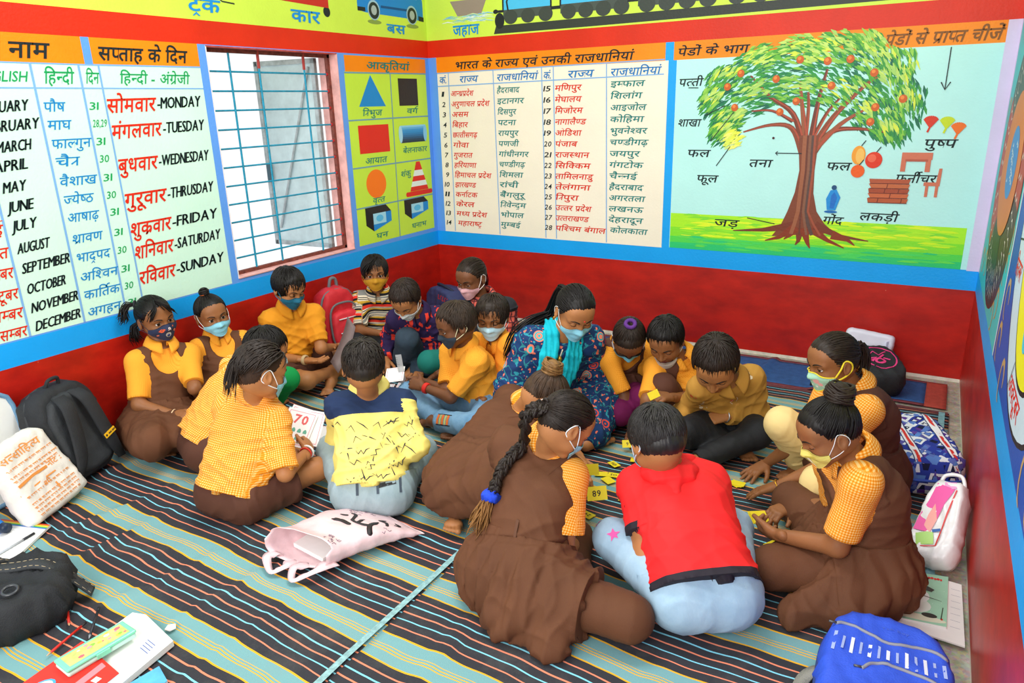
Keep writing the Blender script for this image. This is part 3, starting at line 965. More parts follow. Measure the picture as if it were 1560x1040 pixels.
# ---- blue woven mats with dark red borders along the back wall
M_MATB = mat('#2c5a96', .8, noise=.22, nscale=30, bump=.5, bscale=260)
M_MATR = mat('#7e3a44', .85, noise=.25, nscale=40, bump=.5, bscale=260)
M_MATO = mat('#b8483a', .85, noise=.2, nscale=40, bump=.5, bscale=260)

def woven_mat(x0, x1, y0, y1, z, label, folds=(), end=None):
 w = Mesh()
 nx, ny = int((x1 - x0) / .025), 14
 bw = .035
 V, Fi = [], []
 for j in range(ny + 1):
  for i in range(nx + 1):
   x, y = x0 + (x1 - x0) * i / nx, y0 + (y1 - y0) * j / ny
   zz = z + .003 * vnoise(x * 9, y * 12, 6)
   for fx, amp in folds:
    zz += amp * math.exp(-((x - fx - .08 * (y - y0)) / .018) ** 2)
   V.append((x, y + .006 * (vnoise(x * 5, 2.2, 3) - .5), zz))
 n = len(V)
 for j in range(ny):
  for i in range(nx):
   a = j * (nx + 1) + i
   x, y = V[a][0], V[a][1]
   q = (a, a + 1, a + nx + 2, a + nx + 1)
   m = M_MATR if (j < 1 or j >= ny - 1) else M_MATB
   if end and end[0] < x < end[1]:
    m = M_MATO
   Fi.append((q, m))
 for m in (M_MATB, M_MATR, M_MATO):
  fs = [q for q, mm in Fi if mm is m]
  if fs:
   w.add(V, fs, m)
 o = w.build('woven_mat', smooth=True)
 s_ = o.modifiers.new('thickness', 'SOLIDIFY')
 s_.thickness = .004
 return tag(o, label, 'mat')

woven_mat(1.35, 3.30, -.52, -.06, .006, 'long blue woven mat with dark red edges along the back wall', ((2.05, .03), (2.62, .02), (2.95, .012)))
woven_mat(3.20, 3.61, -.49, -.10, .013, 'short blue mat with a red end strip in the back right corner', ((3.24, .02),), (3.50, 3.62))
# ================================================================ solid modelling with distance fields
def smin(a, b, k):
 if k <= 0:
  return np.minimum(a, b)
 h = np.maximum(k - np.abs(a - b), 0) / k
 return np.minimum(a, b) - h * h * k * .25

_C8 = np.array([(i, j, k) for i in (0, 1) for j in (0, 1) for k in (0, 1)])
_E12 = [(a, b) for a in range(8) for b in range(a + 1, 8) if abs(_C8[a] - _C8[b]).sum() == 1]

def surface_net(D, org, h):
 """smooth closed surface of the zero level: vertices, quads"""
 s = D < 0
 cnt = np.zeros(tuple(n - 1 for n in D.shape), np.int8)
 for c_ in _C8:
  cnt += s[c_[0]:s.shape[0] - 1 + c_[0], c_[1]:s.shape[1] - 1 + c_[1], c_[2]:s.shape[2] - 1 + c_[2]]
 act = (cnt > 0) & (cnt < 8)
 ijk = np.argwhere(act)
 if not len(ijk):
  return np.zeros((0, 3)), np.zeros((0, 4), int)
 idx = -np.ones(cnt.shape, np.int64)
 idx[act] = np.arange(len(ijk))
 val = np.stack([D[ijk[:, 0] + c_[0], ijk[:, 1] + c_[1], ijk[:, 2] + c_[2]] for c_ in _C8], 1)
 pos = np.zeros((len(ijk), 3))
 num = np.zeros(len(ijk))
 for a, b in _E12:
  va, vb = val[:, a], val[:, b]
  x = (va < 0) != (vb < 0)
  t = np.where(x, va / np.where(x, va - vb, 1), 0)
  p = _C8[a] + (_C8[b] - _C8[a]) * t[:, None]
  pos += np.where(x[:, None], p, 0)
  num += x
 pos = pos / num[:, None]
 V = (ijk + pos) * h + org
 Q = []
 for ax in range(3):
  o1, o2 = (ax + 1) % 3, (ax + 2) % 3
  n = list(D.shape)
  sl0, sl1 = [slice(None)] * 3, [slice(None)] * 3
  sl0[ax], sl1[ax] = slice(0, n[ax] - 1), slice(1, n[ax])
  for o in (o1, o2):
   sl0[o] = sl1[o] = slice(1, n[o] - 1)
  a, b = s[tuple(sl0)], s[tuple(sl1)]
  e = np.argwhere(a != b)
  if not len(e):
   continue
  flip = a[e[:, 0], e[:, 1], e[:, 2]]
  e = e.copy()
  e[:, o1] += 1
  e[:, o2] += 1

  def cell(d1, d2):
   q = e.copy()
   q[:, o1] -= d1
   q[:, o2] -= d2
   return idx[q[:, 0], q[:, 1], q[:, 2]]
  q = np.stack([cell(1, 1), cell(0, 1), cell(0, 0), cell(1, 0)], 1)
  q[~flip] = q[~flip][:, ::-1]
  Q.append(q)
 return V, np.concatenate(Q)

def A3(p):
 return np.array(p, float)

class Field:
 """a smooth union of round cones and ellipsoids, optionally cut and crinkled"""

 def __init__(s):
  s.pr = []
  s.caps = []

 def cone(s, a, b, ra, rb=None, k=.02, flat=None, sub=False, cap=False):
  """flat = (axis, factor): squashed along the axis by the factor"""
  if cap:
   s.caps.append((A3(b), A3(b) - A3(a), max(ra, rb or 0)))
  s.pr.append(('k' if cap else 'c', A3(a), A3(b), ra, ra if rb is None else rb, k, flat, sub))
  return s

 def chain(s, pts, rs, k=.02, flat=None):
  for i in range(len(pts) - 1):
   s.cone(pts[i], pts[i + 1], rs[i], rs[i + 1], k, flat)
  return s

 def ell(s, c, r, R=None, k=.02, sub=False):
  s.pr.append(('e', A3(c), A3(r), np.eye(3) if R is None else R, 0, k, None, sub))
  return s

 def bounds(s):
  lo, hi = np.full(3, 1e9), np.full(3, -1e9)
  for t, a, b, ra, rb, k, fl, sub in s.pr:
   if sub:
    continue
   if t in 'ck':
    m = max(ra, rb)
    lo = np.minimum(lo, np.minimum(a, b) - m)
    hi = np.maximum(hi, np.maximum(a, b) + m)
   else:
    m = max(b)
    lo, hi = np.minimum(lo, a - m), np.maximum(hi, a + m)
  return lo, hi

 def grid(s, h, lo=None, hi=None, pad=None, far=.06):
  l, u = s.bounds()
  pad = 3 * h if pad is None else pad
  lo = l - pad if lo is None else A3(lo)
  hi = u + pad if hi is None else A3(hi)
  n = np.ceil((hi - lo) / h).astype(int) + 1
  D = np.full(tuple(n), far)
  ax = [lo[i] + h * np.arange(n[i]) for i in range(3)]
  for t, a, b, ra, rb, k, fl, sub in s.pr:
   mg = k + 3 * h + .012
   if t in 'ck':
    m = max(ra, rb) + mg
    pl, pu = np.minimum(a, b) - m, np.maximum(a, b) + m
   else:
    m = max(b) + mg
    pl, pu = a - m, a + m
   i0 = np.clip(np.floor((pl - lo) / h).astype(int), 0, n)
   i1 = np.clip(np.ceil((pu - lo) / h).astype(int) + 1, 0, n)
   if np.any(i1 <= i0):
    continue
   X, Y, Z = np.meshgrid(ax[0][i0[0]:i1[0]], ax[1][i0[1]:i1[1]], ax[2][i0[2]:i1[2]], indexing='ij', sparse=True)
   if t in 'ck':
    ba = b - a
    L = ba @ ba + 1e-12
    px, py, pz = X - a[0], Y - a[1], Z - a[2]
    tt = np.clip((px * ba[0] + py * ba[1] + pz * ba[2]) / L, 0, 1)
    qx, qy, qz = px - ba[0] * tt, py - ba[1] * tt, pz - ba[2] * tt
    if fl is not None:
     nv, f = fl
     dn = (qx * nv[0] + qy * nv[1] + qz * nv[2]) * (f - 1)
     qx, qy, qz = qx + nv[0] * dn, qy + nv[1] * dn, qz + nv[2] * dn
    d = np.sqrt(qx * qx + qy * qy + qz * qz) - (ra + (rb - ra) * tt)
    if t == 'k':     # cut square at the far end
     bl = math.sqrt(L)
     d = np.maximum(d, (px * ba[0] + py * ba[1] + pz * ba[2]) / bl - bl)
   else:
    R = ra
    px, py, pz = X - a[0], Y - a[1], Z - a[2]
    u0 = (px * R[0, 0] + py * R[1, 0] + pz * R[2, 0])
    u1 = (px * R[0, 1] + py * R[1, 1] + pz * R[2, 1])
    u2 = (px * R[0, 2] + py * R[1, 2] + pz * R[2, 2])
    q = np.sqrt((u0 / b[0]) ** 2 + (u1 / b[1]) ** 2 + (u2 / b[2]) ** 2)
    g = np.sqrt((u0 / b[0] ** 2) ** 2 + (u1 / b[1] ** 2) ** 2 + (u2 / b[2] ** 2) ** 2) + 1e-9
    d = np.clip(q * (q - 1) / g, -.2, .2)
   sl = tuple(slice(i0[i], i1[i]) for i in range(3))
   D[sl] = -smin(-D[sl], d, k) if sub else smin(D[sl], d, k)
  return D, lo, h, ax

def vnoise3(P, seed=0):
 """value noise on an N x 3 array"""
 I = np.floor(P).astype(np.int64)
 f = P - I
 f = f * f * (3 - 2 * f)

 def hsh(i, j, k):
  n = (i * 374761393 + j * 668265263 + k * 2147483647 + seed * 1274126177) & 0x7fffffff
  n = ((n ^ (n >> 13)) * 1274126177) & 0x7fffffff
  return ((n ^ (n >> 16)) & 0xffff) / 65535.
 r = 0
 for dx in (0, 1):
  for dy in (0, 1):
   for dz in (0, 1):
    wgt = (f[:, 0] if dx else 1 - f[:, 0]) * (f[:, 1] if dy else 1 - f[:, 1]) * (f[:, 2] if dz else 1 - f[:, 2])
    r = r + wgt * hsh(I[:, 0] + dx, I[:, 1] + dy, I[:, 2] + dz)
 return r

def vert_normals(V, Q):
 n = np.cross(V[Q[:, 2]] - V[Q[:, 0]], V[Q[:, 3]] - V[Q[:, 1]])
 N = np.zeros_like(V)
 for k in range(4):
  np.add.at(N, Q[:, k], n)
 return N / (np.linalg.norm(N, axis=1)[:, None] + 1e-12)

def relax(V, Q, it=1, lam=.5):
 for _ in range(it):
  S = np.zeros_like(V)
  c_ = np.zeros(len(V))
  for k in range(4):
   for o in (1, 3):
    np.add.at(S, Q[:, k], V[Q[:, (k + o) % 4]])
    np.add.at(c_, Q[:, k], 1)
  V = V + lam * (S / np.maximum(c_, 1)[:, None] - V)
 return V

def crinkle(V, Q, amp, dirs, freq, seed=0, mask=None):
 """cloth folds: ridges running along given directions, pushed along the surface normal"""
 N = vert_normals(V, Q)
 d = np.zeros(len(V))
 w0 = vnoise3(V * 5.0, seed + 9) - .5
 for i, (dv, w) in enumerate(dirs):
  ph = vnoise3(V * 7.0, seed + i) * 7.0
  s_ = V @ A3(dv) * freq + ph
  d += w * (1 - np.abs(np.sin(s_))) ** 1.5
 d = d - d.mean()
 d = d * (.6 + 1.2 * np.clip(vnoise3(V * 6.0, seed + 4), 0, 1)) + .8 * w0
 if mask is not None:
  d = d * mask
 return V + N * (d * amp)[:, None]

def snap(V, f, h):
 """straightens cut edges of a garment onto their cutting planes"""
 for b, ax, r in f.caps:
  ax = ax / (np.linalg.norm(ax) + 1e-12)
  t = (V - b) @ ax
  rad = np.linalg.norm(V - b - t[:, None] * ax, axis=1)
  m = (np.abs(t) < h * 1.6) & (rad < r * 1.35 + .02)
  V[m] -= (t[m] * .92)[:, None] * ax
 return V

def np_obj(name, parts, parent, smooth=True, attr=None):
 """parts: list of (V, Q, material or per-face material list)"""
 me = bpy.data.meshes.new(name)
 Vs, Fs, mi, mats = [], [], [], []
 off = 0
 for V, Q, m in parts:
  V = np.asarray(V, float)
  Vs.append(V)
  if isinstance(m, tuple) and isinstance(m[0], list):
   ml, ids = m
  else:
   ml, ids = [m], np.zeros(len(Q), int)
  rem = []
  for x in ml:
   if x not in mats:
    mats.append(x)
   rem.append(mats.index(x))
  mi.append(np.array(rem)[np.asarray(ids, int)])
  for q in Q:
   Fs.append([int(i) + off for i in q])
  off += len(V)
 me.from_pydata(np.concatenate(Vs).tolist(), [], Fs)
 for x in mats:
  me.materials.append(x)
 me.polygons.foreach_set('material_index', np.concatenate(mi).astype(np.int32))
 if smooth:
  me.polygons.foreach_set('use_smooth', np.ones(len(me.polygons), bool))
 me.update()
 if attr is not None:
  at_ = me.attributes.new('weave', 'FLOAT_VECTOR', 'POINT')
  full = np.zeros((len(me.vertices), 3), np.float32)
  full[:len(attr)] = attr
  at_.data.foreach_set('vector', full.ravel())
 o = bpy.data.objects.new(name, me)
 COL.objects.link(o)
 if parent is not None:
  o.parent = parent
  off_, q = Vector((0, 0, 0)), parent
  while q is not None:
   off_ = off_ + q.location
   q = q.parent
  me.transform(Matrix.Translation(-off_))
 return o

def unit(v):
 v = A3(v)
 return v / (np.linalg.norm(v) + 1e-12)
# ================================================================ heads, hair, masks (head space: x = person's left, y = forward, z = up, origin between the ears)
def head_field():
 f = Field()
 f.ell((0, -.012, .022), (.071, .086, .080))
 f.ell((0, .018, -.045), (.052, .060, .055), k=.04)
 f.ell((0, .045, .035), (.055, .036, .045), k=.03)
 f.cone((-.012, .058, -.088), (.012, .058, -.088), .014, k=.03)
 for sx in (-1, 1):
  f.cone((sx * .034, .048, -.035), (sx * .044, .030, -.048), .023, .02, k=.03)
  f.cone((sx * .012, .076, .017), (sx * .045, .062, .014), .007, .006, k=.018)
 f.cone((0, .076, .004), (0, .094, -.033), .0065, .0105, k=.014)
 for sx in (-1, 1):
  f.ell((sx * .0125, .084, -.036), (.0075, .010, .0075), k=.008)
 for sx in (-1, 1):
  f.ell((sx * .030, .086, -.001), (.016, .017, .0105), k=.012, sub=True)
 f.ell((0, .0765, -.0575), (.021, .012, .0062), k=.006)
 f.ell((0, .0755, -.0685), (.018, .012, .0070), k=.006)
 f.ell((0, .0905, -.0628), (.021, .006, .0016), k=.004, sub=True)
 for sx in (-1, 1):
  R = np.array(Matrix.Rotation(math.radians(-14) * sx, 3, 'Z') @ Matrix.Rotation(math.radians(12), 3, 'X'))
  f.ell((sx * .077, -.010, -.008), (.0075, .019, .030), R, k=.008)
  f.ell((sx * .0845, -.006, -.004), (.006, .009, .015), R, k=.006, sub=True)
 f.ell((0, -.030, -.040), (.046, .050, .042), k=.04)
 return f

def ray_radius(D, lo, h, o, d, r0=.02, r1=.14, n=90):
 """distance from o along d to the surface of the sampled field"""
 t = np.linspace(r0, r1, n)
 P = (o + d[None] * t[:, None] - lo) / h
 I = np.clip(np.floor(P).astype(int), 0, np.array(D.shape) - 2)
 f_ = P - I
 v = 0
 for a in (0, 1):
  for b in (0, 1):
   for c_ in (0, 1):
    v = v + D[I[:, 0] + a, I[:, 1] + b, I[:, 2] + c_] * (f_[:, 0] if a else 1 - f_[:, 0]) * (f_[:, 1] if b else 1 - f_[:, 1]) * (f_[:, 2] if c_ else 1 - f_[:, 2])
 k = np.argmax(v > 0)
 return t[k]

HF = head_field()
HD, HLO, HH, HAX = HF.grid(.0034, pad=.03)
HEAD_V, HEAD_Q = surface_net(HD, HLO, HH)
HEAD_V = relax(HEAD_V, HEAD_Q, 1, .35)
_fc = HEAD_V[HEAD_Q].mean(1)
HEAD_LIP = (_fc[:, 1] > .079) & (np.abs(_fc[:, 0]) < .020 - np.abs(_fc[:, 2] + .063) * .6) & (_fc[:, 2] < -.0535) & (_fc[:, 2] > -.0745)

def hairline(phi):
 """height of the hair edge for the angle phi from the face (0) to the nape (180 degrees)"""
 a = np.abs(phi)
 return np.interp(a, [0, 25, 45, 60, 72, 84, 100, 125, 180], [.066, .064, .056, .034, .004, .004, -.010, -.045, -.066])

def hair_cap(thick, nape=0.0, front=0.0, undercut=False, flow=None, seed=0, grooves=26, lift_top=0.0):
 f = Field()
 f.ell((0, -.012, .022), (.071 + thick, .086 + thick, .080 + thick + lift_top))
 f.ell((0, .040, .035), (.055 + thick * .8, .036 + thick, .047 + thick), k=.03)
 f.ell((0, -.03, -.03), (.054 + thick, .062 + thick, .05), k=.03)
 D, lo, h, ax = f.grid(.0042)
 X, Y, Z = np.meshgrid(*ax, indexing='ij')
 phi = np.degrees(np.arctan2(X, Y))
 hl = hairline(phi)
 hl = hl + np.where(np.abs(phi) < 60, front, 0) + np.where(np.abs(phi) > 110, nape, 0)
 rag = .006 * np.sin(phi * .9 + seed) + .004 * np.sin(phi * 2.3 + 2 * seed)
 q = np.clip((Z - hl) / .045, 0, 1)
 D = D + (thick + .0005) * (1 - q * q * (3 - 2 * q))
 D = np.maximum(D, (hl + rag - Z) * .8)
 V, Q = surface_net(D, lo, h)
 # combed grooves running with the hair
 N = vert_normals(V, Q)
 c0 = A3(flow if flow is not None else (0, -.04, .11))
 axis = unit(c0)
 rel = V - c0
 e1 = unit(np.cross(axis, (1, 0, .01)))
 e2 = np.cross(axis, e1)
 ang = np.arctan2(rel @ e1, rel @ e2)
 g = .5 * np.sin(ang * grooves + 4 * vnoise3(V * 18, seed)) + .5 * np.sin(ang * grooves * 2.3 + 6 * vnoise3(V * 25, seed + 3))
 V = V + N * (g * .0011)[:, None]
 return V, Q

def skull_r(d):
 """scalp point in direction d from the skull centre"""
 e = A3((.071, .086, .080))
 return 1.0 / np.sqrt(((d / e) ** 2).sum())

SK = A3((0, -.012, .022))

def tube_np(pts, rs, n=4):
 pts = np.asarray(pts, float)
 m = len(pts)
 T = np.gradient(pts, axis=0)
 T /= np.linalg.norm(T, axis=1)[:, None] + 1e-12
 ref = A3((.31, .22, .93))
 if abs(T[0] @ ref) > .95:
  ref = A3((1, 0, 0))
 a = np.cross(T, ref)
 a /= np.linalg.norm(a, axis=1)[:, None] + 1e-12
 b = np.cross(T, a)
 th = np.arange(n) * 2 * math.pi / n
 R = np.asarray(rs, float)[:, None, None]
 V = (pts[:, None] + R * (a[:, None] * np.cos(th)[None, :, None] + b[:, None] * np.sin(th)[None, :, None])).reshape(-1, 3)
 Q = [(i * n + k, i * n + (k + 1) % n, (i + 1) * n + (k + 1) % n, (i + 1) * n + k) for i in range(m - 1) for k in range(n)]
 Q += [tuple(range(n - 1, -1, -1)) if n > 2 else (), tuple((m - 1) * n + k for k in range(n))]
 return V, Q

class Acc:
 def __init__(s):
  s.V, s.Q, s.n = [], [], 0

 def add(s, V, Q):
  s.V.append(np.asarray(V, float))
  s.Q += [tuple(int(i) + s.n for i in q) for q in Q]
  s.n += len(V)

 def get(s):
  return np.concatenate(s.V), s.Q

def tufts(n, length, seed, whorl=(0.0, -.45, .9), r=.0026, lift=.010, fringe=0.0, undercut=None, thick=.008, spread=.5, part=0.0):
 """locks lying over the scalp, combed away from the whorl"""
 rr = np.random.RandomState(seed)
 acc = Acc()
 wv = unit(whorl)
 made = 0
 tries = 0
 while made < n and tries < n * 8:
  tries += 1
  d = unit(rr.normal(size=3))
  if d[2] < -.75:
   continue
  p = SK + d * skull_r(d)
  phi = math.degrees(math.atan2(p[0], p[1]))
  if p[2] < hairline(phi) + (.006 if abs(phi) < 110 else -.010):
   continue
  if undercut is not None and d[2] < undercut:
   continue
  fl = d - wv
  fl = fl - d * (fl @ d)
  fl = unit(fl) * .8 + rr.normal(size=3) * spread * .35
  if fringe and p[1] > .0:
   fl = fl + A3((part, .9, -.25)) * fringe
  L = length * (.65 + .7 * rr.rand())
  m = 6
  pts = []
  for i in range(m):
   t = i / (m - 1)
   off = thick * .75 + lift * math.sin(t * 2.2) * (.6 + .6 * rr.rand() * 0 + .2)
   pts.append(SK + d * (skull_r(d) + off))
   st = fl - d * (fl @ d)
   st = unit(st)
   st = st + A3((0, 0, -.35)) * t
   d = unit(d + st * L / (m - 1) / .085)
  q = pts[-1]
  ph = math.degrees(math.atan2(q[0], q[1]))
  if q[2] < hairline(ph) - (.016 if abs(ph) < 60 else .03) and abs(ph) < 130 and fringe < .3:
   continue
  if abs(q[0]) < .05 and q[1] > .05 and q[2] < .022:
   continue
  R = [r * .7, r, r, r * .85, r * .55, r * .12]
  acc.add(*tube_np(pts, R, 4))
  made += 1
 return acc.get()

def pulled(n, tie, seed, thick=.0085, r=.0019):
 """fine strands combed back tightly over the scalp to the tie"""
 rr = np.random.RandomState(seed)
 acc = Acc()
 td = unit(A3(tie) - SK)
 made = 0
 for _ in range(n * 6):
  d = unit(rr.normal(size=3))
  p = SK + d * skull_r(d)
  phi = math.degrees(math.atan2(p[0], p[1]))
  hl = hairline(phi)
  if p[2] < hl + .004 or d @ td > .9:
   continue
  if rr.rand() > (1.0 if p[2] < hl + .03 else .45):
   continue
  pts = []
  m = 9
  f1 = rr.uniform(.6, 1.0)
  for i in range(m):
   q = unit(d * (1 - f1 * i / (m - 1)) + td * (f1 * i / (m - 1)))
   pts.append(SK + q * (skull_r(q) + thick + .0008 * rr.rand() + .0025 * math.sin(math.pi * i / (m - 1))))
  acc.add(*tube_np(pts, np.interp(np.linspace(0, 1, m), [0, .15, .85, 1], [.3, 1, 1, .5]) * r, 4))
  made += 1
  if made >= n:
   break
 return acc.get()

def strands(paths, r0, n, seed, spread, m=10, taper=True):
 """a bunch of hair along a path (list of points)"""
 rr = np.random.RandomState(seed)
 P = np.asarray(paths, float)
 t0 = np.linspace(0, 1, len(P))
 acc = Acc()
 for k in range(n):
  off = rr.normal(size=3) * spread
  off2 = rr.normal(size=3) * spread
  end = .82 + .18 * rr.rand()
  tt = np.linspace(0, end, m)
  q = np.stack([np.interp(tt, t0, P[:, i]) for i in range(3)], 1)
  w = np.sin(np.clip(tt * 1.25, 0, 1) * math.pi * .5)[:, None]
  q = q + off * w * (1 - .3 * tt[:, None]) + off2 * (tt[:, None] ** 2) * .8 + np.sin(tt * 9 + k)[:, None] * off2 * .12
  rs = r0 * (np.interp(tt, [0, .15, .7, 1], [.8, 1, .8, .15]) if taper else np.ones(m))
  acc.add(*tube_np(q, rs, 4))
 return acc.get()

def bun(center, axis, R, seed, n=34, r=.0042):
 rr = np.random.RandomState(seed)
 ax = unit(axis)
 e1 = unit(np.cross(ax, (.3, .9, .1)))
 e2 = np.cross(ax, e1)
 acc = Acc()
 for k in range(n):
  h0 = rr.uniform(-.7, .75)
  rad = R * math.sqrt(1 - .75 * h0 * h0) * rr.uniform(.85, 1.04)
  a0 = rr.rand() * 6.28
  L = rr.uniform(2.4, 5.2)
  tl = rr.uniform(-.35, .35)
  pts = []
  for i in range(14):
   t = i / 13
   a = a0 + L * t
   rd = rad * (1 - .25 * t * rr.rand() * 0)
   pts.append(A3(center) + ax * (h0 * R * .85 + tl * R * math.sin(a)) + (e1 * math.cos(a) + e2 * math.sin(a)) * rd)
  acc.add(*tube_np(pts, np.interp(np.linspace(0, 1, 14), [0, .1, .9, 1], [.3, 1, 1, .3]) * r, 5))
 f = Field().ell(center, (R * .86,) * 3)
 D, lo, h, _ = f.grid(.006)
 V, Q = surface_net(D, lo, h)
 acc.add(V, Q)
 return acc.get()

def face_mask(style, drop=0.0, seed=0):
 """cloth shell over nose, mouth and chin; returns shell (V, Q) and ear loop tubes"""
 o = A3((0, .0, -.045))
 nu, nv = 30, 18
 pleat = style == 'pleated'
 V = []
 RR = np.zeros((nv + 1, nu + 1))
 RAY = np.zeros((nv + 1, nu + 1))
 META = []
 top = -.012 + drop
 for j in range(nv + 1):
  t = j / nv
  for i in range(nu + 1):
   s_ = -1 + 2 * i / nu
   az = s_ * (58 if pleat else 62)
   # upper edge dips beside the nose; lower edge runs under the chin
   zt = top - .010 * s_ * s_ - (.012 * (1 - math.exp(-(s_ / .35) ** 2)))
   zb = -.098 + drop * .6 + .050 * abs(s_) ** 1.7
   z = zt + (zb - zt) * t
   d = A3((math.sin(math.radians(az)), math.cos(math.radians(az)), 0))
   oo = A3((0, 0, max(z, -.088)))
   r = ray_radius(HD, HLO, HH, oo, d)
   RAY[j, i] = r + .0036
   # cloth bridges the hollows: blend with a smooth bulge
   br = .0905 - .026 * abs(s_) ** 1.6 - .018 * max(0, (t - .45)) ** 1.3 - .008 * (1 - t) ** 2
   r = max(r + .003, br + (.004 if not pleat else .002) * math.sin(math.pi * t))
   if pleat:
    r += .0013 * (1 if math.sin(t * math.pi * 7) > 0 else -1) * (1 - abs(s_) ** 4) * min(1, 4 * t * (1 - t) + .2)
   else:
    r += .003 * math.exp(-(s_ / .10) ** 2) * math.sin(math.pi * min(1, t * 1.1))
   RR[j, i] = r
   META.append((oo, d, z))
 for _ in range(3):
  B = RR.copy()
  B[1:-1, 1:-1] = (RR[:-2, 1:-1] + RR[2:, 1:-1] + RR[1:-1, :-2] + RR[1:-1, 2:] + RR[1:-1, 1:-1]) / 5
  B[0, 1:-1] = (RR[0, :-2] + RR[0, 2:] + RR[0, 1:-1]) / 3
  RR = np.maximum(B, RAY)
 for (oo, d, z), r in zip(META, RR.ravel()):
  p = oo + d * r
  p[2] = z
  V.append(p)
 V = np.array(V)
 Q = []
 for j in range(nv):
  for i in range(nu):
   a = j * (nu + 1) + i
   Q.append((a, a + nu + 1, a + nu + 2, a + 1))
 Q = np.array(Q)
 N = vert_normals(V, Q)
 if (N[:, 1].mean()) < 0:
  N = -N
  Q = Q[:, ::-1]
 n = len(V)
 V2 = np.concatenate([V + N * .0012, V - N * .001])
 Q2 = [tuple(q) for q in Q] + [tuple(q[::-1] + n) for q in Q]
 edge = [i for i in range(nu + 1)] + [j * (nu + 1) + nu for j in range(1, nv + 1)] + [nv * (nu + 1) + i for i in range(nu - 1, -1, -1)] + [j * (nu + 1) for j in range(nv - 1, 0, -1)]
 for k in range(len(edge)):
  a, b = edge[k], edge[(k + 1) % len(edge)]
  Q2.append((a, b, b + n, a + n))
 loops = []
 for sx, ci in ((1, nu), (-1, 0)):
  pa = V[ci]
  pb = V[nv * (nu + 1) + ci]
  ear_t = A3((sx * .078, -.004, .022))
  ear_b = A3((sx * .082, -.026, .008))
  ear_c = A3((sx * .076, -.028, -.022))
  mid = (pa + ear_t) / 2 + A3((sx * .005, 0, .002))
  mid2 = (pb + ear_c) / 2 + A3((sx * .007, 0, -.002))
  loops.append([pa, mid, ear_t, ear_b, ear_c, mid2, pb])
 return V2, Q2, loops, V, (nu, nv)

def catmull(P, n=5):
 P = [A3(p) for p in P]
 out = []
 for i in range(len(P) - 1):
  p0, p1, p2, p3 = P[max(i - 1, 0)], P[i], P[i + 1], P[min(i + 2, len(P) - 1)]
  for k in range(n):
   t = k / n
   out.append(.5 * ((2 * p1) + (-p0 + p2) * t + (2 * p0 - 5 * p1 + 4 * p2 - p3) * t * t + (-p0 + 3 * p1 - 3 * p2 + p3) * t ** 3))
 out.append(P[-1])
 return np.array(out)

def eye_mesh(side, lid, look=(0, 0)):
 """eyeball with iris, pupil, lids and lash line"""
 c0 = A3((side * .0305, .0655, -.002))
 R = .0122
 n, m = 20, 14
 g = Matrix.Rotation(math.radians(look[0]), 3, 'Z') @ Matrix.Rotation(math.radians(look[1]), 3, 'X')
 V, F, ids = [], [], []
 for j in range(m + 1):
  th = math.radians(180) * j / m
  th = th ** 1.0
  for i in range(n):
   a = 2 * math.pi * i / n
   v = g @ Vector((math.sin(th) * math.cos(a), math.cos(th), math.sin(th) * math.sin(a)))
   V.append(c0 + A3(v) * R)
 for j in range(m):
  for i in range(n):
   F.append((j * n + i, j * n + (i + 1) % n, (j + 1) * n + (i + 1) % n, (j + 1) * n + i))
   ids.append(2 if j < 1 else (1 if j < 3 else 0))
 parts = [(np.array(V), F, ids)]

 def shell(e0, e1, rad, az=80, kk=3):
  V, F = [], []
  nu, nv = 16, 6
  for j in range(nv + 1):
   el = math.radians(e0 + (e1 - e0) * j / nv)
   for i in range(nu + 1):
    a = math.radians(-az + 2 * az * i / nu)
    # lids close towards the corners of the eye
    k = 1 - .55 * (abs(a) / math.radians(az)) ** 2
    e_ = el * (k if j == nv else (k + (1 - k) * (1 - j / nv)))
    V.append(c0 + rad * A3((math.sin(a) * math.cos(e_), math.cos(a) * math.cos(e_), math.sin(e_))))
  for j in range(nv):
   for i in range(nu):
    a = j * (nu + 1) + i
    F.append((a, a + 1, a + nu + 2, a + nu + 1) if e1 < e0 else (a, a + nu + 1, a + nu + 2, a + 1))
  return np.array(V), F, V[nv * (nu + 1):]
 up = 32 - 62 * lid
 Va, Fa, edge = shell(88, up, R * 1.10)
 parts.append((Va, Fa, [3] * len(Fa)))
 Vb, Fb, _ = shell(-85, -30, R * 1.08)
 parts.append((Vb, Fb, [3] * len(Fb)))
 Vl, Fl = tube_np(np.array(edge) * 1.0 + A3((0, .0004, 0)), np.interp(np.linspace(0, 1, len(edge)), [0, .2, .8, 1], [.0003, .0011, .0011, .0003]), 5)
 parts.append((Vl, Fl, [4] * len(Fl)))
 return parts

def brow_mesh(side):
 P = [(side * .013, .0835, .0165), (side * .022, .0825, .0205), (side * .034, .0765, .0225), (side * .046, .0655, .0185)]
 C_ = catmull(P, 5)
 C_ = np.array([SK_surface(p) for p in C_])
 return tube_np(C_, np.interp(np.linspace(0, 1, len(C_)), [0, .2, .7, 1], [.0012, .0028, .0022, .0005]), 6)

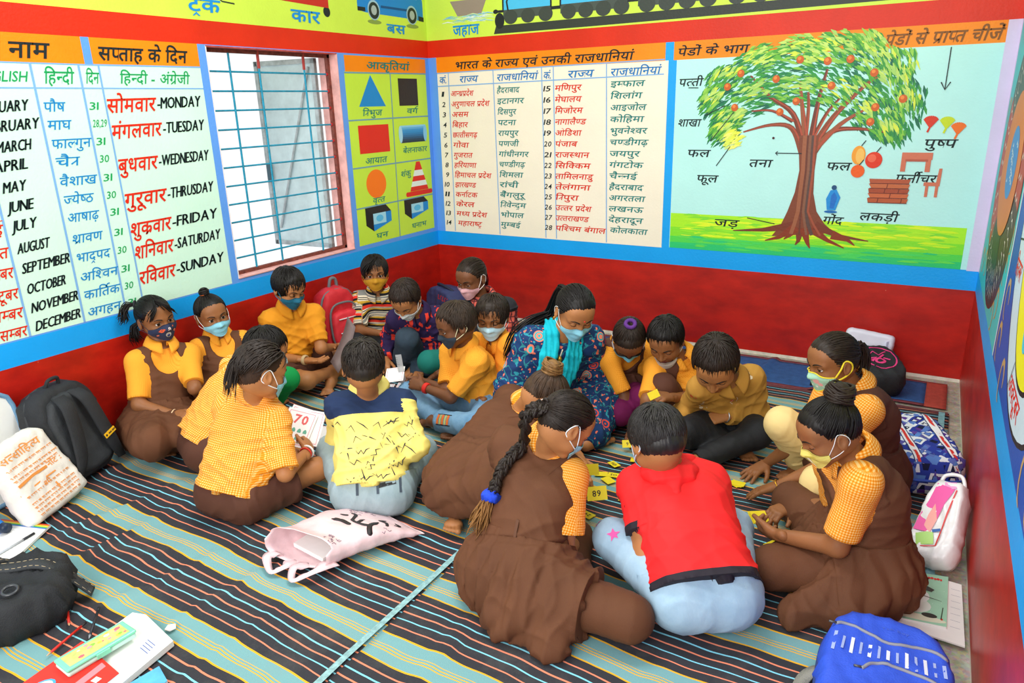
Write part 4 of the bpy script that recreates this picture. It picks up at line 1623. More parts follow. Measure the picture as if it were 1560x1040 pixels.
def SK_surface(p):
 o = A3((0, 0, p[2]))
 d = A3((p[0], p[1], 0))
 L = np.linalg.norm(d)
 d = d / L
 return o + d * (ray_radius(HD, HLO, HH, o, d, .03, .13, 200) + .0003)
POSES={
 'p1':(1,{'hd':(0.169,-2.603,0.637),'nk':(0.171,-2.604,0.474),'sR':(0.16,-2.732,0.447),'sL':(0.23,-2.499,0.424),'eR':(0.241,-2.815,0.266),'wR':(0.403,-2.739,0.216),'fR':(0.532,-2.752,0.226),'eL':(0.374,-2.597,0.298),'wL':(0.257,-2.499,0.193),'fL':(0.343,-2.587,0.15),'pel':(0.219,-2.712,0.12),'kR':(0.463,-2.925,0.161),'kL':(0.548,-2.745,0.14),'aR':(0.277,-2.742,0.025),'tR':(0.412,-2.811,-0.001),'aL':(0.276,-2.663,0.044),'hL':(0.262,-2.655,0.12),'hR':(0.203,-2.781,0.121),'nz':(0.991,-0.073,-0.114),'up':(0.104,-0.13,0.986)}),
 'p2':(0.95,{'hd':(0.205,-2.31,0.582),'nk':(0.172,-2.272,0.434),'sR':(0.162,-2.391,0.408),'sL':(0.246,-2.175,0.405),'eR':(0.188,-2.404,0.204),'wR':(0.351,-2.45,0.156),'fR':(0.469,-2.483,0.147),'eL':(0.232,-2.169,0.202),'wL':(0.326,-2.307,0.148),'fL':(0.386,-2.415,0.133),'pel':(0.274,-2.344,0.116),'kR':(0.473,-2.564,0.136),'kL':(0.574,-2.186,0.24),'aR':(0.349,-2.321,0.052),'aL':(0.384,-2.14,0.035),'tL':(0.337,-2.007,0.024),'hL':(0.328,-2.301,0.136),'hR':(0.241,-2.4,0.135),'nz':(0.946,-0.309,-0.101),'up':(0.055,-0.155,0.986)}),
 'p3':(1.05,{'hd':(0.277,-1.834,0.632),'nk':(0.215,-1.782,0.479),'sR':(0.163,-1.901,0.435),'sL':(0.28,-1.672,0.429),'eR':(0.181,-1.894,0.21),'wR':(0.373,-1.867,0.213),'fR':(0.481,-1.784,0.193),'eL':(0.396,-1.755,0.254),'wL':(0.339,-1.576,0.202),'fL':(0.463,-1.591,0.258),'pel':(0.196,-1.824,0.104),'kR':(0.467,-1.956,0.131),'aR':(0.395,-1.651,0.09),'kL':(0.293,-1.479,0.109),'aL':(0.442,-1.75,0.048),'tL':(0.518,-1.887,0.028),'hL':(0.163,-1.758,0.099),'hR':(0.162,-1.898,0.1),'nz':(0.9,-0.106,-0.423),'up':(0.42,-0.049,0.906)}),
 'p4':(1,{'hd':(0.352,-1.18,0.589),'nk':(0.327,-1.134,0.432),'sR':(0.227,-1.208,0.399),'sL':(0.419,-1.057,0.393),'eR':(0.307,-1.32,0.235),'wR':(0.491,-1.304,0.229),'fR':(0.483,-1.18,0.194),'eL':(0.405,-1.002,0.186),'wL':(0.455,-1.177,0.158),'fL':(0.336,-1.126,0.146),'pel':(0.243,-1.067,0.089),'kR':(0.309,-1.352,0.159),'kL':(0.559,-1.151,0.148),'aR':(0.346,-1.076,0.047),'aL':(0.279,-1.199,0.05),'hL':(0.296,-1.021,0.085),'hR':(0.177,-1.093,0.085),'nz':(0.663,-0.744,-0.087),'up':(0.058,-0.065,0.996)}),
 'p5':(1.05,{'hd':(0.824,-1.465,0.534),'nk':(0.809,-1.344,0.411),'sR':(0.692,-1.404,0.378),'sL':(0.887,-1.241,0.377),'eR':(0.551,-1.313,0.227),'wR':(0.625,-1.459,0.123),'fR':(0.703,-1.567,0.093),'eL':(0.835,-1.188,0.165),'wL':(0.816,-1.352,0.062),'fL':(0.87,-1.476,0.05),'pel':(0.748,-1.205,0.099),'kR':(0.806,-1.456,0.286),'kL':(1.069,-1.309,0.123),'aR':(0.628,-1.352,0.048),'aL':(0.771,-1.374,0.047),'hL':(0.799,-1.151,0.092),'hR':(0.684,-1.241,0.091),'nz':(0.176,-0.685,-0.707),'up':(0.176,-0.685,0.707)}),
 'p6':(1,{'hd':(1.457,-1.865,0.574),'nk':(1.453,-1.786,0.429),'sL':(1.559,-1.848,0.381),'sR':(1.338,-1.751,0.376),'eL':(1.462,-1.946,0.213),'wL':(1.278,-1.94,0.236),'fL':(1.148,-1.927,0.247),'eR':(1.397,-1.881,0.216),'wR':(1.217,-1.837,0.216),'fR':(1.088,-1.844,0.224),'pel':(1.473,-1.688,0.085),'kR':(1.152,-1.885,0.154),'aR':(1.419,-1.94,0.034),'tR':(1.511,-2.055,0.048),'kL':(1.663,-1.989,0.117),'aL':(1.365,-1.971,0.078),'tL':(1.221,-1.943,0.049),'hL':(1.538,-1.717,0.094),'hR':(1.4,-1.715,0.095),'nz':(-0.597,-0.726,-0.342),'up':(-0.217,-0.264,0.94)}),
 'p7':(1,{'hd':(1.519,-1.622,0.559),'nk':(1.506,-1.572,0.402),'sR':(1.384,-1.586,0.374),'sL':(1.623,-1.613,0.417),'eL':(1.553,-1.642,0.214),'wL':(1.563,-1.822,0.175),'fL':(1.462,-1.751,0.134),'eR':(1.335,-1.566,0.167),'wR':(1.419,-1.731,0.157),'fR':(1.314,-1.666,0.116),'pel':(1.486,-1.413,0.081),'kR':(1.339,-1.667,0.137),'kL':(1.683,-1.695,0.136),'aR':(1.608,-1.769,0.056),'aL':(1.414,-1.6,0.047),'hL':(1.555,-1.429,0.084),'hR':(1.422,-1.384,0.081),'nz':(0.291,-0.921,-0.259),'up':(0.078,-0.247,0.966)}),
 'p8':(1.05,{'hd':(1.092,-1.169,0.625),'nk':(1.125,-1.099,0.471),'sR':(1.048,-1.195,0.407),'sL':(1.25,-1.041,0.425),'eR':(1.03,-1.31,0.201),'wR':(1.022,-1.477,0.098),'fR':(0.915,-1.45,0.02),'eL':(1.3,-1.038,0.205),'wL':(1.283,-1.226,0.158),'fL':(1.167,-1.166,0.12),'pel':(1.106,-1.117,0.102),'kR':(0.966,-1.461,0.167),'aR':(0.847,-1.198,0.041),'tR':(0.745,-1.319,0.039),'kL':(1.426,-1.2,0.134),'aL':(1.139,-1.298,0.051),'hL':(1.148,-1.057,0.105),'hR':(1.047,-1.162,0.105),'nz':(-0.096,-0.935,-0.342),'up':(-0.035,-0.34,0.94)}),
 'p9':(1.18,{'hd':(2.054,-1.749,0.681),'nk':(1.946,-1.676,0.536),'sR':(1.816,-1.755,0.502),'sL':(2.045,-1.571,0.487),'eR':(1.732,-1.832,0.272),'wR':(1.899,-1.908,0.155),'fR':(2.035,-1.978,0.165),'eL':(2.042,-1.445,0.267),'wL':(2.053,-1.656,0.214),'fL':(2.068,-1.807,0.196),'pel':(1.816,-1.656,0.109),'kL':(2.103,-1.475,0.155),'aL':(2.16,-1.807,0.069),'tL':(2.209,-1.634,0.054),'kR':(1.971,-2.047,0.158),'aR':(2.034,-1.717,0.05),'hL':(1.773,-1.582,0.103),'hR':(1.798,-1.741,0.105),'nz':(0.629,-0.575,-0.523),'up':(0.433,-0.299,0.85)}),
 'p10':(0.95,{'hd':(2.224,-1.5,0.497),'nk':(2.148,-1.382,0.427),'sR':(2.111,-1.493,0.384),'sL':(2.243,-1.309,0.379),'eR':(2.212,-1.521,0.209),'wR':(2.295,-1.589,0.071),'fR':(2.315,-1.708,0.045),'eL':(2.202,-1.243,0.19),'wL':(2.213,-1.418,0.189),'fL':(2.274,-1.516,0.147),'pel':(2.033,-1.331,0.143),'kR':(2.216,-1.577,0.136),'kL':(2.303,-1.496,0.199),'aR':(2.033,-1.38,0.042),'aL':(2.27,-1.266,0.036),'hL':(2.097,-1.304,0.146),'hR':(1.999,-1.391,0.146),'nz':(0.222,-0.448,-0.866),'up':(0.385,-0.776,0.5)}),
 'p11':(1,{'hd':(2.396,-1.465,0.509),'nk':(2.435,-1.358,0.39),'sR':(2.342,-1.442,0.348),'sL':(2.484,-1.253,0.325),'eR':(2.376,-1.629,0.253),'wR':(2.323,-1.601,0.077),'fR':(2.333,-1.729,0.057),'eL':(2.504,-1.432,0.213),'wL':(2.472,-1.601,0.277),'fL':(2.428,-1.715,0.316),'pel':(2.476,-1.241,0.088),'kR':(2.414,-1.528,0.292),'aR':(2.38,-1.379,0.036),'kL':(2.587,-1.504,0.141),'aL':(2.405,-1.291,0.037),'hL':(2.54,-1.21,0.096),'hR':(2.438,-1.302,0.097),'nz':(0.049,-0.818,-0.574),'up':(0.034,-0.573,0.819)}),
 'p12':(1.05,{'hd':(2.688,-1.651,0.493),'nk':(2.728,-1.527,0.379),'sR':(2.612,-1.591,0.344),'sL':(2.797,-1.416,0.367),'eR':(2.512,-1.475,0.181),'wR':(2.546,-1.666,0.156),'fR':(2.504,-1.572,0.066),'eL':(2.839,-1.358,0.156),'wL':(2.718,-1.508,0.193),'fL':(2.607,-1.587,0.176),'pel':(2.705,-1.326,0.106),'kR':(2.58,-1.678,0.152),'kL':(2.864,-1.525,0.141),'aR':(2.77,-1.469,0.021),'tR':(2.876,-1.583,0.037),'aL':(2.664,-1.75,0.059),'hL':(2.72,-1.25,0.102),'hR':(2.647,-1.375,0.101),'nz':(0.116,-0.698,-0.707),'up':(0.116,-0.698,0.707)}),
 'p13':(1.1,{'hd':(3.168,-1.774,0.624),'nk':(3.259,-1.692,0.491),'sL':(3.312,-1.824,0.459),'sR':(3.153,-1.619,0.416),'eL':(3.209,-1.893,0.245),'wL':(3.041,-1.927,0.122),'fL':(2.917,-1.921,0.048),'eR':(3.057,-1.691,0.21),'wR':(2.934,-1.632,0.057),'fR':(2.863,-1.751,0.025),'pel':(3.327,-1.59,0.119),'kR':(2.999,-1.728,0.303),'aR':(3.065,-1.564,0.029),'tR':(2.996,-1.715,0.034),'kL':(3.191,-1.945,0.179),'aL':(3.147,-1.659,0.026),'hL':(3.363,-1.663,0.134),'hR':(3.245,-1.573,0.136),'nz':(-0.73,-0.633,-0.259),'up':(-0.196,-0.169,0.966)}),
 'p14':(1.1,{'hd':(3.247,-2.421,0.612),'nk':(3.325,-2.31,0.492),'sL':(3.357,-2.45,0.479),'sR':(3.25,-2.218,0.41),'eL':(3.317,-2.463,0.245),'wL':(3.127,-2.407,0.197),'fL':(3.037,-2.316,0.135),'eR':(3.278,-2.124,0.197),'wR':(3.105,-2.063,0.116),'fR':(3.034,-2.189,0.119),'pel':(3.416,-2.273,0.088),'kL':(3.132,-2.487,0.118),'kR':(3.107,-2.011,0.116),'aL':(3.221,-2.171,0.102),'tL':(3.129,-2.044,0.067),'aR':(3.302,-2.267,0.063),'hL':(3.431,-2.349,0.091),'hR':(3.369,-2.209,0.089),'nz':(-0.745,-0.441,-0.5),'up':(-0.43,-0.255,0.866)}),
 'p15':(1.1,{'hd':(2.748,-2.565,0.534),'nk':(2.759,-2.446,0.397),'sL':(2.677,-2.562,0.341),'sR':(2.896,-2.421,0.339),'eL':(2.78,-2.722,0.197),'wL':(2.643,-2.575,0.171),'fL':(2.561,-2.468,0.123),'eR':(2.991,-2.593,0.209),'wR':(2.899,-2.414,0.175),'fR':(2.821,-2.306,0.126),'pel':(2.964,-2.716,0.133),'kL':(2.63,-2.632,0.157),'kR':(2.972,-2.387,0.163),'aL':(2.737,-2.348,0.033),'aR':(2.73,-2.22,0.023),'hL':(2.919,-2.784,0.13),'hR':(3.045,-2.705,0.13),'nz':(-0.616,0.54,-0.574),'up':(-0.432,0.378,0.819)}),
 'p16':(1.12,{'hd':(2.473,-2.685,0.583),'nk':(2.372,-2.626,0.442),'sR':(2.492,-2.694,0.396),'sL':(2.225,-2.657,0.424),'eR':(2.523,-2.806,0.169),'wR':(2.485,-2.617,0.092),'fR':(2.495,-2.478,0.049),'eL':(2.346,-2.51,0.274),'wL':(2.342,-2.319,0.194),'fL':(2.437,-2.426,0.217),'pel':(2.41,-2.892,0.106),'kR':(2.808,-2.927,0.104),'aR':(2.507,-2.798,0.039),'kL':(2.453,-2.591,0.083),'aL':(2.613,-2.884,0.059),'hL':(2.327,-2.9,0.108),'hR':(2.475,-2.938,0.107),'nz':(0.462,0.582,-0.669),'up':(0.416,0.524,0.743)}),
 'p17':(1.08,{'hd':(2.144,-2.222,0.447),'nk':(2.011,-2.169,0.341),'sR':(2.075,-2.286,0.303),'sL':(1.899,-2.092,0.333),'eR':(2.286,-2.377,0.273),'wR':(2.272,-2.199,0.184),'fR':(2.363,-2.304,0.2),'eL':(2.101,-2.103,0.214),'wL':(2.145,-1.957,0.086),'fL':(2.235,-2.064,0.095),'pel':(1.95,-2.498,0.158),'kR':(2.219,-2.635,0.235),'kL':(2.187,-2.508,0.283),'aR':(1.94,-2.596,0.062),'tR':(2.006,-2.737,0.058),'aL':(1.958,-2.447,0.06),'hL':(1.907,-2.428,0.146),'hR':(1.919,-2.572,0.144),'nz':(0.392,0.31,-0.866),'up':(0.68,0.537,0.5)}),
 'p18':(1.05,{'hd':(1.499,-2.583,0.597),'nk':(1.455,-2.514,0.445),'sL':(1.365,-2.61,0.398),'sR':(1.559,-2.436,0.384),'eL':(1.288,-2.569,0.189),'wL':(1.187,-2.403,0.205),'fL':(1.317,-2.432,0.231),'eR':(1.708,-2.548,0.263),'wR':(1.544,-2.446,0.234),'fR':(1.417,-2.399,0.216),'pel':(1.584,-2.68,0.11),'kL':(1.262,-2.583,0.155),'kR':(1.592,-2.365,0.136),'aL':(1.279,-2.291,0.041),'aR':(1.288,-2.379,0.053),'hL':(1.532,-2.737,0.107),'hR':(1.66,-2.67,0.106),'nz':(-0.661,0.704,-0.259),'up':(-0.177,0.189,0.966)}),
 'p19':(1.03,{'hd':(1.179,-2.83,0.6),'nk':(1.097,-2.815,0.453),'sR':(1.219,-2.828,0.392),'sL':(0.973,-2.861,0.42),'eR':(1.325,-2.905,0.211),'wR':(1.265,-2.725,0.214),'fR':(1.181,-2.622,0.227),'eL':(1.141,-2.855,0.277),'wL':(1.055,-2.686,0.258),'fL':(0.988,-2.573,0.236),'pel':(1.102,-2.968,0.103),'kR':(1.281,-2.692,0.121),'kL':(1.179,-2.732,0.151),'aR':(0.981,-2.677,0.047),'aL':(0.968,-2.539,0.038),'hL':(1.034,-2.999,0.1),'hR':(1.175,-2.981,0.099),'nz':(0.305,0.889,-0.342),'up':(0.111,0.324,0.94)}),
 'p20':(1,{'hd':(0.802,-2.483,0.528),'nk':(0.703,-2.55,0.413),'sR':(0.799,-2.621,0.37),'sL':(0.582,-2.514,0.415),'eR':(0.948,-2.682,0.227),'wR':(0.89,-2.51,0.198),'fR':(0.81,-2.407,0.186),'eL':(0.659,-2.411,0.242),'wL':(0.836,-2.458,0.218),'fL':(0.95,-2.52,0.23),'pel':(0.633,-2.78,0.124),'kR':(1,-2.773,0.128),'kL':(0.666,-2.457,0.123),'aR':(0.738,-2.649,0.05),'aL':(0.839,-2.692,0.056),'hL':(0.574,-2.742,0.126),'hR':(0.701,-2.8,0.124),'nz':(0.513,0.747,-0.423),'up':(0.239,0.348,0.906)}),
}
# ================================================================ bodies and clothes
FLOOR_Z = .0135

def lerp(a, b, t):
 return a + (b - a) * t

def cut_floor(D, ax, z=FLOOR_Z):
 return np.maximum(D, (z - ax[2])[None, None, :])

def cut_plane(D, ax, o, n):
 """keeps the side the normal points away from"""
 X, Y, Z = np.meshgrid(*ax, indexing='ij', sparse=True)
 return np.maximum(D, (X - o[0]) * n[0] + (Y - o[1]) * n[1] + (Z - o[2]) * n[2])

HEADS = {'p12': 1.16, 'p16': .95, 'p14': .94, 'p17': .98, 'p13': .97}

class Pose:
 def __init__(s, sc, J, pid=''):
  s.s, s.pid = sc, pid
  s.J = {k: A3(v) for k, v in J.items()}
  for k in ('wL', 'wR', 'aL', 'aR', 'fL', 'fR', 'kL', 'kR', 'tL', 'tR', 'eL', 'eR'):
   if k in s.J:
    s.J[k][2] = max(s.J[k][2], FLOOR_Z + {'w': .024, 'a': .034, 'f': .012, 'k': .052, 't': .014, 'e': .036}[k[0]] * sc)
  for k in ('hL', 'hR', 'pel'):
   s.J[k][2] = max(s.J[k][2], FLOOR_Z + .085 * sc)
  J = s.J
  s.sp = unit(J['nk'] - J['pel'])
  s.lat = unit(J['sL'] - J['sR'])
  s.fw = unit(np.cross(s.lat, s.sp))
  s.hfw, s.hup = unit(J['nz']), unit(J['up'])
  s.hup = unit(s.hup - s.hfw * (s.hup @ s.hfw))
  s.hrt = np.cross(s.hfw, s.hup)
  s.hs = sc ** .5 * HEADS.get(s.pid, 1.03)
  s.HM = np.stack([s.hrt, s.hfw, s.hup], 1) * s.hs
  s.base = Vector((float(J['pel'][0]), float(J['pel'][1]), 0.0))
  for a in 'LR':
   if 't' + a not in J:
    sh = J['a' + a] - J['k' + a]
    d = unit(unit(sh * A3((1, 1, .0))) * .75 + unit(s.fw * A3((1, 1, 0))) * .65)
    J['t' + a] = J['a' + a] + d * .145 * sc
    J['t' + a][2] = FLOOR_Z + .016

 def H(s, V):
  return np.asarray(V) @ s.HM.T + s.J['hd']

 def torso(s, f, t=0.0, shoulders=True, k=.05, belly=0.0, hem=None, hemflare=.012, wid=1.0, shin=1.0):
  """hem: None = with hips, else the garment ends square at that height above the hips (fraction of the trunk)"""
  J, sc, l = s.J, s.s, s.lat
  hipm = (J['hL'] + J['hR']) / 2
  waist = lerp(hipm, J['nk'], .36)
  # the spine bows outward at the back
  bow = -s.fw * .018 * sc
  chest = lerp(hipm, J['nk'], .66) + bow
  top = lerp(hipm, J['nk'], .86) + bow * .3
  if hem is None:
   f.cone(J['hL'], J['hR'], .082 * sc + t, k=k)
   for a in (-1, 1):
    f.cone(hipm + l * a * .045 * sc, waist + l * a * .040 * sc + bow, .076 * sc + t, .068 * sc + t + belly, k)
  else:
   e = lerp(hipm, J['nk'], hem)
   for a in (-1, 1):
    f.cone(waist + l * a * .044 * sc + bow, e + l * a * .044 * sc + bow, .068 * sc + t + belly, .080 * sc + t + hemflare, k, cap=True)
  for a in (-1, 1):
   f.cone(waist + l * a * .040 * sc * wid + bow, chest + l * a * .050 * sc * wid, .068 * sc + t + belly, .070 * sc + t, k)
   f.cone(chest + l * a * .050 * sc * wid, top + l * a * .058 * sc * wid, .070 * sc + t, .050 * sc + t, k)
  if shoulders:
   nb = J['nk'] - s.sp * .030 * sc
   f.cone(J['sL'], nb, .041 * sc + t, .038 * sc + t, k * .8)
   f.cone(J['sR'], nb, .041 * sc + t, .038 * sc + t, k * .8)
  return f

 def neckhole(s, D, ax, r=.050, up=0.0, c=None):
  """opens a garment around the neck"""
  J = s.J
  o = J['nk'] + s.sp * up
  d = unit(s.H([(0, -.02, -.06)])[0] - (J['nk'] - s.sp * .01))
  X, Y, Z = np.meshgrid(*ax, indexing='ij', sparse=True)
  q = [X - o[0], Y - o[1], Z - o[2]]
  tt = q[0] * d[0] + q[1] * d[1] + q[2] * d[2]
  rad = np.sqrt(np.maximum(q[0] ** 2 + q[1] ** 2 + q[2] ** 2 - tt * tt, 0))
  hole = np.maximum(rad - r * s.s - np.maximum(tt, 0) * .15, -(tt + .004))
  return np.maximum(D, -hole)

 def arm(s, f, a, t=0.0, upto=1.0, k=.025, flare=0.0, cap=False):
  """upto: 0..1 shoulder to elbow, 1..2 elbow to wrist"""
  J, sc = s.J, s.s
  S, E, W = J['s' + a], J['e' + a], J['w' + a]
  r0, r1, r2, r3 = .040 * sc, .030 * sc, .031 * sc, .0195 * sc
  if upto <= 1:
   f.cone(S, lerp(S, E, upto), r0 + t, lerp(r0, r1, upto) + t + flare, k, cap=cap)
  else:
   f.cone(S, E, r0 + t, r1 + t + flare * .5, k)
   f.cone(E, lerp(E, W, upto - 1), r2 + t + flare * .5, lerp(r2, r3, upto - 1) + t + flare, k, cap=cap)
  return f

 def leg(s, f, a, t=0.0, upto=2.0, k=.03, flare=0.0, cap=False):
  J, sc = s.J, s.s
  Hp, K, A = J['h' + a], J['k' + a], J['a' + a]
  r0, r1, r2, r3 = .074 * sc, .050 * sc, .046 * sc, .027 * sc
  if upto <= 1:
   f.cone(Hp, lerp(Hp, K, upto), r0 + t, lerp(r0, r1, upto) + t + flare, k, cap=cap)
  else:
   f.cone(Hp, K, r0 + t, r1 + t, k)
   kb = K + unit(A - K) * .0
   f.cone(kb, lerp(K, A, upto - 1), r2 + t, lerp(r2, r3, upto - 1) + t + flare, k, cap=cap)
  return f

def hand_field(p, a, back, curl, spread=6, thumb=(.55, .75, -.25), s=1.0):
 w, tip = p.J['w' + a], p.J['f' + a]
 d = unit(tip - w)
 n = A3(back)
 n = unit(n - d * (n @ d))
 lat = np.cross(n, d) if a == 'R' else np.cross(d, n)      # towards the thumb
 lat = -lat if False else lat
 f = Field()
 prev = w
 f.cone(w - d * .03 * s, w + d * .004, .0195 * s, .0185 * s, .01, (n, 1.25))
 kn = []
 for i, (lo, fd, L) in enumerate(((.0215, .064, .054), (.0075, .069, .060), (-.0070, .066, .055), (-.0205, .058, .044))):
  k0 = w + (d * fd + lat * lo) * s
  kn.append(k0)
  f.cone(w + lat * lo * .55 * s + d * .006 * s, k0, .0135 * s, .0105 * s, .012, (n, 1.15))
  ya = math.radians((1.5 - i) * spread)
  dd = d * math.cos(ya) + lat * math.sin(ya)
  ang = 0
  q = k0
  for j, (fr, rr) in enumerate(((.46, .0086), (.30, .0078), (.24, .0068))):
   c_ = curl if not isinstance(curl, (list, tuple)) else curl[i]
   ang += math.radians(c_ * (.75, 1.1, .7)[j])
   dirv = dd * math.cos(ang) - n * math.sin(ang)
   q2 = q + dirv * L * fr * 1.12 * s
   f.cone(q, q2, rr * s, rr * .92 * s, .004)
   q = q2
 f.ell(w + (d * .030 + lat * .004) * s, A3((.026, .026, .013)) * s, np.stack([d, lat, n], 1), .012)
 td = unit(lat * thumb[0] + d * thumb[1] + n * thumb[2])
 t0 = w + (d * .012 + lat * .014) * s
 t1 = t0 + unit(lat * .75 + d * .65 - n * .25) * .030 * s
 t2 = t1 + td * .027 * s
 t3 = t2 + unit(td - lat * .25) * .021 * s
 f.cone(t0, t1, .0135 * s, .0105 * s, .010)
 f.cone(t1, t2, .0095 * s, .0085 * s, .004)
 f.cone(t2, t3, .0085 * s, .0070 * s, .003)
 return f

def foot_field(p, a):
 A, T = p.J['a' + a], p.J['t' + a]
 s = p.s
 d = unit(T - A)
 up = A3((0, 0, 1)) if 'u' + a not in p.J else unit(p.J['u' + a])
 up = unit(up - d * (up @ d))
 med = np.cross(d, up) * (1 if a == 'L' else -1)
 f = Field()
 f.cone(lerp(p.J['k' + a], A, .9), A, .028 * s, .026 * s, .02)
 heel = A - d * .024 * s - up * .010 * s
 ball = A + d * .082 * s - up * .016 * s
 f.cone(A, heel, .026 * s, .024 * s, .02)
 f.cone(A + d * .01, ball - d * .01, .025 * s, .017 * s, .02, (up, 1.15))
 f.cone(heel, ball, .021 * s, .017 * s, .02)
 f.cone(ball - med * .020 * s, ball + med * .018 * s, .0150 * s, .0170 * s, .015)
 for i, (m, L, r) in enumerate(((.021, .040, .0115), (.006, .036, .0082), (-.006, .032, .0078), (-.017, .026, .0074), (-.026, .018, .0068))):
  b0 = ball + med * m * s + d * .006 * s
  f.cone(b0, b0 + (d * L * .8 - up * .002) * s + med * m * .12 * s, r * s * .95, r * s, .004)
 return f

def body_mesh(p, hands, feet):
 """one continuous skin surface: head, neck, trunk, limbs, fingers and toes"""
 J, sc = p.J, p.s
 f = Field()
 p.torso(f)
 nb = p.H([(0, -.022, -.055)])[0]
 f.cone(J['nk'] - p.sp * .02 * sc, nb, .044 * sc, .040 * p.hs, .03)
 for a in 'LR':
  p.arm(f, a)
  f.cone(J['e' + a], J['w' + a], .031 * sc, .0195 * sc, .02)
  p.leg(f, a, -.003)
 D, lo, h, ax = f.grid(.0085)
 D = cut_floor(D, ax)
 V, Q = surface_net(D, lo, h)
 V = relax(V, Q, 1, .4)
 parts = [(V, Q, 0), (p.H(HEAD_V), HEAD_Q, HEAD_LIP.astype(int))]
 for a in 'LR':
  hf = hand_field(p, a, *hands.get(a, ((0, 0, 1), 22)), s=sc)
  D, lo, h, ax = hf.grid(.0031)
  D = cut_floor(D, ax)
  parts.append((*surface_net(D, lo, h), 0))
  if feet.get(a, True):
   D, lo, h, ax = foot_field(p, a).grid(.004 if feet.get(a) != 'fine' else .0032)
   D = cut_floor(D, ax)
   parts.append((*surface_net(D, lo, h), 0))
 return parts

def folds(V, Q, p, amp, seed, base=.25, pit=.7):
 sp, fw, l = p.sp, p.fw, p.lat
 hip = (p.J['hL'] + p.J['hR']) / 2
 h = (V - hip) @ sp / (np.linalg.norm(p.J['nk'] - hip) + 1e-6)
 mask = base + (1 - base) * np.clip(1.1 - 1.3 * h, 0, 1)
 for a in 'LR':      # creases gather at the armpits and elbows
  for j, r in (('s', .10), ('e', .09)):
   mask = mask + pit * np.exp(-(np.linalg.norm(V - p.J[j + a] + (sp * .05 if j == 's' else 0), axis=1) / (r * p.s)) ** 2)
 return crinkle(V, Q, amp, [(sp + l * .35, 1.0), (sp - l * .5 + fw * .3, .8), (l + fw * .6, .45)], 44, seed, np.minimum(mask, 1.1))

def shirt_mesh(p, sleeve=.78, t=.012, hem=.06, amp=.006, seed=1, voxel=.0066, flare=.010, belly=.008, wid=1.0, hemflare=.014, neck=.045, base=.22, pit=.7):
 f = Field()
 p.torso(f, t, belly=belly, wid=wid, hem=hem, hemflare=hemflare)
 for a in 'LR':
  p.arm(f, a, t * .85, sleeve[a] if isinstance(sleeve, dict) else sleeve, .05, flare, cap=True)
 D, lo, h, ax = f.grid(voxel)
 D = p.neckhole(D, ax, neck, .004)
 D = cut_floor(D, ax)
 V, Q = surface_net(D, lo, h)
 V = relax(V, Q, 1, .4)
 V = snap(folds(V, Q, p, amp, seed, base, pit), f, voxel)
 V[:, 2] = np.maximum(V[:, 2], FLOOR_Z)
 return V, Q

def pants_mesh(p, upto=2.0, t=.013, flare=.006, amp=.004, seed=2, waist=.28, voxel=.007, k=.035):
 f = Field()
 J, sc = p.J, p.s
 hip = (J['hL'] + J['hR']) / 2
 f.cone(J['hL'], J['hR'], .084 * sc + t, k=.04)
 w_ = lerp(hip, J['nk'], waist)
 for a in (-1, 1):
  f.cone(hip + p.lat * a * .045 * sc, w_ + p.lat * a * .04 * sc - p.fw * .012, .078 * sc + t, .070 * sc + t, .04, cap=True)
 for a in 'LR':
  p.leg(f, a, t, upto if not isinstance(upto, dict) else upto[a], k, flare, cap=True)
 D, lo, h, ax = f.grid(voxel)
 D = cut_floor(D, ax)
 V, Q = surface_net(D, lo, h)
 V = relax(V, Q, 1, .4)
 dirs = [(unit(J['kL'] - J['hL']) * .9 + p.lat * .3, .8), (unit(J['kR'] - J['hR']) * .9 - p.lat * .3, .8), (unit(J['aL'] - J['kL']) + .1, .5)]
 mask = np.full(len(V), .45)
 for j in ('kL', 'kR', 'hL', 'hR', 'aL', 'aR'):
  mask = mask + .6 * np.exp(-(np.linalg.norm(V - J[j], axis=1) / (.09 * sc)) ** 2) * (.3 if j[0] == 'k' else 1)
 V = snap(crinkle(V, Q, amp, dirs, 48, seed, np.minimum(mask, 1.1)), f, voxel)
 V[:, 2] = np.maximum(V[:, 2], FLOOR_Z)
 return V, Q

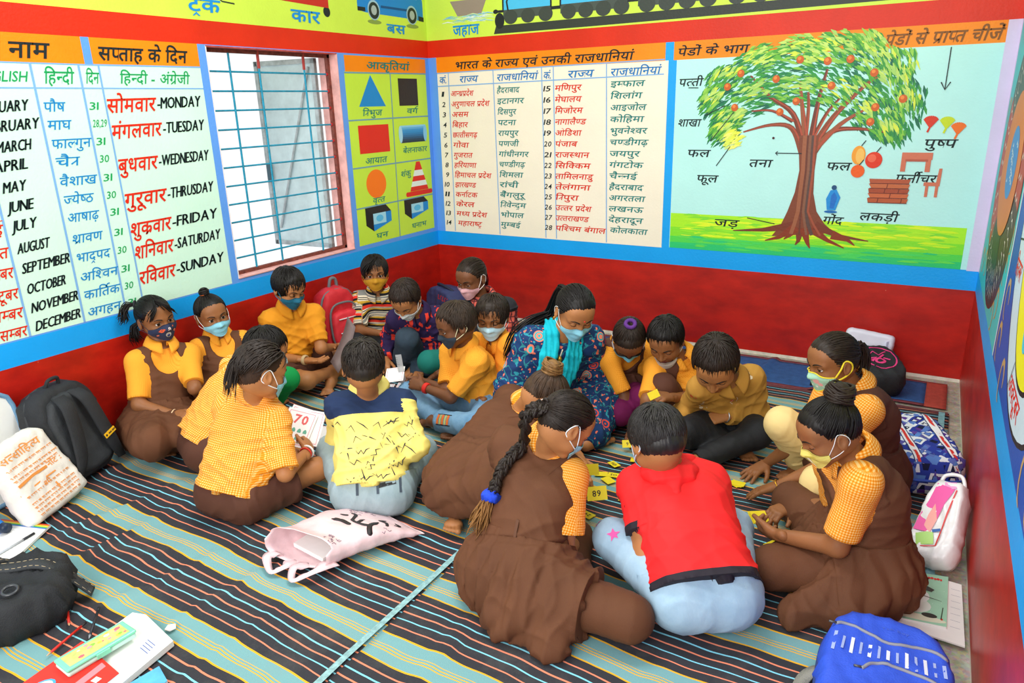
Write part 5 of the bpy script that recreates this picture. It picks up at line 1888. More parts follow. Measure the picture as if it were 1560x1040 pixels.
def pinafore_mesh(p, t=.019, seed=3, skirt=.80, amp=.006, scoop=True, flare=.022, voxel=.0068, spread=.09, extra=None, neck=.049, base=.2, strap=.97, zcut=None, arms=()):
 J, sc = p.J, p.s
 hip = (J['hL'] + J['hR']) / 2
 f = Field()
 p.torso(f, t, shoulders=False, k=.05)
 for j in ('sL', 'sR'):     # shoulder straps
  nb = J['nk'] - p.sp * .030 * sc
  f.cone(lerp(nb, J[j], .40), lerp(nb, J[j], strap[j] if isinstance(strap, dict) else strap), .038 * sc + t, .040 * sc + t * .95, .04, cap=True)
 for a in arms:      # broad shoulders of the bodice
  f.cone(J['s' + a], lerp(J['s' + a], J['e' + a], .7), .062 * sc, .056 * sc, .05)
 D, lo, h, ax = f.grid(voxel)
 D = p.neckhole(D, ax, neck, -.004)
 if scoop:
  X, Y, Z = np.meshgrid(*ax, indexing='ij', sparse=True)
  c0 = J['nk'] + p.fw * .085 * sc - p.sp * .040 * sc
  u = [(X - c0[0]) * e[0] + (Y - c0[1]) * e[1] + (Z - c0[2]) * e[2] for e in (p.lat, p.fw, p.sp)]
  q = np.sqrt((u[0] / (.066 * sc)) ** 2 + (u[1] / (.085 * sc)) ** 2 + (u[2] / (.080 * sc)) ** 2)
  D = np.maximum(D, (1 - q) * .06 * sc)
 D = cut_floor(D, ax)
 V1, Q1 = surface_net(D, lo, h)
 V1 = relax(V1, Q1, 1, .4)
 V1 = snap(folds(V1, Q1, p, amp * .8, seed, base, .1), f, voxel)
 # skirt spread over the lap and the floor
 g = Field()
 g.cone(J['hL'], J['hR'], .088 * sc + t, k=.05)
 w_ = lerp(hip, J['nk'], .30)
 for a in (-1, 1):
  g.cone(hip + p.lat * a * .05 * sc, w_ + p.lat * a * .038 * sc - p.fw * .014 * sc, .086 * sc + t, .069 * sc + t * 1.22, .05, cap=True)
 for a in 'LR':
  e_ = lerp(J['h' + a], J['k' + a], skirt if not isinstance(skirt, dict) else skirt[a])
  g.cone(J['h' + a], e_, .082 * sc + t, .060 * sc + t + flare, spread, cap=(skirt if not isinstance(skirt, dict) else skirt[a]) < 1)
 m_ = lerp((J['kL'] + J['kR']) / 2, hip, .35)
 g.cone(hip, lerp(hip, m_, .75), .07 * sc + t, .05 * sc + t, spread)
 for e in (extra or []):
  g.cone(*e[:2], e[2], e[3], spread, cap=len(e) > 4)
 D, lo, h, ax = g.grid(voxel)
 D = cut_floor(D, ax, zcut or FLOOR_Z)
 V2, Q2 = surface_net(D, lo, h)
 V2 = relax(V2, Q2, 1, .4)
 d1, d2 = unit(J['kL'] - J['hL']), unit(J['kR'] - J['hR'])
 # pleats fall away from the waist
 rel = V2 - w_
 az = np.arctan2(rel @ p.lat, rel @ p.fw)
 dist = np.clip(-(rel @ p.sp) / (.25 * sc), 0, 1) + np.clip(np.linalg.norm(rel, axis=1) / .4, 0, 1) * .5
 N = vert_normals(V2, Q2)
 ph = vnoise3(V2 * 6, seed) * 3
 V2 = V2 + N * (np.clip(dist, 0, 1) * (np.abs(np.sin(az * 8 + ph)) - .6) * amp * 1.6)[:, None]
 V2 = crinkle(V2, Q2, amp * .9, [(p.lat, .6), (d1 + p.lat * .4, .5), (d2 - p.lat * .4, .5)], 42, seed + 1)
 V2 = snap(V2, g, voxel)
 V2[:, 2] = np.maximum(V2[:, 2], FLOOR_Z)
 return (V1, Q1), (V2, Q2)

def collar_mesh(p, t=.006, gap=12, rise=.032, drop=.020, tips=.024, r0=.050, r1=.078, tilt=.35):
 """folded shirt collar around the neck"""
 J, sc = p.J, p.s
 nbase = p.H([(0, -.02, -.06)])[0]
 axn = unit(p.sp * .6 + unit(nbase - J['nk']) * .7)
 fw = unit(p.fw - axn * (p.fw @ axn))
 l = np.cross(axn, fw)
 c0 = J['nk'] + axn * .032 * sc + fw * .004
 n = 36
 rows = [(r0 - .004, .000), (r0 - .002, rise * .9), (r0 + .004, rise), (r0 + .012, rise * .6), (r1 * .95, -drop * .3), (r1, -drop)]
 V, Q = [], []
 for i in range(n + 1):
  a = math.radians(gap + (360 - 2 * gap) * i / n)
  fr = max(0, math.cos(a))
  for j, (r, z) in enumerate(rows):
   zz = z - fr * tilt * .05 - (tips * fr ** 6 if j >= 4 else 0)
   if j in (1, 2, 3):
    zz -= fr * .010
   zz += .010 * (1 - fr)
   rad = r * (1 + .10 * fr * (j > 2))
   V.append(c0 + (fw * math.cos(a) + l * math.sin(a) * 1.08) * rad * sc + axn * zz * sc)
 m = len(rows)
 for i in range(n):
  for j in range(m - 1):
   Q.append((i * m + j, i * m + j + 1, (i + 1) * m + j + 1, (i + 1) * m + j))
 return np.array(V), Q

# ---- printing on cloth: strokes thrown onto a garment surface
class Caster:
 def __init__(s, V, Q):
  s.t = BVHTree.FromPolygons([Vector(v) for v in V], [tuple(int(i) for i in q) for q in Q])

 def hit(s, o, d, far=1.0):
  loc, n, i, dist = s.t.ray_cast(Vector(o), Vector(d), far)
  return (None, None) if loc is None else (A3(loc), A3(n))

 def near(s, o):
  loc, n, i, dist = s.t.find_nearest(Vector(o))
  return A3(loc), A3(n)

def throw(ca, o, u, v, polys, lift=.0016, far=.5):
 """polys: list of (points2d, faces) in the u/v plane at o; cast along -(u x v)"""
 d = -unit(np.cross(u, v))
 acc = Acc()
 for P2, F in polys:
  V, ok = [], True
  for (a, b) in P2:
   q = o + u * a + v * b
   loc, n = ca.hit(q - d * .12, d, far)
   if loc is None:
    ok = False
    break
   V.append(loc - d * lift)
  if ok and V:
   acc.add(np.array(V), F)
 return acc.get() if acc.V else None

def ribbon2d(pts, w):
 P, F = [], []
 for i, q in enumerate(pts):
  a, b = A3(tuple(pts[max(i - 1, 0)]) + (0,)), A3(tuple(pts[min(i + 1, len(pts) - 1)]) + (0,))
  t = unit(b - a)
  ww = w[i] if isinstance(w, (list, tuple)) else w
  P += [(q[0] - t[1] * ww / 2, q[1] + t[0] * ww / 2), (q[0] + t[1] * ww / 2, q[1] - t[0] * ww / 2)]
 for i in range(len(pts) - 1):
  F.append((2 * i + 1, 2 * i + 3, 2 * i + 2, 2 * i))
 return P, F

def disc2d(cx, cy, r, n=10, ry=None):
 return [(cx + r * math.cos(2 * math.pi * k / n), cy + (ry or r) * math.sin(2 * math.pi * k / n)) for k in range(n)], [tuple(range(n))]

def star2d(cx, cy, r, n=5, inner=.45, rot=90):
 return [(cx + (r if k % 2 == 0 else r * inner) * math.cos(math.radians(rot + 180 / n * k)), cy + (r if k % 2 == 0 else r * inner) * math.sin(math.radians(rot + 180 / n * k))) for k in range(2 * n)] + [(cx, cy)], [(k, (k + 1) % (2 * n), 2 * n) for k in range(2 * n)]
# ================================================================ cloth, skin and hair materials
def pattern_mat(name, build, rough=.8, bump=.0, bscale=300):
 if name in MATS:
  return MATS[name]
 m, nt, b = new_mat(name)
 tc = nd(nt, 'ShaderNodeTexCoord')

 def mth(op, a, bb=None, cc=None):
  n = nd(nt, 'ShaderNodeMath', operation=op)
  for i, q in enumerate((a, bb, cc)):
   if q is None:
    continue
   if isinstance(q, (int, float)):
    n.inputs[i].default_value = q
   else:
    nt.links.new(q, n.inputs[i])
  return n.outputs[0]

 def mix(f, c1, c2):
  n = nd(nt, 'ShaderNodeMixRGB')
  for s_, q in (('Fac', f), ('Color1', c1), ('Color2', c2)):
   if isinstance(q, str):
    n.inputs[s_].default_value = lin(q)
   elif isinstance(q, (int, float)):
    n.inputs[s_].default_value = q
   else:
    nt.links.new(q, n.inputs[s_])
  return n.outputs[0]

 def noise(scale, detail=2.0, stretch=None, rough_=.5):
  n = nd(nt, 'ShaderNodeTexNoise', Scale=scale, Detail=detail, Roughness=rough_)
  if stretch:
   mp = nd(nt, 'ShaderNodeMapping')
   mp.inputs['Scale'].default_value = stretch
   nt.links.new(tc.outputs['Object'], mp.inputs['Vector'])
   nt.links.new(mp.outputs['Vector'], n.inputs['Vector'])
  else:
   nt.links.new(tc.outputs['Object'], n.inputs['Vector'])
  return n.outputs['Fac']
 sp = nd(nt, 'ShaderNodeSeparateXYZ')
 nt.links.new(tc.outputs['Object'], sp.inputs['Vector'])
 col = build(nt, tc, sp, mth, mix, noise)
 nt.links.new(col, b.inputs['Base Color'])
 b.inputs['Roughness'].default_value = rough
 b.inputs['Specular IOR Level'].default_value = .2
 if bump:
  n2 = nd(nt, 'ShaderNodeTexNoise', Scale=bscale, Detail=2.0)
  nt.links.new(tc.outputs['Object'], n2.inputs['Vector'])
  bp = nd(nt, 'ShaderNodeBump', Strength=bump, Distance=.003)
  nt.links.new(n2.outputs['Fac'], bp.inputs['Height'])
  nt.links.new(bp.outputs['Normal'], b.inputs['Normal'])
 MATS[name] = m
 return m

def weave_xy(nt):
 a = nd(nt, 'ShaderNodeAttribute')
 a.attribute_name = 'weave'
 s_ = nd(nt, 'ShaderNodeSeparateXYZ')
 nt.links.new(a.outputs['Vector'], s_.inputs['Vector'])
 return s_

def gingham(nt, tc, sp, mth, mix, noise):
 sp = weave_xy(nt)
 k = 2 * math.pi / .0085
 s_ = [mth('GREATER_THAN', mth('SINE', mth('MULTIPLY', sp.outputs[a], k)), 0.0) for a in 'XY']
 t = mth('ADD', s_[0], s_[1])
 c1 = mix(mth('GREATER_THAN', t, 1.5), '#f5a032', '#e2800c')
 return mix(mth('LESS_THAN', t, .5), c1, '#f9cc80')

def finecheck(nt, tc, sp, mth, mix, noise):
 sp = weave_xy(nt)
 k = 2 * math.pi / .0060
 s_ = [mth('GREATER_THAN', mth('SINE', mth('MULTIPLY', sp.outputs[a], k)), 0.25) for a in 'XY']
 t = mth('ADD', s_[0], s_[1])
 c1 = mix(mth('GREATER_THAN', t, 1.5), '#fbab38', '#e88e18')
 return mix(mth('MULTIPLY', noise(6), .25), c1, '#d67c12')

def polo(nt, tc, sp, mth, mix, noise):
 z = mth('ADD', weave_xy(nt).outputs['Y'], mth('MULTIPLY', mth('SUBTRACT', noise(5), .5), .012))
 r = nd(nt, 'ShaderNodeValToRGB')
 r.color_ramp.interpolation = 'CONSTANT'
 seq = [(0, '#e23a2a'), (.16, '#1e1e22'), (.28, '#c69a30'), (.38, '#e8dcc0'), (.42, '#26262a'), (.45, '#e8dcc0'), (.49, '#26262a'), (.52, '#e8dcc0'), (.58, '#8a8a84'), (.68, '#e8dcc0'), (.71, '#1e1e22'), (.82, '#c69a30'), (.90, '#e8dcc0'), (.93, '#2a2a2e'), (.96, '#e8dcc0')]
 el = r.color_ramp.elements
 el[0].position, el[0].color = 0, lin(seq[0][1])
 el[1].position, el[1].color = seq[1][0], lin(seq[1][1])
 for p_, c_ in seq[2:]:
  el.new(p_).color = lin(c_)
 nt.links.new(mth('FRACT', mth('DIVIDE', mth('ADD', z, 1.0), .118)), r.inputs['Fac'])
 return r.outputs['Color']

def redblotch(nt, tc, sp, mth, mix, noise):
 a = noise(30, 2.0, (1.0, 1.0, .35))
 b_ = noise(9, 3.0, (.5, .5, 1.6))
 m1 = mth('GREATER_THAN', a, .55)
 m2 = mth('GREATER_THAN', b_, .50)
 return mix(mth('MULTIPLY', m1, m2), mix(noise(14), '#231a3c', '#3a2a58'), '#ee4434')

def coralcheck(nt, tc, sp, mth, mix, noise):
 k = 2 * math.pi / .034
 s_ = [mth('GREATER_THAN', mth('SINE', mth('MULTIPLY', sp.outputs[a], k)), .86) for a in 'XYZ']
 return mix(mth('MINIMUM', mth('ADD', mth('ADD', s_[0], s_[1]), s_[2]), 1.0), '#e0685a', '#5a2c34')

def floral(nt, tc, sp, mth, mix, noise):
 v = nd(nt, 'ShaderNodeTexVoronoi', Scale=11.5)
 v.feature = 'F1'
 v.inputs['Randomness'].default_value = .85
 nt.links.new(tc.outputs['Object'], v.inputs['Vector'])
 d, cl = v.outputs['Distance'], v.outputs['Color']
 sc_ = nd(nt, 'ShaderNodeSeparateXYZ')
 nt.links.new(cl, sc_.inputs['Vector'])
 base = '#1d3a68'
 # leaves and vines
 a = noise(42, 1.0)
 b_ = noise(50, 1.0)
 vine = mth('LESS_THAN', mth('ABSOLUTE', mth('SUBTRACT', noise(14, 1.0), .5)), .012)
 leaf = mth('GREATER_THAN', a, .648)
 petal = mth('GREATER_THAN', b_, .665)
 c_ = mix(vine, base, '#2f7f88')
 c_ = mix(leaf, c_, '#2f8fa0')
 c_ = mix(petal, c_, '#ee7a5e')
 pick = mth('GREATER_THAN', sc_.outputs['X'], .35)
 big = mth('MULTIPLY', mth('LESS_THAN', d, .36), pick)
 ring = mth('GREATER_THAN', mth('SINE', mth('MULTIPLY', d, 52.0)), .0)
 colA = mix(mth('GREATER_THAN', sc_.outputs['Y'], .5), '#e8503c', '#28a8b4')
 colB = mix(mth('GREATER_THAN', sc_.outputs['Y'], .5), '#234a78', '#f0866a')
 c_ = mix(big, c_, mix(ring, colB, colA))
 return c_

def denim(light, dark):
 def f(nt, tc, sp, mth, mix, noise):
  a = mix(noise(9, 5.0, None, .65), dark, light)
  g = noise(180, 2.0, (1, 1, .3))
  return mix(mth('MULTIPLY', g, .30), a, dark)
 return f

def mottled(c1, c2, sc_=5.0):
 return lambda nt, tc, sp, mth, mix, noise: mix(noise(sc_, 4.0), c1, c2)

G_GING = pattern_mat('orange_gingham', gingham, bump=.15)
G_FINE = pattern_mat('orange_fine_check', finecheck, bump=.15)
G_OCHRE = pattern_mat('ochre_cotton', mottled('#d08618', '#f4a22c', 9), bump=.2)
G_BROWN = pattern_mat('brown_cotton', mottled('#543423', '#70472f', 6), .75, bump=.25, bscale=420)
G_BROWN2 = pattern_mat('dark_brown_cotton', mottled('#4c2c24', '#64402f', 6), .75, bump=.25, bscale=420)
G_POLO = pattern_mat('striped_jersey', polo, bump=.15)
G_PURPLE = pattern_mat('purple_red_print', redblotch)
G_CORAL = pattern_mat('coral_check', coralcheck)
G_FLORAL = pattern_mat('navy_floral', floral)
G_TAN = pattern_mat('tan_cotton', mottled('#ae7c30', '#cc9a48', 8), bump=.15)
G_YELLOW = pattern_mat('pale_yellow_cotton', mottled('#ecd465', '#f8e98a', 7), bump=.15)
G_NAVY = pattern_mat('navy_cotton', mottled('#1e2c4c', '#2b3d62', 8), bump=.15)
G_RED = pattern_mat('red_jersey', mottled('#ee2226', '#fa3434', 5), .7, bump=.1)
G_BLACK = mat('#1c1e22', .7, noise=.2, nscale=12, bump=.2, bscale=300)
G_JEANL = pattern_mat('light_denim', denim('#c2dcec', '#86aac6'), bump=.2, bscale=500)
G_JEANG = pattern_mat('grey_denim', denim('#b9c9cc', '#7f979f'), bump=.2, bscale=500)
G_JEANB = pattern_mat('blue_denim', denim('#a6cbe2', '#3f76a6'), bump=.2, bscale=500)
G_JEAND = pattern_mat('dark_denim', denim('#46586a', '#28343f'), bump=.2, bscale=500)
G_TEALP = pattern_mat('teal_cotton', mottled('#1a6c60', '#23857a', 5), bump=.15)
G_GREEN = pattern_mat('green_cotton', mottled('#138a44', '#1ba858', 5), bump=.15)
G_CREAM = pattern_mat('cream_cotton', mottled('#e0c078', '#f2dca0', 5), bump=.15)
G_MAROON = pattern_mat('magenta_cotton', mottled('#5a1440', '#7c1e58', 6), bump=.15)
G_TURQ = pattern_mat('turquoise_cotton', mottled('#0fa4b8', '#1cc4d2', 12), bump=.3, bscale=200)

def skin_mat(c):
 c0 = tuple(int(c[i:i + 2], 16) for i in (1, 3, 5))
 dk = '#%02x%02x%02x' % tuple(int(v * .86) for v in c0)
 lt = '#%02x%02x%02x' % tuple(min(255, int(v * 1.08)) for v in c0)
 m = pattern_mat('skin_' + c, mottled(dk, lt, 14), .52, bump=.08, bscale=220)
 m.node_tree.nodes['Principled BSDF'].inputs['Specular IOR Level'].default_value = .35
 return m

def hair_mat(root='#0c0908', tip='#1a1410', rough=.48):
 key = 'hair_' + root + tip
 m = pattern_mat(key, lambda nt, tc, sp, mth, mix, noise: mix(noise(60, 3.0, (1, 1, .25)), root, tip), rough)
 m.node_tree.nodes['Principled BSDF'].inputs['Specular IOR Level'].default_value = .28
 return m

HAIR_K = hair_mat()
HAIR_B = hair_mat('#16100c', '#34261c')
M_WHITE_EYE, M_IRIS, M_PUPIL = mat('#e8e2d8', .25), mat('#2c1a10', .2), mat('#050505', .15)
M_LASH = mat('#120c0a', .6)
M_LOOP = mat('#f2f4f2', .7)
MASKC = {'blue': '#8fd4ea', 'paleblue': '#b4dcec', 'white': '#dfe6e8', 'navy': '#27304e', 'teal': '#1d6a86', 'mustard': '#c08a1c', 'dark': '#33404e', 'pink': '#dcaab2', 'grey': '#b4aca0', 'mint': '#a8d8bc', 'yellow': '#e6dc70'}

def ring_mesh(c, ax, R, r, n=20, m=8, flat=1.0):
 ax = unit(ax)
 e1 = unit(np.cross(ax, (.2, .3, .93)))
 e2 = np.cross(ax, e1)
 V, Q = [], []
 for i in range(n):
  a = 2 * math.pi * i / n
  d = e1 * math.cos(a) + e2 * math.sin(a)
  for j in range(m):
   b = 2 * math.pi * j / m
   V.append(c + d * (R + r * math.cos(b)) + ax * r * flat * math.sin(b))
 for i in range(n):
  for j in range(m):
   Q.append((i * m + j, ((i + 1) % n) * m + j, ((i + 1) % n) * m + (j + 1) % m, i * m + (j + 1) % m))
 return np.array(V), Q

def bangle(p, root, a, m, name='bracelet', R=None, r=.0026, at=.04, flat=1.0):
 d = unit(p.J['w' + a] - p.J['e' + a])
 c = p.J['w' + a] - d * at * p.s
 V, Q = ring_mesh(c, d, (R or .0235) * p.s, r, flat=flat)
 return np_obj(name, [(V, Q, m)], root)

def person_base(pid, label, skin, hands=None, feet=None, lids=.15, look=(0, 0), lip='#7a3c34', group=None):
 """root empty with the body, eyes and brows"""
 sc, J = POSES[pid]
 p = Pose(sc, J, pid)
 root = empty('person', p.base)
 tag(root, label, 'person')
 sm, lm = skin_mat(skin), mat(lip, .5)
 parts = []
 for V, Q, ids in body_mesh(p, hands or {}, feet or {}):
  parts.append((V, Q, ([sm, lm], np.zeros(len(Q), int) if isinstance(ids, int) else ids)))
 np_obj('body', parts, root)
 c0 = tuple(int(skin[i:i + 2], 16) for i in (1, 3, 5))
 lidm = sm
 for s_ in (-1, 1):
  ep = eye_mesh(s_, lids, look)
  ml = [M_WHITE_EYE, M_IRIS, M_PUPIL, lidm, M_LASH]
  np_obj('eye', [(p.H(V), F, (ml, ids)) for V, F, ids in ep], root)
  V, Q = brow_mesh(s_)
  np_obj('eyebrow', [(p.H(V), Q, HAIR_K)], root)
 p.root = root
 return p, root

def add_hair(p, root, style, seed=0, m=HAIR_K, ties=None):
 acc, stub = [], None
 if style in ('boy', 'boyfringe', 'boyback'):
  V, Q = hair_cap(.009, nape=-.016, front=-.004 if style != 'boyfringe' else -.012, seed=seed, flow=(.0, -.06, .09))
  acc.append((V, Q))
  acc.append(tufts(850, .085, seed, fringe=.55 if style == 'boyfringe' else .15, thick=.009, lift=.010, part=.25 if style == 'boyfringe' else .1, r=.0027))
  if style == 'boyfringe':
   acc.append(tufts(620, .10, seed + 50, whorl=(.1, -.2, 1), fringe=.9, thick=.010, lift=.009, part=-.3, r=.0024))
 elif style == 'short':
  V, Q = hair_cap(.006, seed=seed)
  acc.append((V, Q))
  acc.append(tufts(900, .045, seed, thick=.006, lift=.009, r=.0022, spread=.9))
 elif style == 'mullet':
  capV = hair_cap(.0025, seed=seed, grooves=60)
  stub = capV
  acc.append(tufts(240, .10, seed, whorl=(0, .75, .65), undercut=.62, thick=.012, lift=.016, r=.0036))
  c_ = [p_ for p_ in [(0, -.085, .075), (0, -.112, .02), (0, -.112, -.05), (.005, -.105, -.115)]]
  acc.append(strands([(-.01, -.06, .10)] + c_, .0028, 46, seed, .016, 12))
 elif style.startswith('girl'):
  tie = {'girlbun': (0, -.075, .085), 'girlhigh': (0, -.055, .10), 'girllow': (0, -.105, .0), 'girlside': (.0, -.10, .03), 'girltop': (0, -.03, .112)}[style]
  V, Q = hair_cap(.0055, nape=.012, front=-.004, seed=seed, flow=tie, grooves=44)
  acc.append((V, Q))
  acc.append(pulled(420, tie, seed, .0058, .0017))
 obs = np_obj('hair', [(p.H(V), Q, m) for V, Q in acc] + ([(p.H(stub[0]), stub[1], hair_mat('#2a1c14', '#4a3222', .7))] if stub else []), root)
 return obs

def add_mask(p, root, color, style='pleated', drop=0.0, motif=None, edge=None, loop=None, seed=0, loop_r=.0012, rough=.75, stripes=None):
 V, Q, loops, G, (nu, nv) = face_mask(style, drop, seed)
 m = mat(MASKC.get(color, color), rough, noise=.05, nscale=30, bump=.1, bscale=200)
 parts = [(p.H(V), Q, m)]
 if edge:
  for j in (0, nv):
   P = G[j * (nu + 1):(j + 1) * (nu + 1)]
   parts.append((*(lambda t: (p.H(t[0]), t[1]))(tube_np(P + A3((0, .001, 0)), [.0026] * len(P), 6)), mat(edge, .7)))
 if motif:
  ca = Caster(V, Q)
  for polys, colr in motif:
   r = throw(ca, A3((0, .10, -.05)), A3((1, 0, 0)), A3((0, 0, 1)) * 1.0, polys, .0010, .4)
   r2 = None
   # cast from the front towards the face
   acc = Acc()
   for P2, F in polys:
    pts, ok = [], True
    for a, b in P2:
     loc, n = ca.hit((a, .2, b), (0, -1, 0), .3)
     if loc is None:
      ok = False
      break
     pts.append(loc + A3((0, .0009, 0)))
    if ok:
     acc.add(np.array(pts), F)
   if acc.V:
    VV, QQ = acc.get()
    parts.append((p.H(VV), QQ, mat(colr, .7)))
 o = np_obj('face_mask', parts, root)
 for L in loops:
  C_ = catmull(L, 5)
  VV, QQ = tube_np(C_, [loop_r] * len(C_), 6)
  np_obj('ear_loop', [(p.H(VV), QQ, mat(loop, .7) if loop else M_LOOP)], o)
 return o

def ear_stud(p, root, m=None):
 pass

def slice_mesh(V, Q, planes):
 bm = bmesh.new()
 vs = [bm.verts.new(v) for v in V]
 for q in Q:
  bm.faces.new([vs[int(i)] for i in q])
 for o, n, c_, r in planes:
  g = [f for f in bm.faces if (f.calc_center_median() - Vector(c_)).length < r]
  ge = {e for f in g for e in f.edges}
  gv = {v for f in g for v in f.verts}
  bmesh.ops.bisect_plane(bm, geom=list(gv) + list(ge) + g, dist=1e-6, plane_co=Vector(o), plane_no=Vector(n))
 bm.verts.index_update()
 V2 = np.array([v.co[:] for v in bm.verts])
 Q2 = [tuple(v.index for v in f.verts) for f in bm.faces]
 bm.free()
 return V2, Q2

def weave(p, V, torso=False):
 """thread directions of the cloth: around and along the trunk, around and along each sleeve"""
 J = p.J
 hip = (J['hL'] + J['hR']) / 2
 rel = V - hip
 W = np.zeros((len(V), 3))
 W[:, 0] = np.arctan2(rel @ p.lat, rel @ p.fw) * .115 * p.s
 W[:, 1] = rel @ p.sp
 if torso:
  return W
 for a in 'LR':
  d = J['e' + a] - J['s' + a]
  L = np.linalg.norm(d)
  d = d / L
  r = V - J['s' + a]
  t = r @ d
  e1 = unit(np.cross(d, p.fw))
  e2 = np.cross(d, e1)
  sg = 1 if a == 'L' else -1
  m = (((V - hip) @ p.lat) * sg > .118 * p.s) & (t > -.05) | ((t > .05) & (np.linalg.norm(r - t[:, None] * d, axis=1) < .058 * p.s) & (((V - hip) @ p.lat) * sg > .09 * p.s))
  W[m, 0] = np.arctan2(r @ e1, r @ e2)[m] * .05 * p.s
  W[m, 1] = t[m] + .3
 return W

def fcent(V, Q):
 return np.array([V[list(q)].mean(0) for q in Q])

def shirt(p, root, m, name='shirt', collar=True, cm=None, prints=None, under=False, cuts=None, **kw):
 if under:
  kw = dict(dict(t=.008, belly=-.012, amp=.0018, hem=.2, hemflare=-.012, pit=.0), **kw)
 V, Q = shirt_mesh(p, **kw)
 if cuts:
  V, Q = slice_mesh(V, Q, cuts(p))
 parts = [(V, Q, m(p, V, Q) if callable(m) else m)]
 if prints:
  parts += prints(p, V, Q)
 o = np_obj(name, parts, root, attr=weave(p, V))
 if collar:
  CV, CQ = collar_mesh(p)
  c_ = np_obj('collar', [(CV, CQ, cm or m)], o, attr=weave(p, CV, True))
  c_.parent = o
  c_.location = (0, 0, 0)
  s_ = c_.modifiers.new('thickness', 'SOLIDIFY')
  s_.thickness = .0025
 return o, V, Q

def sub_obj(name, parts, part_obj, root):
 """a sub-part: same coordinates as its part"""
 o = np_obj(name, parts, root)
 o.parent = part_obj
 return o

def trousers(p, root, m, name='trousers', prints=None, **kw):
 V, Q = pants_mesh(p, **kw)
 parts = [(V, Q, m)]
 if prints:
  parts += prints(p, V, Q)
 return np_obj(name, parts, root), V, Q

def pinafore(p, root, m=None, **kw):
 m = m or G_BROWN
 (V1, Q1), (V2, Q2) = pinafore_mesh(p, **kw)
 return np_obj('pinafore', [(V1, Q1, m), (V2, Q2, m)], root), (V1, Q1), (V2, Q2)
# ================================================================ the people
SK_M, SK_L, SK_D, SK_F = '#94603a', '#b4784a', '#774a2e', '#b07646'
UP, DN = (0, 0, 1), (0, 0, -1)
GOLD = mat('#d8a23a', .3, metal=.8)
SILVER = mat('#d4d6d8', .3, metal=.8)

def strands_obj(p, root, name, path, r0, n, seed, spread, m, world=False, parent=None, steps=12):
 V, Q = strands(path, r0, n, seed, spread, steps)
 return sub_obj(name, [(V if world else p.H(V), Q, m)], parent, root) if parent is not None else np_obj(name, [(V if world else p.H(V), Q, m)], root)

def tie_obj(p, root, parent, c, ax, R, r, m, name='hair_tie', world=False):
 V, Q = ring_mesh(A3(c), ax, R, r, 16, 6)
 V = V + (vnoise3(V * 220, 3) - .5)[:, None] * r * .5
 return sub_obj(name, [(V if world else p.H(V), Q, m)], parent, root)

def blob(c, r, h=None):
 D, lo, h, ax = Field().ell(c, r if isinstance(r, (tuple, list)) else (r,) * 3).grid(h or .0035)
 return surface_net(D, lo, h)

# ---- row along the window wall
p, root = person_base('p1', 'girl in brown pinafore with navy patterned mask, sitting against the left wall', SK_M, hands={'R': ((.3, -.5, .8), 28), 'L': (UP, 25)}, lids=.05, look=(-8, 4))
tag(root, cat='child')
shirt(p, root, G_FINE, under=True, sleeve=.86)
trousers(p, root, G_BROWN, amp=.003)
pinafore(p, root, G_BROWN, skirt=1.0, flare=.004)
h = add_hair(p, root, 'girlside', 1)
strands_obj(p, root, 'ponytail', [(.03, -.09, .06), (.062, -.11, .06), (.085, -.115, .035), (.095, -.105, .0), (.11, -.10, -.01)], .0030, 46, 3, .012, HAIR_K, parent=h)
strands_obj(p, root, 'ponytail', [(.03, -.095, -.03), (.06, -.115, -.06), (.07, -.11, -.10), (.06, -.10, -.13)], .0032, 40, 4, .014, HAIR_K, parent=h)
strands_obj(p, root, 'fringe', [(.01, .045, .108), (-.012, .084, .085), (-.034, .090, .055), (-.046, .084, .034)], .0026, 26, 5, .009, HAIR_K, parent=h)
strands_obj(p, root, 'fringe', [(.01, .045, .108), (.035, .082, .080), (.055, .074, .05), (.064, .062, .02)], .0026, 22, 6, .007, HAIR_K, parent=h)
tie_obj(p, root, h, (.035, -.095, .06), (.6, -.6, .1), .016, .005, mat('#24242a', .8))
add_mask(p, root, 'navy', 'moulded', drop=.006, motif=[([disc2d(.030, -.035, .009), ribbon2d([(.018, -.028), (.028, -.040), (.042, -.034)], .006)], '#d8562e'), ([disc2d(.0, -.026, .006), ribbon2d([(-.004, -.033), (.008, -.033)], .004)], '#d8c4bc'), ([disc2d(-.028, -.028, .006, 3)], '#d86a3e'), ([disc2d(.004, -.060, .013, 12)], '#b8b4ae'), ([disc2d(.004, -.060, .008, 10)], '#2c3e74'), ([disc2d(-.034, -.052, .007), disc2d(.046, -.056, .005)], '#c8705a')], loop='#20263c')
bangle(p, root, 'R', mat('#e8c8a0', .5), at=.012)
bangle(p, root, 'L', mat('#1e2a4c', .5), at=.012, r=.0045)

p, root = person_base('p2', 'small girl in brown pinafore with pale blue mask and topknot, second along the left wall', SK_M, hands={}, feet={'L': 'fine'}, lids=.05, look=(-4, 2))
tag(root, cat='child')
shirt(p, root, G_FINE, under=True, sleeve=.86)
trousers(p, root, G_GREEN, amp=.003)
pinafore(p, root, G_BROWN, skirt={'L': .45, 'R': .9})
h = add_hair(p, root, 'girltop', 2)
V, Q = bun((0, -.035, .120), (0, -.2, 1), .024, 5, 20, .004)
sub_obj('topknot', [(p.H(V), Q, HAIR_K)], h, root)
tie_obj(p, root, h, (0, -.032, .106), (0, -.2, 1), .018, .005, mat('#e06a2a', .7))
add_mask(p, root, 'blue')

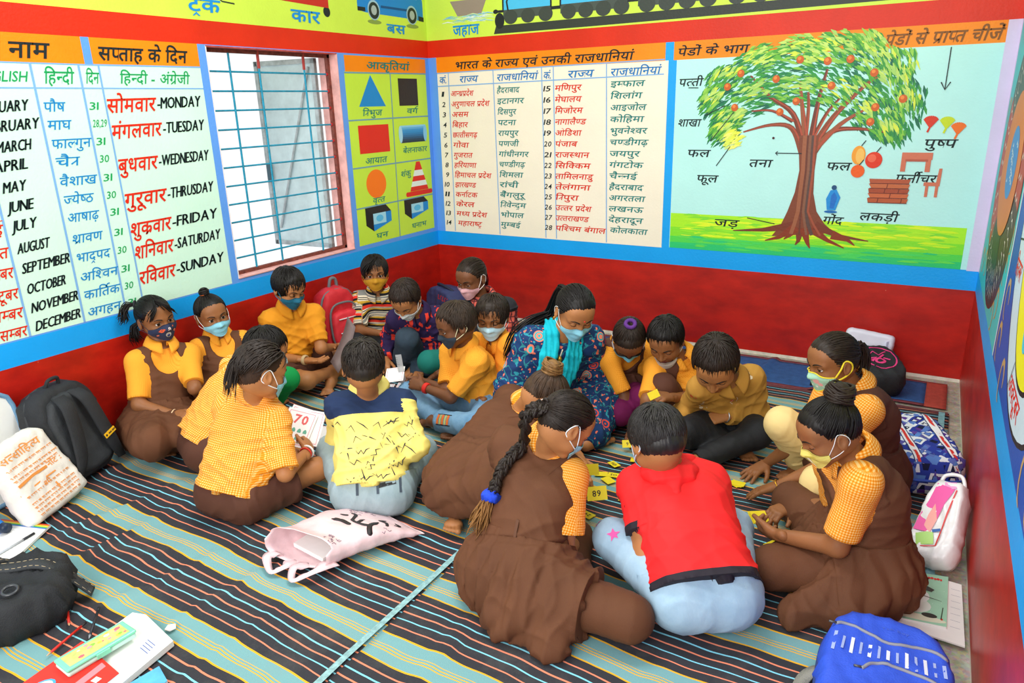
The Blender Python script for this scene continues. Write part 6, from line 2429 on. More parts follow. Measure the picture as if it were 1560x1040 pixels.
p, root = person_base('p3', 'boy in plain ochre shirt with teal mask looking down at a paper', SK_L, hands={'R': (DN, 16, 10), 'L': ((-.4, .2, .6), 55)}, feet={'L': 'fine'}, lids=.85)
tag(root, cat='child')
shirt(p, root, G_OCHRE, sleeve=.82, hem=.02, amp=.007)
trousers(p, root, G_BROWN2, 'shorts', upto=.72)
add_hair(p, root, 'boyfringe', 3)
add_mask(p, root, 'teal', 'moulded', drop=.002, motif=[([disc2d(-.022, -.048, .013, 12)], '#e6e2de'), ([disc2d(-.020, -.042, .007), disc2d(-.025, -.055, .005)], '#d8483c')], loop='#1d6a86', loop_r=.002)
bangle(p, root, 'R', mat('#c8ad80', .9), at=.0, r=.006, name='wrist_thread', flat=2.0)

p, root = person_base('p4', 'boy in striped polo shirt with mustard mask, sitting beside the red backpack', SK_M, hands={'R': (UP, 25)}, lids=.15)
tag(root, cat='child')
shirt(p, root, G_POLO, sleeve=.88, hem=.04)
trousers(p, root, G_BLACK)
h = add_hair(p, root, 'boyfringe', 4)
strands_obj(p, root, 'fringe', [(-.02, .03, .112), (.02, .082, .092), (.045, .088, .056), (.058, .072, .016)], .0034, 40, 8, .010, HAIR_K, parent=h)
add_mask(p, root, 'mustard', 'moulded', drop=.004, loop='#c08a1c')

p, root = person_base('p5', 'boy in dark purple shirt with red blotches leaning forward, white mask', SK_L, hands={'R': (UP, 20), 'L': (UP, 18)}, lids=.85)
tag(root, cat='child')
shirt(p, root, G_PURPLE, sleeve=1.92, hem=.04)
trousers(p, root, G_JEAND)
add_hair(p, root, 'boy', 5, hair_mat('#141010', '#3a2c24'))
add_mask(p, root, 'white', drop=-.006, loop='#e8ece8', loop_r=.002)

p, root = person_base('p8', 'girl with pink mask and coral checked top sitting in front of the back wall', SK_D, hands={'R': (UP, 18)}, lids=.5)
tag(root, cat='child')
shirt(p, root, G_CORAL, sleeve=1.45, hem=.04)
np_obj('waistcoat', [(*shirt_mesh(p, sleeve=.02, t=.015, hem=.1, amp=.003, neck=.062), mat('#24242c', .8))], root)
trousers(p, root, G_TEALP)
h = add_hair(p, root, 'girllow', 8, HAIR_B)
strands_obj(p, root, 'ponytail', [(0, -.10, .0), (.02, -.125, -.03), (.02, -.115, -.09), (.03, -.10, -.14)], .0034, 46, 4, .014, HAIR_K, parent=h)
add_mask(p, root, 'pink', 'moulded', drop=-.002, loop='#e8dcd8', loop_r=.002)

p, root = person_base('p7', 'boy in orange shirt with blue mask and bowl-cut fringe beside the teacher', SK_M, lids=.7, look=(8, 0))
tag(root, cat='child')
shirt(p, root, G_FINE, sleeve=.86, hem=.04)
trousers(p, root, G_BROWN2)
add_hair(p, root, 'boyfringe', 7, HAIR_B)
add_mask(p, root, 'paleblue')

def patch(p, V, Q):
 ca = Caster(V, Q)
 out = []
 c_ = lerp(p.J['aL'], p.J['kL'], .36)
 d = unit(p.J['kL'] - p.J['aL'])
 nrm = unit(A3((.35, -.75, .55)))
 v = unit(np.cross(nrm, d))
 nrm = np.cross(d, v)
 for polys, col in (([ribbon2d([(-.045 + .01 * k, 0) for k in range(10)], .058)], '#1d1a18'), ([ribbon2d([(x, -.024), (x, .0), (x, .024)], .014) for x in (-.034, -.003, .028)], '#e2742c'), ([ribbon2d([(x, -.024), (x, 0), (x, .024)], .009) for x in (-.018, .013)], '#b8c468')):
  r = throw(ca, c_ + nrm * .02, d, v, polys, .0022 if col == '#1d1a18' else .0034)
  if r:
   out.append((*r, mat(col, .8)))
 return out

p, root = person_base('p6', 'boy in orange shirt and patched blue jeans seen from his left side, dark mask', SK_D, hands={'L': ((.3, -.7, .5), 45), 'R': ((-.2, .6, .6), 45)}, feet={'L': 'fine'}, lids=.5)
tag(root, cat='child')
shirt(p, root, G_FINE, sleeve=.84, hem=.02, amp=.0045)
trousers(p, root, G_JEANB, prints=patch, upto={'L': 1.86, 'R': 1.86}, flare=.014)
add_hair(p, root, 'boy', 6, hair_mat('#15100d', '#46362a'))
add_mask(p, root, 'dark', 'moulded', loop='#d8cfa8', loop_r=.0022)
bangle(p, root, 'L', mat('#d82a20', .7), at=.03, r=.006, flat=2.2, name='wrist_thread')

# ---- the teacher
p, root = person_base('p9', 'woman in navy floral dress and turquoise scarf with blue mask, looking down at the cards', SK_L, hands={'L': ((.3, -.3, .8), 20)}, feet={'L': 'fine'}, lids=.85)
tag(root, cat='woman')
V, Q = shirt_mesh(p, sleeve=1.5, t=.024, hem=.1, amp=.006, belly=.014, flare=.018, neck=.060)
(_, _), (V2, Q2) = pinafore_mesh(p, t=.026, skirt=.98, amp=.007, spread=.12, extra=[(p.J['kL'], lerp(p.J['kL'], p.J['aL'], .85), .075, .07), (p.J['kR'], p.J['aR'], .07, .06), (p.J['kL'], p.J['kR'], .05, .05)])
V3, Q3 = pants_mesh(p, t=.018, upto={'L': 1.8, 'R': 2.0}, flare=.025)
np_obj('kurta', [(V, Q, G_FLORAL), (V2, Q2, G_FLORAL), (V3, Q3, G_FLORAL)], root)
h = add_hair(p, root, 'girllow', 9, hair_mat('#0a0808', '#1c1614'))
J = p.J
hp = [p.H([(0, -.095, .03)])[0], p.H([(.03, -.13, .01)])[0], J['nk'] - p.fw * .10 - p.lat * .05 + p.sp * .05, J['sR'] - p.fw * .05 - p.lat * .0 + p.sp * .075, J['sR'] - p.lat * .055 + p.sp * .03 - p.fw * .03, J['sR'] - p.lat * .075 - p.sp * .07 - p.fw * .03, J['sR'] - p.lat * .075 - p.sp * .15 - p.fw * .02]
strands_obj(p, root, 'loose_hair', hp, .0040, 90, 5, .020, hair_mat('#0a0808', '#1c1614'), world=True, parent=h, steps=18)
# scarf
f = Field()
c0 = J['nk'] + p.sp * .02
LT, SPn, FW = p.lat, p.sp, p.fw
hipm = (J['hL'] + J['hR']) / 2
ca = Caster(V, Q)

def band(pts, w0):
 for (a, na), (b, nb_) in zip(pts[:-1], pts[1:]):
  t = unit(b - a)
  n_ = unit(na + nb_)
  l_ = unit(np.cross(t, n_))
  for o_ in (-1, -.33, .33, 1):
   f.cone(a + l_ * o_ * w0, b + l_ * o_ * w0, .0115, .0115, .012)

def onbody(sg, al, q):
 o = lerp(hipm, J['nk'], al) + LT * sg * q + FW * .4
 loc, n = ca.hit(o, -FW, 1.0)
 if loc is None:
  loc, n = ca.near(o)
 return (loc + FW * .018, FW)

for sg in (1, -1):
 pts = [(c0 - FW * .065 + SPn * .025, -FW * .6 + SPn * .8), (c0 + LT * sg * .052 - FW * .02 + SPn * .038, SPn + LT * sg * .6), (c0 + LT * sg * .062 + FW * .045 + SPn * .005, FW + LT * sg * .5 + SPn * .4)]
 pts += [onbody(sg, .86, .060), onbody(sg, .70, .058), onbody(sg, .54, .050), onbody(sg, .38, .038), onbody(sg, .22, .025)]
 band(pts, .032)
D, lo, hh, ax = f.grid(.0055)
V, Q = surface_net(D, lo, hh)
V = crinkle(V, Q, .006, [(LT, 1.0), (LT + SPn * .2, .7)], 120, 4)
np_obj('scarf', [(V, Q, G_TURQ)], root)
add_mask(p, root, 'blue')
V, Q = blob((-.0, .0935, .035), .0035, .001)
np_obj('bindi', [(p.H(V), Q, mat('#c8201c', .5))], root)
for sx in (-1, 1):
 V, Q = blob((sx * .083, -.005, -.040), (.005, .005, .011), .0018)
 np_obj('earring', [(p.H(V), Q, GOLD)], root)
bangle(p, root, 'L', GOLD, at=.03, R=.027, r=.0028)
bangle(p, root, 'L', GOLD, at=.018, R=.026, r=.0022)
d = unit(J['tL'] - J['aL'])
V, Q = blob(J['tL'] - d * .002 + A3((.0, -.0, .012)), (.008, .008, .006), .002)
np_obj('toe_nail', [(V, Q, mat('#c0182c', .3))], root)
# necklace strand down the front
pts = [onbody(0, a, .0)[0] - FW * .012 for a in (.92, .8, .7, .6, .5)]
V, Q = tube_np(catmull(pts, 6), [.0035] * 25, 6)
np_obj('necklace', [(V, Q, mat('#e8dcc0', .4))], root)
V, Q = blob(pts[1], (.014, .012, .018), .003)
np_obj('pendant', [(V, Q, GOLD)], root)

# ---- children behind the cards
p, root = person_base('p10', 'girl bending low with light blue mask, next to the teacher', SK_D, hands={'R': (UP, 45), 'L': ((.3, 0, .8), 50)}, feet={'R': False, 'L': False}, lids=.9)
tag(root, cat='child')
shirt(p, root, G_FINE, under=True, sleeve=.92)
trousers(p, root, G_MAROON)
pinafore(p, root, G_BROWN2, skirt=.6)
h = add_hair(p, root, 'girlhigh', 10, HAIR_B)
tie_obj(p, root, h, (0, -.052, .104), (0, -.4, 1), .022, .010, mat('#5a2a7c', .8), 'scrunchie')
add_mask(p, root, '#6fc4dc', drop=.006, edge='#1a1d22')
bangle(p, root, 'L', mat('#e08aa0', .5), at=.014, r=.004)
bangle(p, root, 'L', mat('#e8e4d8', .5), at=.0, r=.004)
bangle(p, root, 'R', mat('#b8502c', .5), at=.0, r=.004)

p, root = person_base('p11', 'smiling boy in brown vest with grey mask pulled under his chin', SK_M, hands={'R': (UP, 35), 'L': ((.2, -.3, .8), 60)}, lids=.75)
tag(root, cat='child')
shirt(p, root, G_FINE, under=True, sleeve=.9)
pinafore(p, root, G_BROWN2, skirt=.35)
trousers(p, root, G_BROWN2)
add_hair(p, root, 'boy', 11)
add_mask(p, root, 'grey', drop=-.052, loop='#cfc8ba', loop_r=.003)

def tanprint(p, V, Q):
 ca = Caster(V, Q)
 rr = random.Random(5)
 acc = [Acc(), Acc()]
 for k in range(46):
  i = rr.randrange(len(V))
  o = V[i]
  loc, n = ca.near(o)
  u = unit(np.cross(n, (rr.random(), rr.random(), rr.random() - .5)))
  v = np.cross(n, u)
  if rr.random() < .4:
   polys = [disc2d(0, 0, .010, 6), disc2d(.02, .008, .005, 6)]
  else:
   polys = [ribbon2d([(-.028, 0), (-.01, .014), (.008, -.008), (.026, .010)], .0035), ribbon2d([(-.02, -.018), (.0, -.022), (.02, -.014)], .003)]
  r = throw(ca, o, u, v, polys, .0012, .16)
  if r:
   acc[0 if rr.random() < .8 else 1].add(*r)
 return [(*a.get(), m) for a, m in zip(acc, (mat('#f0e0bc', .8), mat('#c8482c', .8))) if a.V]

p, root = person_base('p12', 'boy without mask in tan printed shirt, looking down at his hand', SK_F, hands={'L': ((.2, -.4, .8), 42), 'R': (UP, 40)}, feet={'R': 'fine'}, lids=.8, lip='#8c4a3c')
tag(root, cat='child')
shirt(p, root, G_TAN, sleeve=1.93, hem=.03, prints=tanprint, amp=.0045, t=.009, belly=-.004)
trousers(p, root, G_BLACK, amp=.003)
add_hair(p, root, 'boy', 12, hair_mat('#120d0b', '#33261e'))
bangle(p, root, 'L', SILVER, at=-.004, R=.026, r=.0032)

# ---- right side of the card game
p, root = person_base('p13', 'girl in cream trousers with mint and yellow mask, both hands flat on the rug', SK_M, hands={'L': (UP, 7, 10), 'R': (UP, 9, 10)}, feet={'R': 'fine'}, lids=.25, look=(10, 0))
tag(root, cat='child')
shirt(p, root, G_GING, under=True, sleeve=.95)
trousers(p, root, G_CREAM, amp=.004)
pinafore(p, root, G_BROWN2, skirt=.42)
h = add_hair(p, root, 'girllow', 13, HAIR_B)
strands_obj(p, root, 'ponytail', [(0, -.10, .02), (.0, -.122, .025), (.0, -.132, -.02), (.0, -.122, -.07), (0, -.10, -.09)], .0036, 60, 4, .012, HAIR_B, parent=h)
add_mask(p, root, 'mint', 'moulded', edge='#ecd430', loop='#ecd430', loop_r=.0035, motif=[([disc2d(-.022, -.048, .011), disc2d(-.034, -.060, .008)], '#e8a8a0'), ([ribbon2d([(-.04, -.070), (-.02, -.072), (.0, -.066)], .008)], '#f2f0e8')])
bangle(p, root, 'L', GOLD, at=.0, r=.003)

p, root = person_base('p14', 'girl in brown pinafore with yellow checked mask and hair bun holding a stack of cards', SK_M, hands={'L': ((-.3, -.6, -.6), 42), 'R': ((.2, .3, .8), 48)}, feet={'L': 'fine'}, lids=.85)
tag(root, cat='child')
shirt(p, root, G_GING, under=True, sleeve=.80, flare=.014)
trousers(p, root, G_BROWN, amp=.0028)
K = p.J['kL']
pinafore(p, root, G_BROWN, skirt={'L': .50, 'R': .5}, amp=.009, extra=[(p.J['hL'] + p.sp * .02, lerp(p.J['hL'], K, .62) + A3((-.02, -.16, -.07)), .07, .045), (p.J['hL'], lerp(p.J['hL'], K, .30) + A3((0.05, -.17, -.07)), .07, .045)])
h = add_hair(p, root, 'girlbun', 14)
V, Q = bun((0, -.082, .098), (0, -.6, .8), .043, 5, 44, .0042)
sub_obj('hair_bun', [(p.H(V), Q, HAIR_B)], h, root)
o = add_mask(p, root, 'yellow', motif=[([ribbon2d([(-.05 + .018 * k, -.03), (-.05 + .018 * k, -.085)], .006) for k in range(6)], '#f2efc4'), ([ribbon2d([(-.045, -.035 - .016 * k), (.0, -.035 - .016 * k), (.045, -.035 - .016 * k)], .005) for k in range(3)], '#d8cc50')])
bangle(p, root, 'R', mat('#b88a70', .9), at=.012, r=.004, name='wrist_thread')

# ---- boy in red seen from behind
def redprint(p, V, Q):
 ca = Caster(V, Q)
 out = []
 S_, E_ = p.J['sL'], p.J['eL']
 d = unit(E_ - S_)
 nrm = unit(A3((-.85, -.45, .25)))
 u = unit(np.cross(nrm, -d))
 v = np.cross(u, -d) * 0 - d
 polys = []
 for k in range(7):
  polys.append(ribbon2d([(-.012, -.02 - k * .012), (.012, -.02 - k * .012)], .004 if k % 2 else .008))
 polys += [ribbon2d([(-.014, -.02), (-.014, -.10)], .005), ribbon2d([(.014, -.03), (.014, -.10)], .005), ribbon2d([(-.01, -.10), (.01, -.13)], .012)]
 for k in range(3):
  polys.append(ribbon2d([(.02 + .008 * j, -.118 - .010 * k) for j in range(5)], .004))
 P = [([(a, b + .02) for a, b in q], F) for q, F in polys]
 r = throw(ca, lerp(S_, E_, .1) + nrm * .03, np.cross(-d, nrm) * -1, -d, [([(a, b) for a, b in q], F) for q, F in P], .0015, .2)
 if r:
  out.append((*r, mat('#3a1416', .8)))
 return out

def redcloth(p, V, Q):
 hip = (p.J['hL'] + p.J['hR']) / 2
 C_ = fcent(V, Q)
 L = np.linalg.norm(p.J['nk'] - hip)
 hgt = (C_ - hip) @ p.sp / L
 ids = (hgt < .085).astype(int)
 for a in 'LR':
  d = p.J['e' + a] - p.J['s' + a]
  t = (C_ - p.J['s' + a]) @ d / (d @ d)
  near = np.linalg.norm(C_ - (p.J['s' + a] + d * t[:, None]), axis=1) < .066
  ids[near & (t > .61) & (t < .74) & (((C_ - hip) @ p.lat) * (1 if a == 'L' else -1) > .118 * p.s)] = 1
 return [G_RED, mat('#26202a', .8)], ids

def redcuts(p):
 hip = (p.J['hL'] + p.J['hR']) / 2
 L = [(lerp(hip, p.J['nk'], .085), p.sp, hip, .35)]
 for a in 'LR':
  d = p.J['e' + a] - p.J['s' + a]
  L.append((p.J['s' + a] + d * .61, unit(d), p.J['s' + a] + d * .61, .09))
 return L

def stars(p, V, Q):
 ca = Caster(V, Q)
 acc = Acc()
 for a, k, nrm in (('L', .80, (-.5, -.4, .9)), ('R', .85, (.2, -.5, .85)), ('L', .95, (-.9, .1, .5))):
  o = lerp(p.J['h' + a], p.J['k' + a], k)
  n_ = unit(A3(nrm))
  u = unit(np.cross((0, 0, 1), n_))
  r = throw(ca, o + n_ * .05, u, np.cross(n_, u), [star2d(0, 0, .024)], .002, .3)
  if r:
   acc.add(*r)
 return [(*acc.get(), mat('#e85aa8', .6))] if acc.V else []

p, root = person_base('p15', 'boy in red hooded T-shirt and pale jeans seen from behind', SK_L, hands={'L': ((-.3, -.2, .8), 40), 'R': (UP, 30)}, lids=.8)
tag(root, cat='child')
o, V, Q = shirt(p, root, redcloth, cuts=redcuts, collar=False, sleeve=.70, hem=.02, amp=.0040, base=.10, prints=redprint, belly=.016, hemflare=.032, neck=.048)
f = Field()
J = p.J
nb = J['nk'] - p.sp * .012 + p.lat * .01
ring = [nb + (p.lat * math.sin(a) * .074 + p.fw * math.cos(a) * .066) * p.s + p.sp * (.012 * math.cos(a)) for a in [i * math.pi / 8 for i in range(17)]]
f.chain(ring, [.017] * 17, .02)
b0 = nb - p.fw * .088 * p.s - p.sp * .060 + p.lat * .030
f.cone(b0 - p.lat * .07, b0 + p.lat * .07, .028, k=.03)
f.cone(b0 - p.lat * .045 - p.sp * .03 - p.fw * .016, b0 + p.lat * .045 - p.sp * .03 - p.fw * .016, .028, k=.035)
f.cone(b0 - p.sp * .03 - p.fw * .018, b0 - p.sp * .115 - p.fw * .018, .030, .012, .03)
D, lo, hh, ax = f.grid(.0055)
V, Q = surface_net(D, lo, hh)
V = crinkle(V, Q, .004, [(p.sp, 1), (p.lat, .6)], 70, 3)
sub_obj('hood', [(V, Q, G_RED)], o, root)
trousers(p, root, G_JEANL, prints=stars, waist=.14)
add_hair(p, root, 'boy', 15, hair_mat('#0e0c0c', '#3a3634', .4))
add_mask(p, root, 'blue', loop='#dde6f2', loop_r=.0018)

# ---- girl with the braid in the foreground
p, root = person_base('p16', 'girl with long braid and blue hair tie in brown pinafore, seen from behind', SK_L, hands={'R': ((.2, .2, .8), 58), 'L': ((-.2, .2, .8), 40)}, lids=.85)
tag(root, cat='child')
J = p.J
shirt(p, root, G_GING, under=True, sleeve={'R': .74, 'L': .15}, flare=.024)
trousers(p, root, G_BROWN, amp=.003)
kR, hR = J['kR'], J['hR']
o, (V1, Q1), _ = pinafore(p, root, G_BROWN, skirt={'R': .62, 'L': .75}, amp=.010, strap={'sL': 1.2, 'sR': .97}, arms='L', extra=[(hR + p.sp * .03, lerp(hR, kR, .50) + A3((-.03, -.15, -.07)), .075, .045), (hR, lerp(hR, kR, .10) + A3((-.06, -.13, -.06)), .08, .06), (J['pel'] - p.fw * .02, J['pel'] + A3((-.10, -.03, -.05)), .09, .08)])
# waist seam and belt loop
ca = Caster(V1, Q1)
hip = (J['hL'] + J['hR']) / 2
r = throw(ca, lerp(hip, J['nk'], .32) - p.fw * .1 - p.lat * .03, -p.lat, p.sp, [ribbon2d([(0, .035), (0, .0), (0, -.035)], .011)], .006, .3)
if r:
 np_obj('belt_loop', [(*r, mat('#5f3c29', .8))], root)
h = add_hair(p, root, 'girllow', 16, hair_mat('#120d0b', '#33271f'))
hip = (J['hL'] + J['hR']) / 2

def onback(al, q, off):
 o = lerp(hip, J['nk'], al) + p.lat * q - p.fw * .4
 loc, n = ca.hit(o, p.fw, 1.0)
 if loc is None:
  loc, n = ca.near(lerp(hip, J['nk'], al) + p.lat * q - p.fw * .1)
 return loc - p.fw * off

path = [p.H([(0, -.095, .012)])[0], p.H([(-.005, -.122, -.02)])[0], p.H([(-.015, -.122, -.065)])[0] - p.fw * .01, onback(.93, .035, .035), onback(.80, .055, .026), onback(.66, .072, .025), onback(.54, .085, .024), onback(.46, .095, .022)]
C_ = catmull(path, 9)
n = len(C_)
T = np.gradient(C_, axis=0)
T /= np.linalg.norm(T, axis=1)[:, None]
nb = -p.fw
acc = Acc()
for s_ in range(3):
 pts = []
 for i in range(n):
  ph = 2 * math.pi * (i / n * 5.5 + s_ / 3)
  sd = np.cross(T[i], nb)
  sd /= np.linalg.norm(sd)
  up = np.cross(sd, T[i])
  w_ = .0175 * (1 - .35 * i / n)
  pts.append(C_[i] + sd * math.sin(ph) * w_ + up * math.sin(2 * ph) * .008)
 for q in range(10):
  off = np.random.RandomState(q + 20 * s_).normal(size=3) * .0042
  acc.add(*tube_np(np.array(pts) + off, np.interp(np.linspace(0, 1, n), [0, .1, 1], [.008, .0095, .0068]) * .72, 6))
V, Q = acc.get()
b_ = sub_obj('braid', [(V, Q, hair_mat('#120d0b', '#33271f'))], h, root)
e0 = C_[-1]
V, Q = ring_mesh(e0, T[-1], .013, .019, 20, 12)
V = V + (vnoise3(V * 160, 2) - .5)[:, None] * A3((1, 1, 1)) * .016
V3, Q3 = blob(e0, .018, .004)
sub_obj('scrunchie', [(V, Q, mat('#1c48d8', .8, noise=.3, nscale=150)), (V3, Q3, mat('#1c48d8', .8, noise=.3, nscale=150))], h, root)
tail = [e0, onback(.38, .105, .026), onback(.28, .115, .020), onback(.2, .125, .018)]
strands_obj(p, root, 'braid_tail', tail, .0027, 170, 6, .019, hair_mat('#4a2c16', '#b07c42', .5), world=True, parent=h, steps=12)
add_mask(p, root, 'blue', loop='#e8f0f4', loop_r=.0018)

# ---- girl with the bun crouching behind her
p, root = person_base('p17', 'girl with brownish hair bun in brown pinafore, crouching low over the cards', SK_L, hands={'R': (UP, 30), 'L': (UP, 25)}, feet={'R': 'fine'}, lids=.9)
tag(root, cat='child')
J = p.J
shirt(p, root, G_GING, under=True, sleeve=.3, flare=0)
pinafore(p, root, G_BROWN, skirt=1.0, spread=.10, amp=.006, zcut=.075, arms='LR', strap=1.1, extra=[(J['pel'] + p.sp * .05, J['kR'], .08, .06)])
trousers(p, root, G_BROWN, upto=1.6)
h = add_hair(p, root, 'girlbun', 17, hair_mat('#1e1610', '#5a4230'))
V, Q = bun((0, -.088, .088), (0, -.7, .7), .042, 7, 48, .0042)
sub_obj('hair_bun', [(p.H(V), Q, hair_mat('#3a2616', '#a87c48', .45))], h, root)
tie_obj(p, root, h, (0, -.066, .074), (0, -.7, .7), .026, .006, mat('#5a2a5c', .8))
add_mask(p, root, 'blue')

# ---- boys seen from behind on the left
def yellowcloth(p, V, Q):
 hip = (p.J['hL'] + p.J['hR']) / 2
 C_ = fcent(V, Q)
 hgt = (C_ - hip) @ p.sp / np.linalg.norm(p.J['nk'] - hip)
 ids = (hgt > .74).astype(int)
 for a in 'LR':
  d = p.J['e' + a] - p.J['s' + a]
  t = (C_ - p.J['s' + a]) @ d / (d @ d)
  near = np.linalg.norm(C_ - (p.J['s' + a] + d * t[:, None]), axis=1) < .07
  ids[near & (t > .10)] = 0
 return [G_YELLOW, G_NAVY], ids

def yokecuts(p):
 hip = (p.J['hL'] + p.J['hR']) / 2
 L = [(lerp(hip, p.J['nk'], .74), p.sp, p.J['nk'], .5)]
 for a in 'LR':
  d = p.J['e' + a] - p.J['s' + a]
  L.append((p.J['s' + a] + d * .10, unit(d), p.J['s' + a], .12))
 return L

def scribbles(p, V, Q):
 ca = Caster(V, Q)
 rr = random.Random(4)
 o = lerp((p.J['hL'] + p.J['hR']) / 2, p.J['nk'], .40) - p.fw * .10
 polys = []
 sh = [[(-.02, .012), (-.005, .0), (.004, .014), (.018, .004)], [(-.012, .022), (.0, -.002), (.006, -.022)], [(-.022, 0), (-.014, -.010), (-.006, .002), (.002, -.010), (.010, .004), (.022, .010)], [(-.03, .0), (.0, .008), (.028, .002)], [(.0, .024), (.006, .006)], [(-.016, -.006), (0, .010), (.012, -.012)]]
 for r_ in range(6):
  for c_ in range(6):
   cx = -.150 + c_ * .060 + (.03 if r_ % 2 else 0) + rr.uniform(-.008, .008)
   cy = -.12 + r_ * .052 + rr.uniform(-.008, .008)
   if cy > .105:
    continue
   for k in range(rr.choice((1, 2, 2))):
    q = rr.choice(sh)
    a = rr.uniform(-.4, .9)
    dx, dy = rr.uniform(-.012, .012), rr.uniform(-.012, .012)
    polys.append(ribbon2d([(cx + dx + 1.25 * (x * math.cos(a) - y * math.sin(a)), cy + dy + 1.25 * (x * math.sin(a) + y * math.cos(a))) for x, y in q], [.0015] + [.0044] * (len(q) - 2) + [.0012]))
 r = throw(ca, o, -p.lat, p.sp, polys, .0015, .3)
 return [(*r, mat('#22283c', .8))] if r else []

p, root = person_base('p18', 'boy in pale yellow shirt with navy shoulder yoke and grey jeans, back turned', SK_L, lids=.7)
tag(root, cat='child')
shirt(p, root, yellowcloth, cuts=yokecuts, cm=G_YELLOW, sleeve=1.9, hem=.05, amp=.006, prints=scribbles, belly=.012)

def label_patch(p, V, Q):
 ca = Caster(V, Q)
 hip = (p.J['hL'] + p.J['hR']) / 2
 o = lerp(hip, p.J['nk'], .06) - p.fw * .12 - p.lat * .055
 u, v = unit(-p.lat + p.sp * .18), p.sp
 v = unit(v - u * (u @ v))
 out = []
 for polys, col, lf in (([ribbon2d([(-.036, 0), (-.012, 0), (.012, 0), (.036, 0)], .038)], '#2c2f30', .0016), ([ribbon2d([(-.030, .006), (0, .006), (.030, .006)], .015)], '#8a8c82', .0028), ([disc2d(0, .006, .005, 8), ribbon2d([(-.02, -.011), (.02, -.011)], .006)], '#1c1d1e', .0036)):
  r = throw(ca, o, u, v, polys, lf, .3)
  if r:
   out.append((*r, mat(col, .7)))
 for q in (-.02, .06, -.11):
  r = throw(ca, lerp(hip, p.J['nk'], .03) - p.fw * .12 - p.lat * -q, -p.lat, p.sp, [ribbon2d([(0, .03), (0, 0), (0, -.035)], .010)], .003, .3)
  if r:
   out.append((*r, mat('#46525e', .8)))
 return out

trousers(p, root, G_JEANG, prints=label_patch, waist=.16)
add_hair(p, root, 'short', 18, hair_mat('#120f0d', '#39302a'))
add_mask(p, root, 'dark', 'moulded', loop='#1c1c20', loop_r=.0018)

p, root = person_base('p19', 'boy in orange gingham shirt and brown shorts holding number cards, hair shaved at the sides', SK_L, hands={'R': ((.9, -.3, .2), 35), 'L': ((-.3, .6, .5), 35)}, lids=.6)
tag(root, cat='child')
shirt(p, root, G_GING, sleeve=.92, hem=.05, amp=.0055, belly=.014, flare=.016, hemflare=.02)
trousers(p, root, G_BROWN2, 'shorts', upto=.62, t=.016, flare=.022, amp=.006)
add_hair(p, root, 'mullet', 19, hair_mat('#0f0d0d', '#3c3028'))
add_mask(p, root, 'blue', loop='#f0f2f4', loop_r=.0018)
bangle(p, root, 'R', mat('#eef0f0', .5), at=-.002, R=.026, r=.0045)
bangle(p, root, 'R', mat('#d83a30', .7), at=.014, R=.024, r=.0035)

p, root = person_base('p20', 'boy in orange gingham shirt leaning forward behind the boy with shaved sides', SK_L, lids=.7)
tag(root, cat='child')
shirt(p, root, G_GING, sleeve=.9, hem=.05, amp=.005, belly=.012, hemflare=.022)
trousers(p, root, G_BROWN2, t=.018, flare=.014)
add_hair(p, root, 'boy', 20)
add_mask(p, root, 'paleblue')
# ================================================================ bags, books, cards
def pillow(w, h, d, p=3.0, n=26, wr=.004, seed=1, edge=.18, flat=0.0, taper=0.0):
 """stuffed cloth body, w (x) by h (z) by d (y), standing on z = 0, front at -y"""
 V, Q = [], []
 for side in (-1, 1):
  for j in range(n + 1):
   for i in range(n + 1):
    u, v = -1 + 2 * i / n, -1 + 2 * j / n
    # square grid pushed to a rounded outline
    m = max(abs(u), abs(v), 1e-6)
    r = (abs(u) ** p + abs(v) ** p) ** (1 / p)
    k = m / r if r > 0 else 1
    x, z = u * k, v * k
    e = min(1, (1 - m) / edge)
    dep = math.sqrt(max(0, 1 - (1 - e) ** 2))
    if side > 0:
     dep *= (1 - flat)
    V.append((x * w / 2 * (1 - taper * (z + 1) / 2), side * dep * d / 2, (z + 1) * h / 2))
 N1 = (n + 1) ** 2
 for j in range(n):
  for i in range(n):
   a = j * (n + 1) + i
   Q.append((a, a + 1, a + n + 2, a + n + 1))
   b = a + N1
   Q.append((b, b + n + 1, b + n + 2, b + 1))
 V = np.array(V)
 # weld the rim
 edge_ids = [j * (n + 1) + i for j in range(n + 1) for i in range(n + 1) if i in (0, n) or j in (0, n)]
 rim = {N1 + e_: e_ for e_ in edge_ids}
 Q = [tuple(rim.get(i, i) for i in q) for q in Q]
 used = sorted({i for q in Q for i in q})
 mp = {o: k for k, o in enumerate(used)}
 V = V[used]
 Q = np.array([[mp[i] for i in q] for q in Q])
 if wr:
  V = crinkle(V, Q, wr, [((1, 0, .4), 1), ((-.5, 0, 1), .8)], 45, seed)
 return V, Q

def place(V, o, ax, up):
 """local x along ax, z along up, y away from the viewer side"""
 ax = unit(ax)
 up = unit(A3(up) - ax * (A3(up) @ ax))
 y = np.cross(up, ax)
 return A3(o) + np.asarray(V) @ np.stack([ax, y, up])

def rounded_outline(w, h, p, y, n=40, z0=0.0):
 out = []
 for k in range(n + 1):
  a = 2 * math.pi * k / n
  c_, s_ = math.cos(a), math.sin(a)
  r = (abs(c_) ** p + abs(s_) ** p) ** (-1 / p)
  out.append((c_ * r * w / 2, y, z0 + h / 2 + s_ * r * h / 2))
 return out

def slab(pts, z0, z1):
 """thin flat sheet with thickness from a floor-plan polygon"""
 n = len(pts)
 V = [(x, y, z0) for x, y in pts] + [(x, y, z1) for x, y in pts]
 F = [tuple(range(n - 1, -1, -1)), tuple(range(n, 2 * n))] + [(i, (i + 1) % n, n + (i + 1) % n, n + i) for i in range(n)]
 return V, F

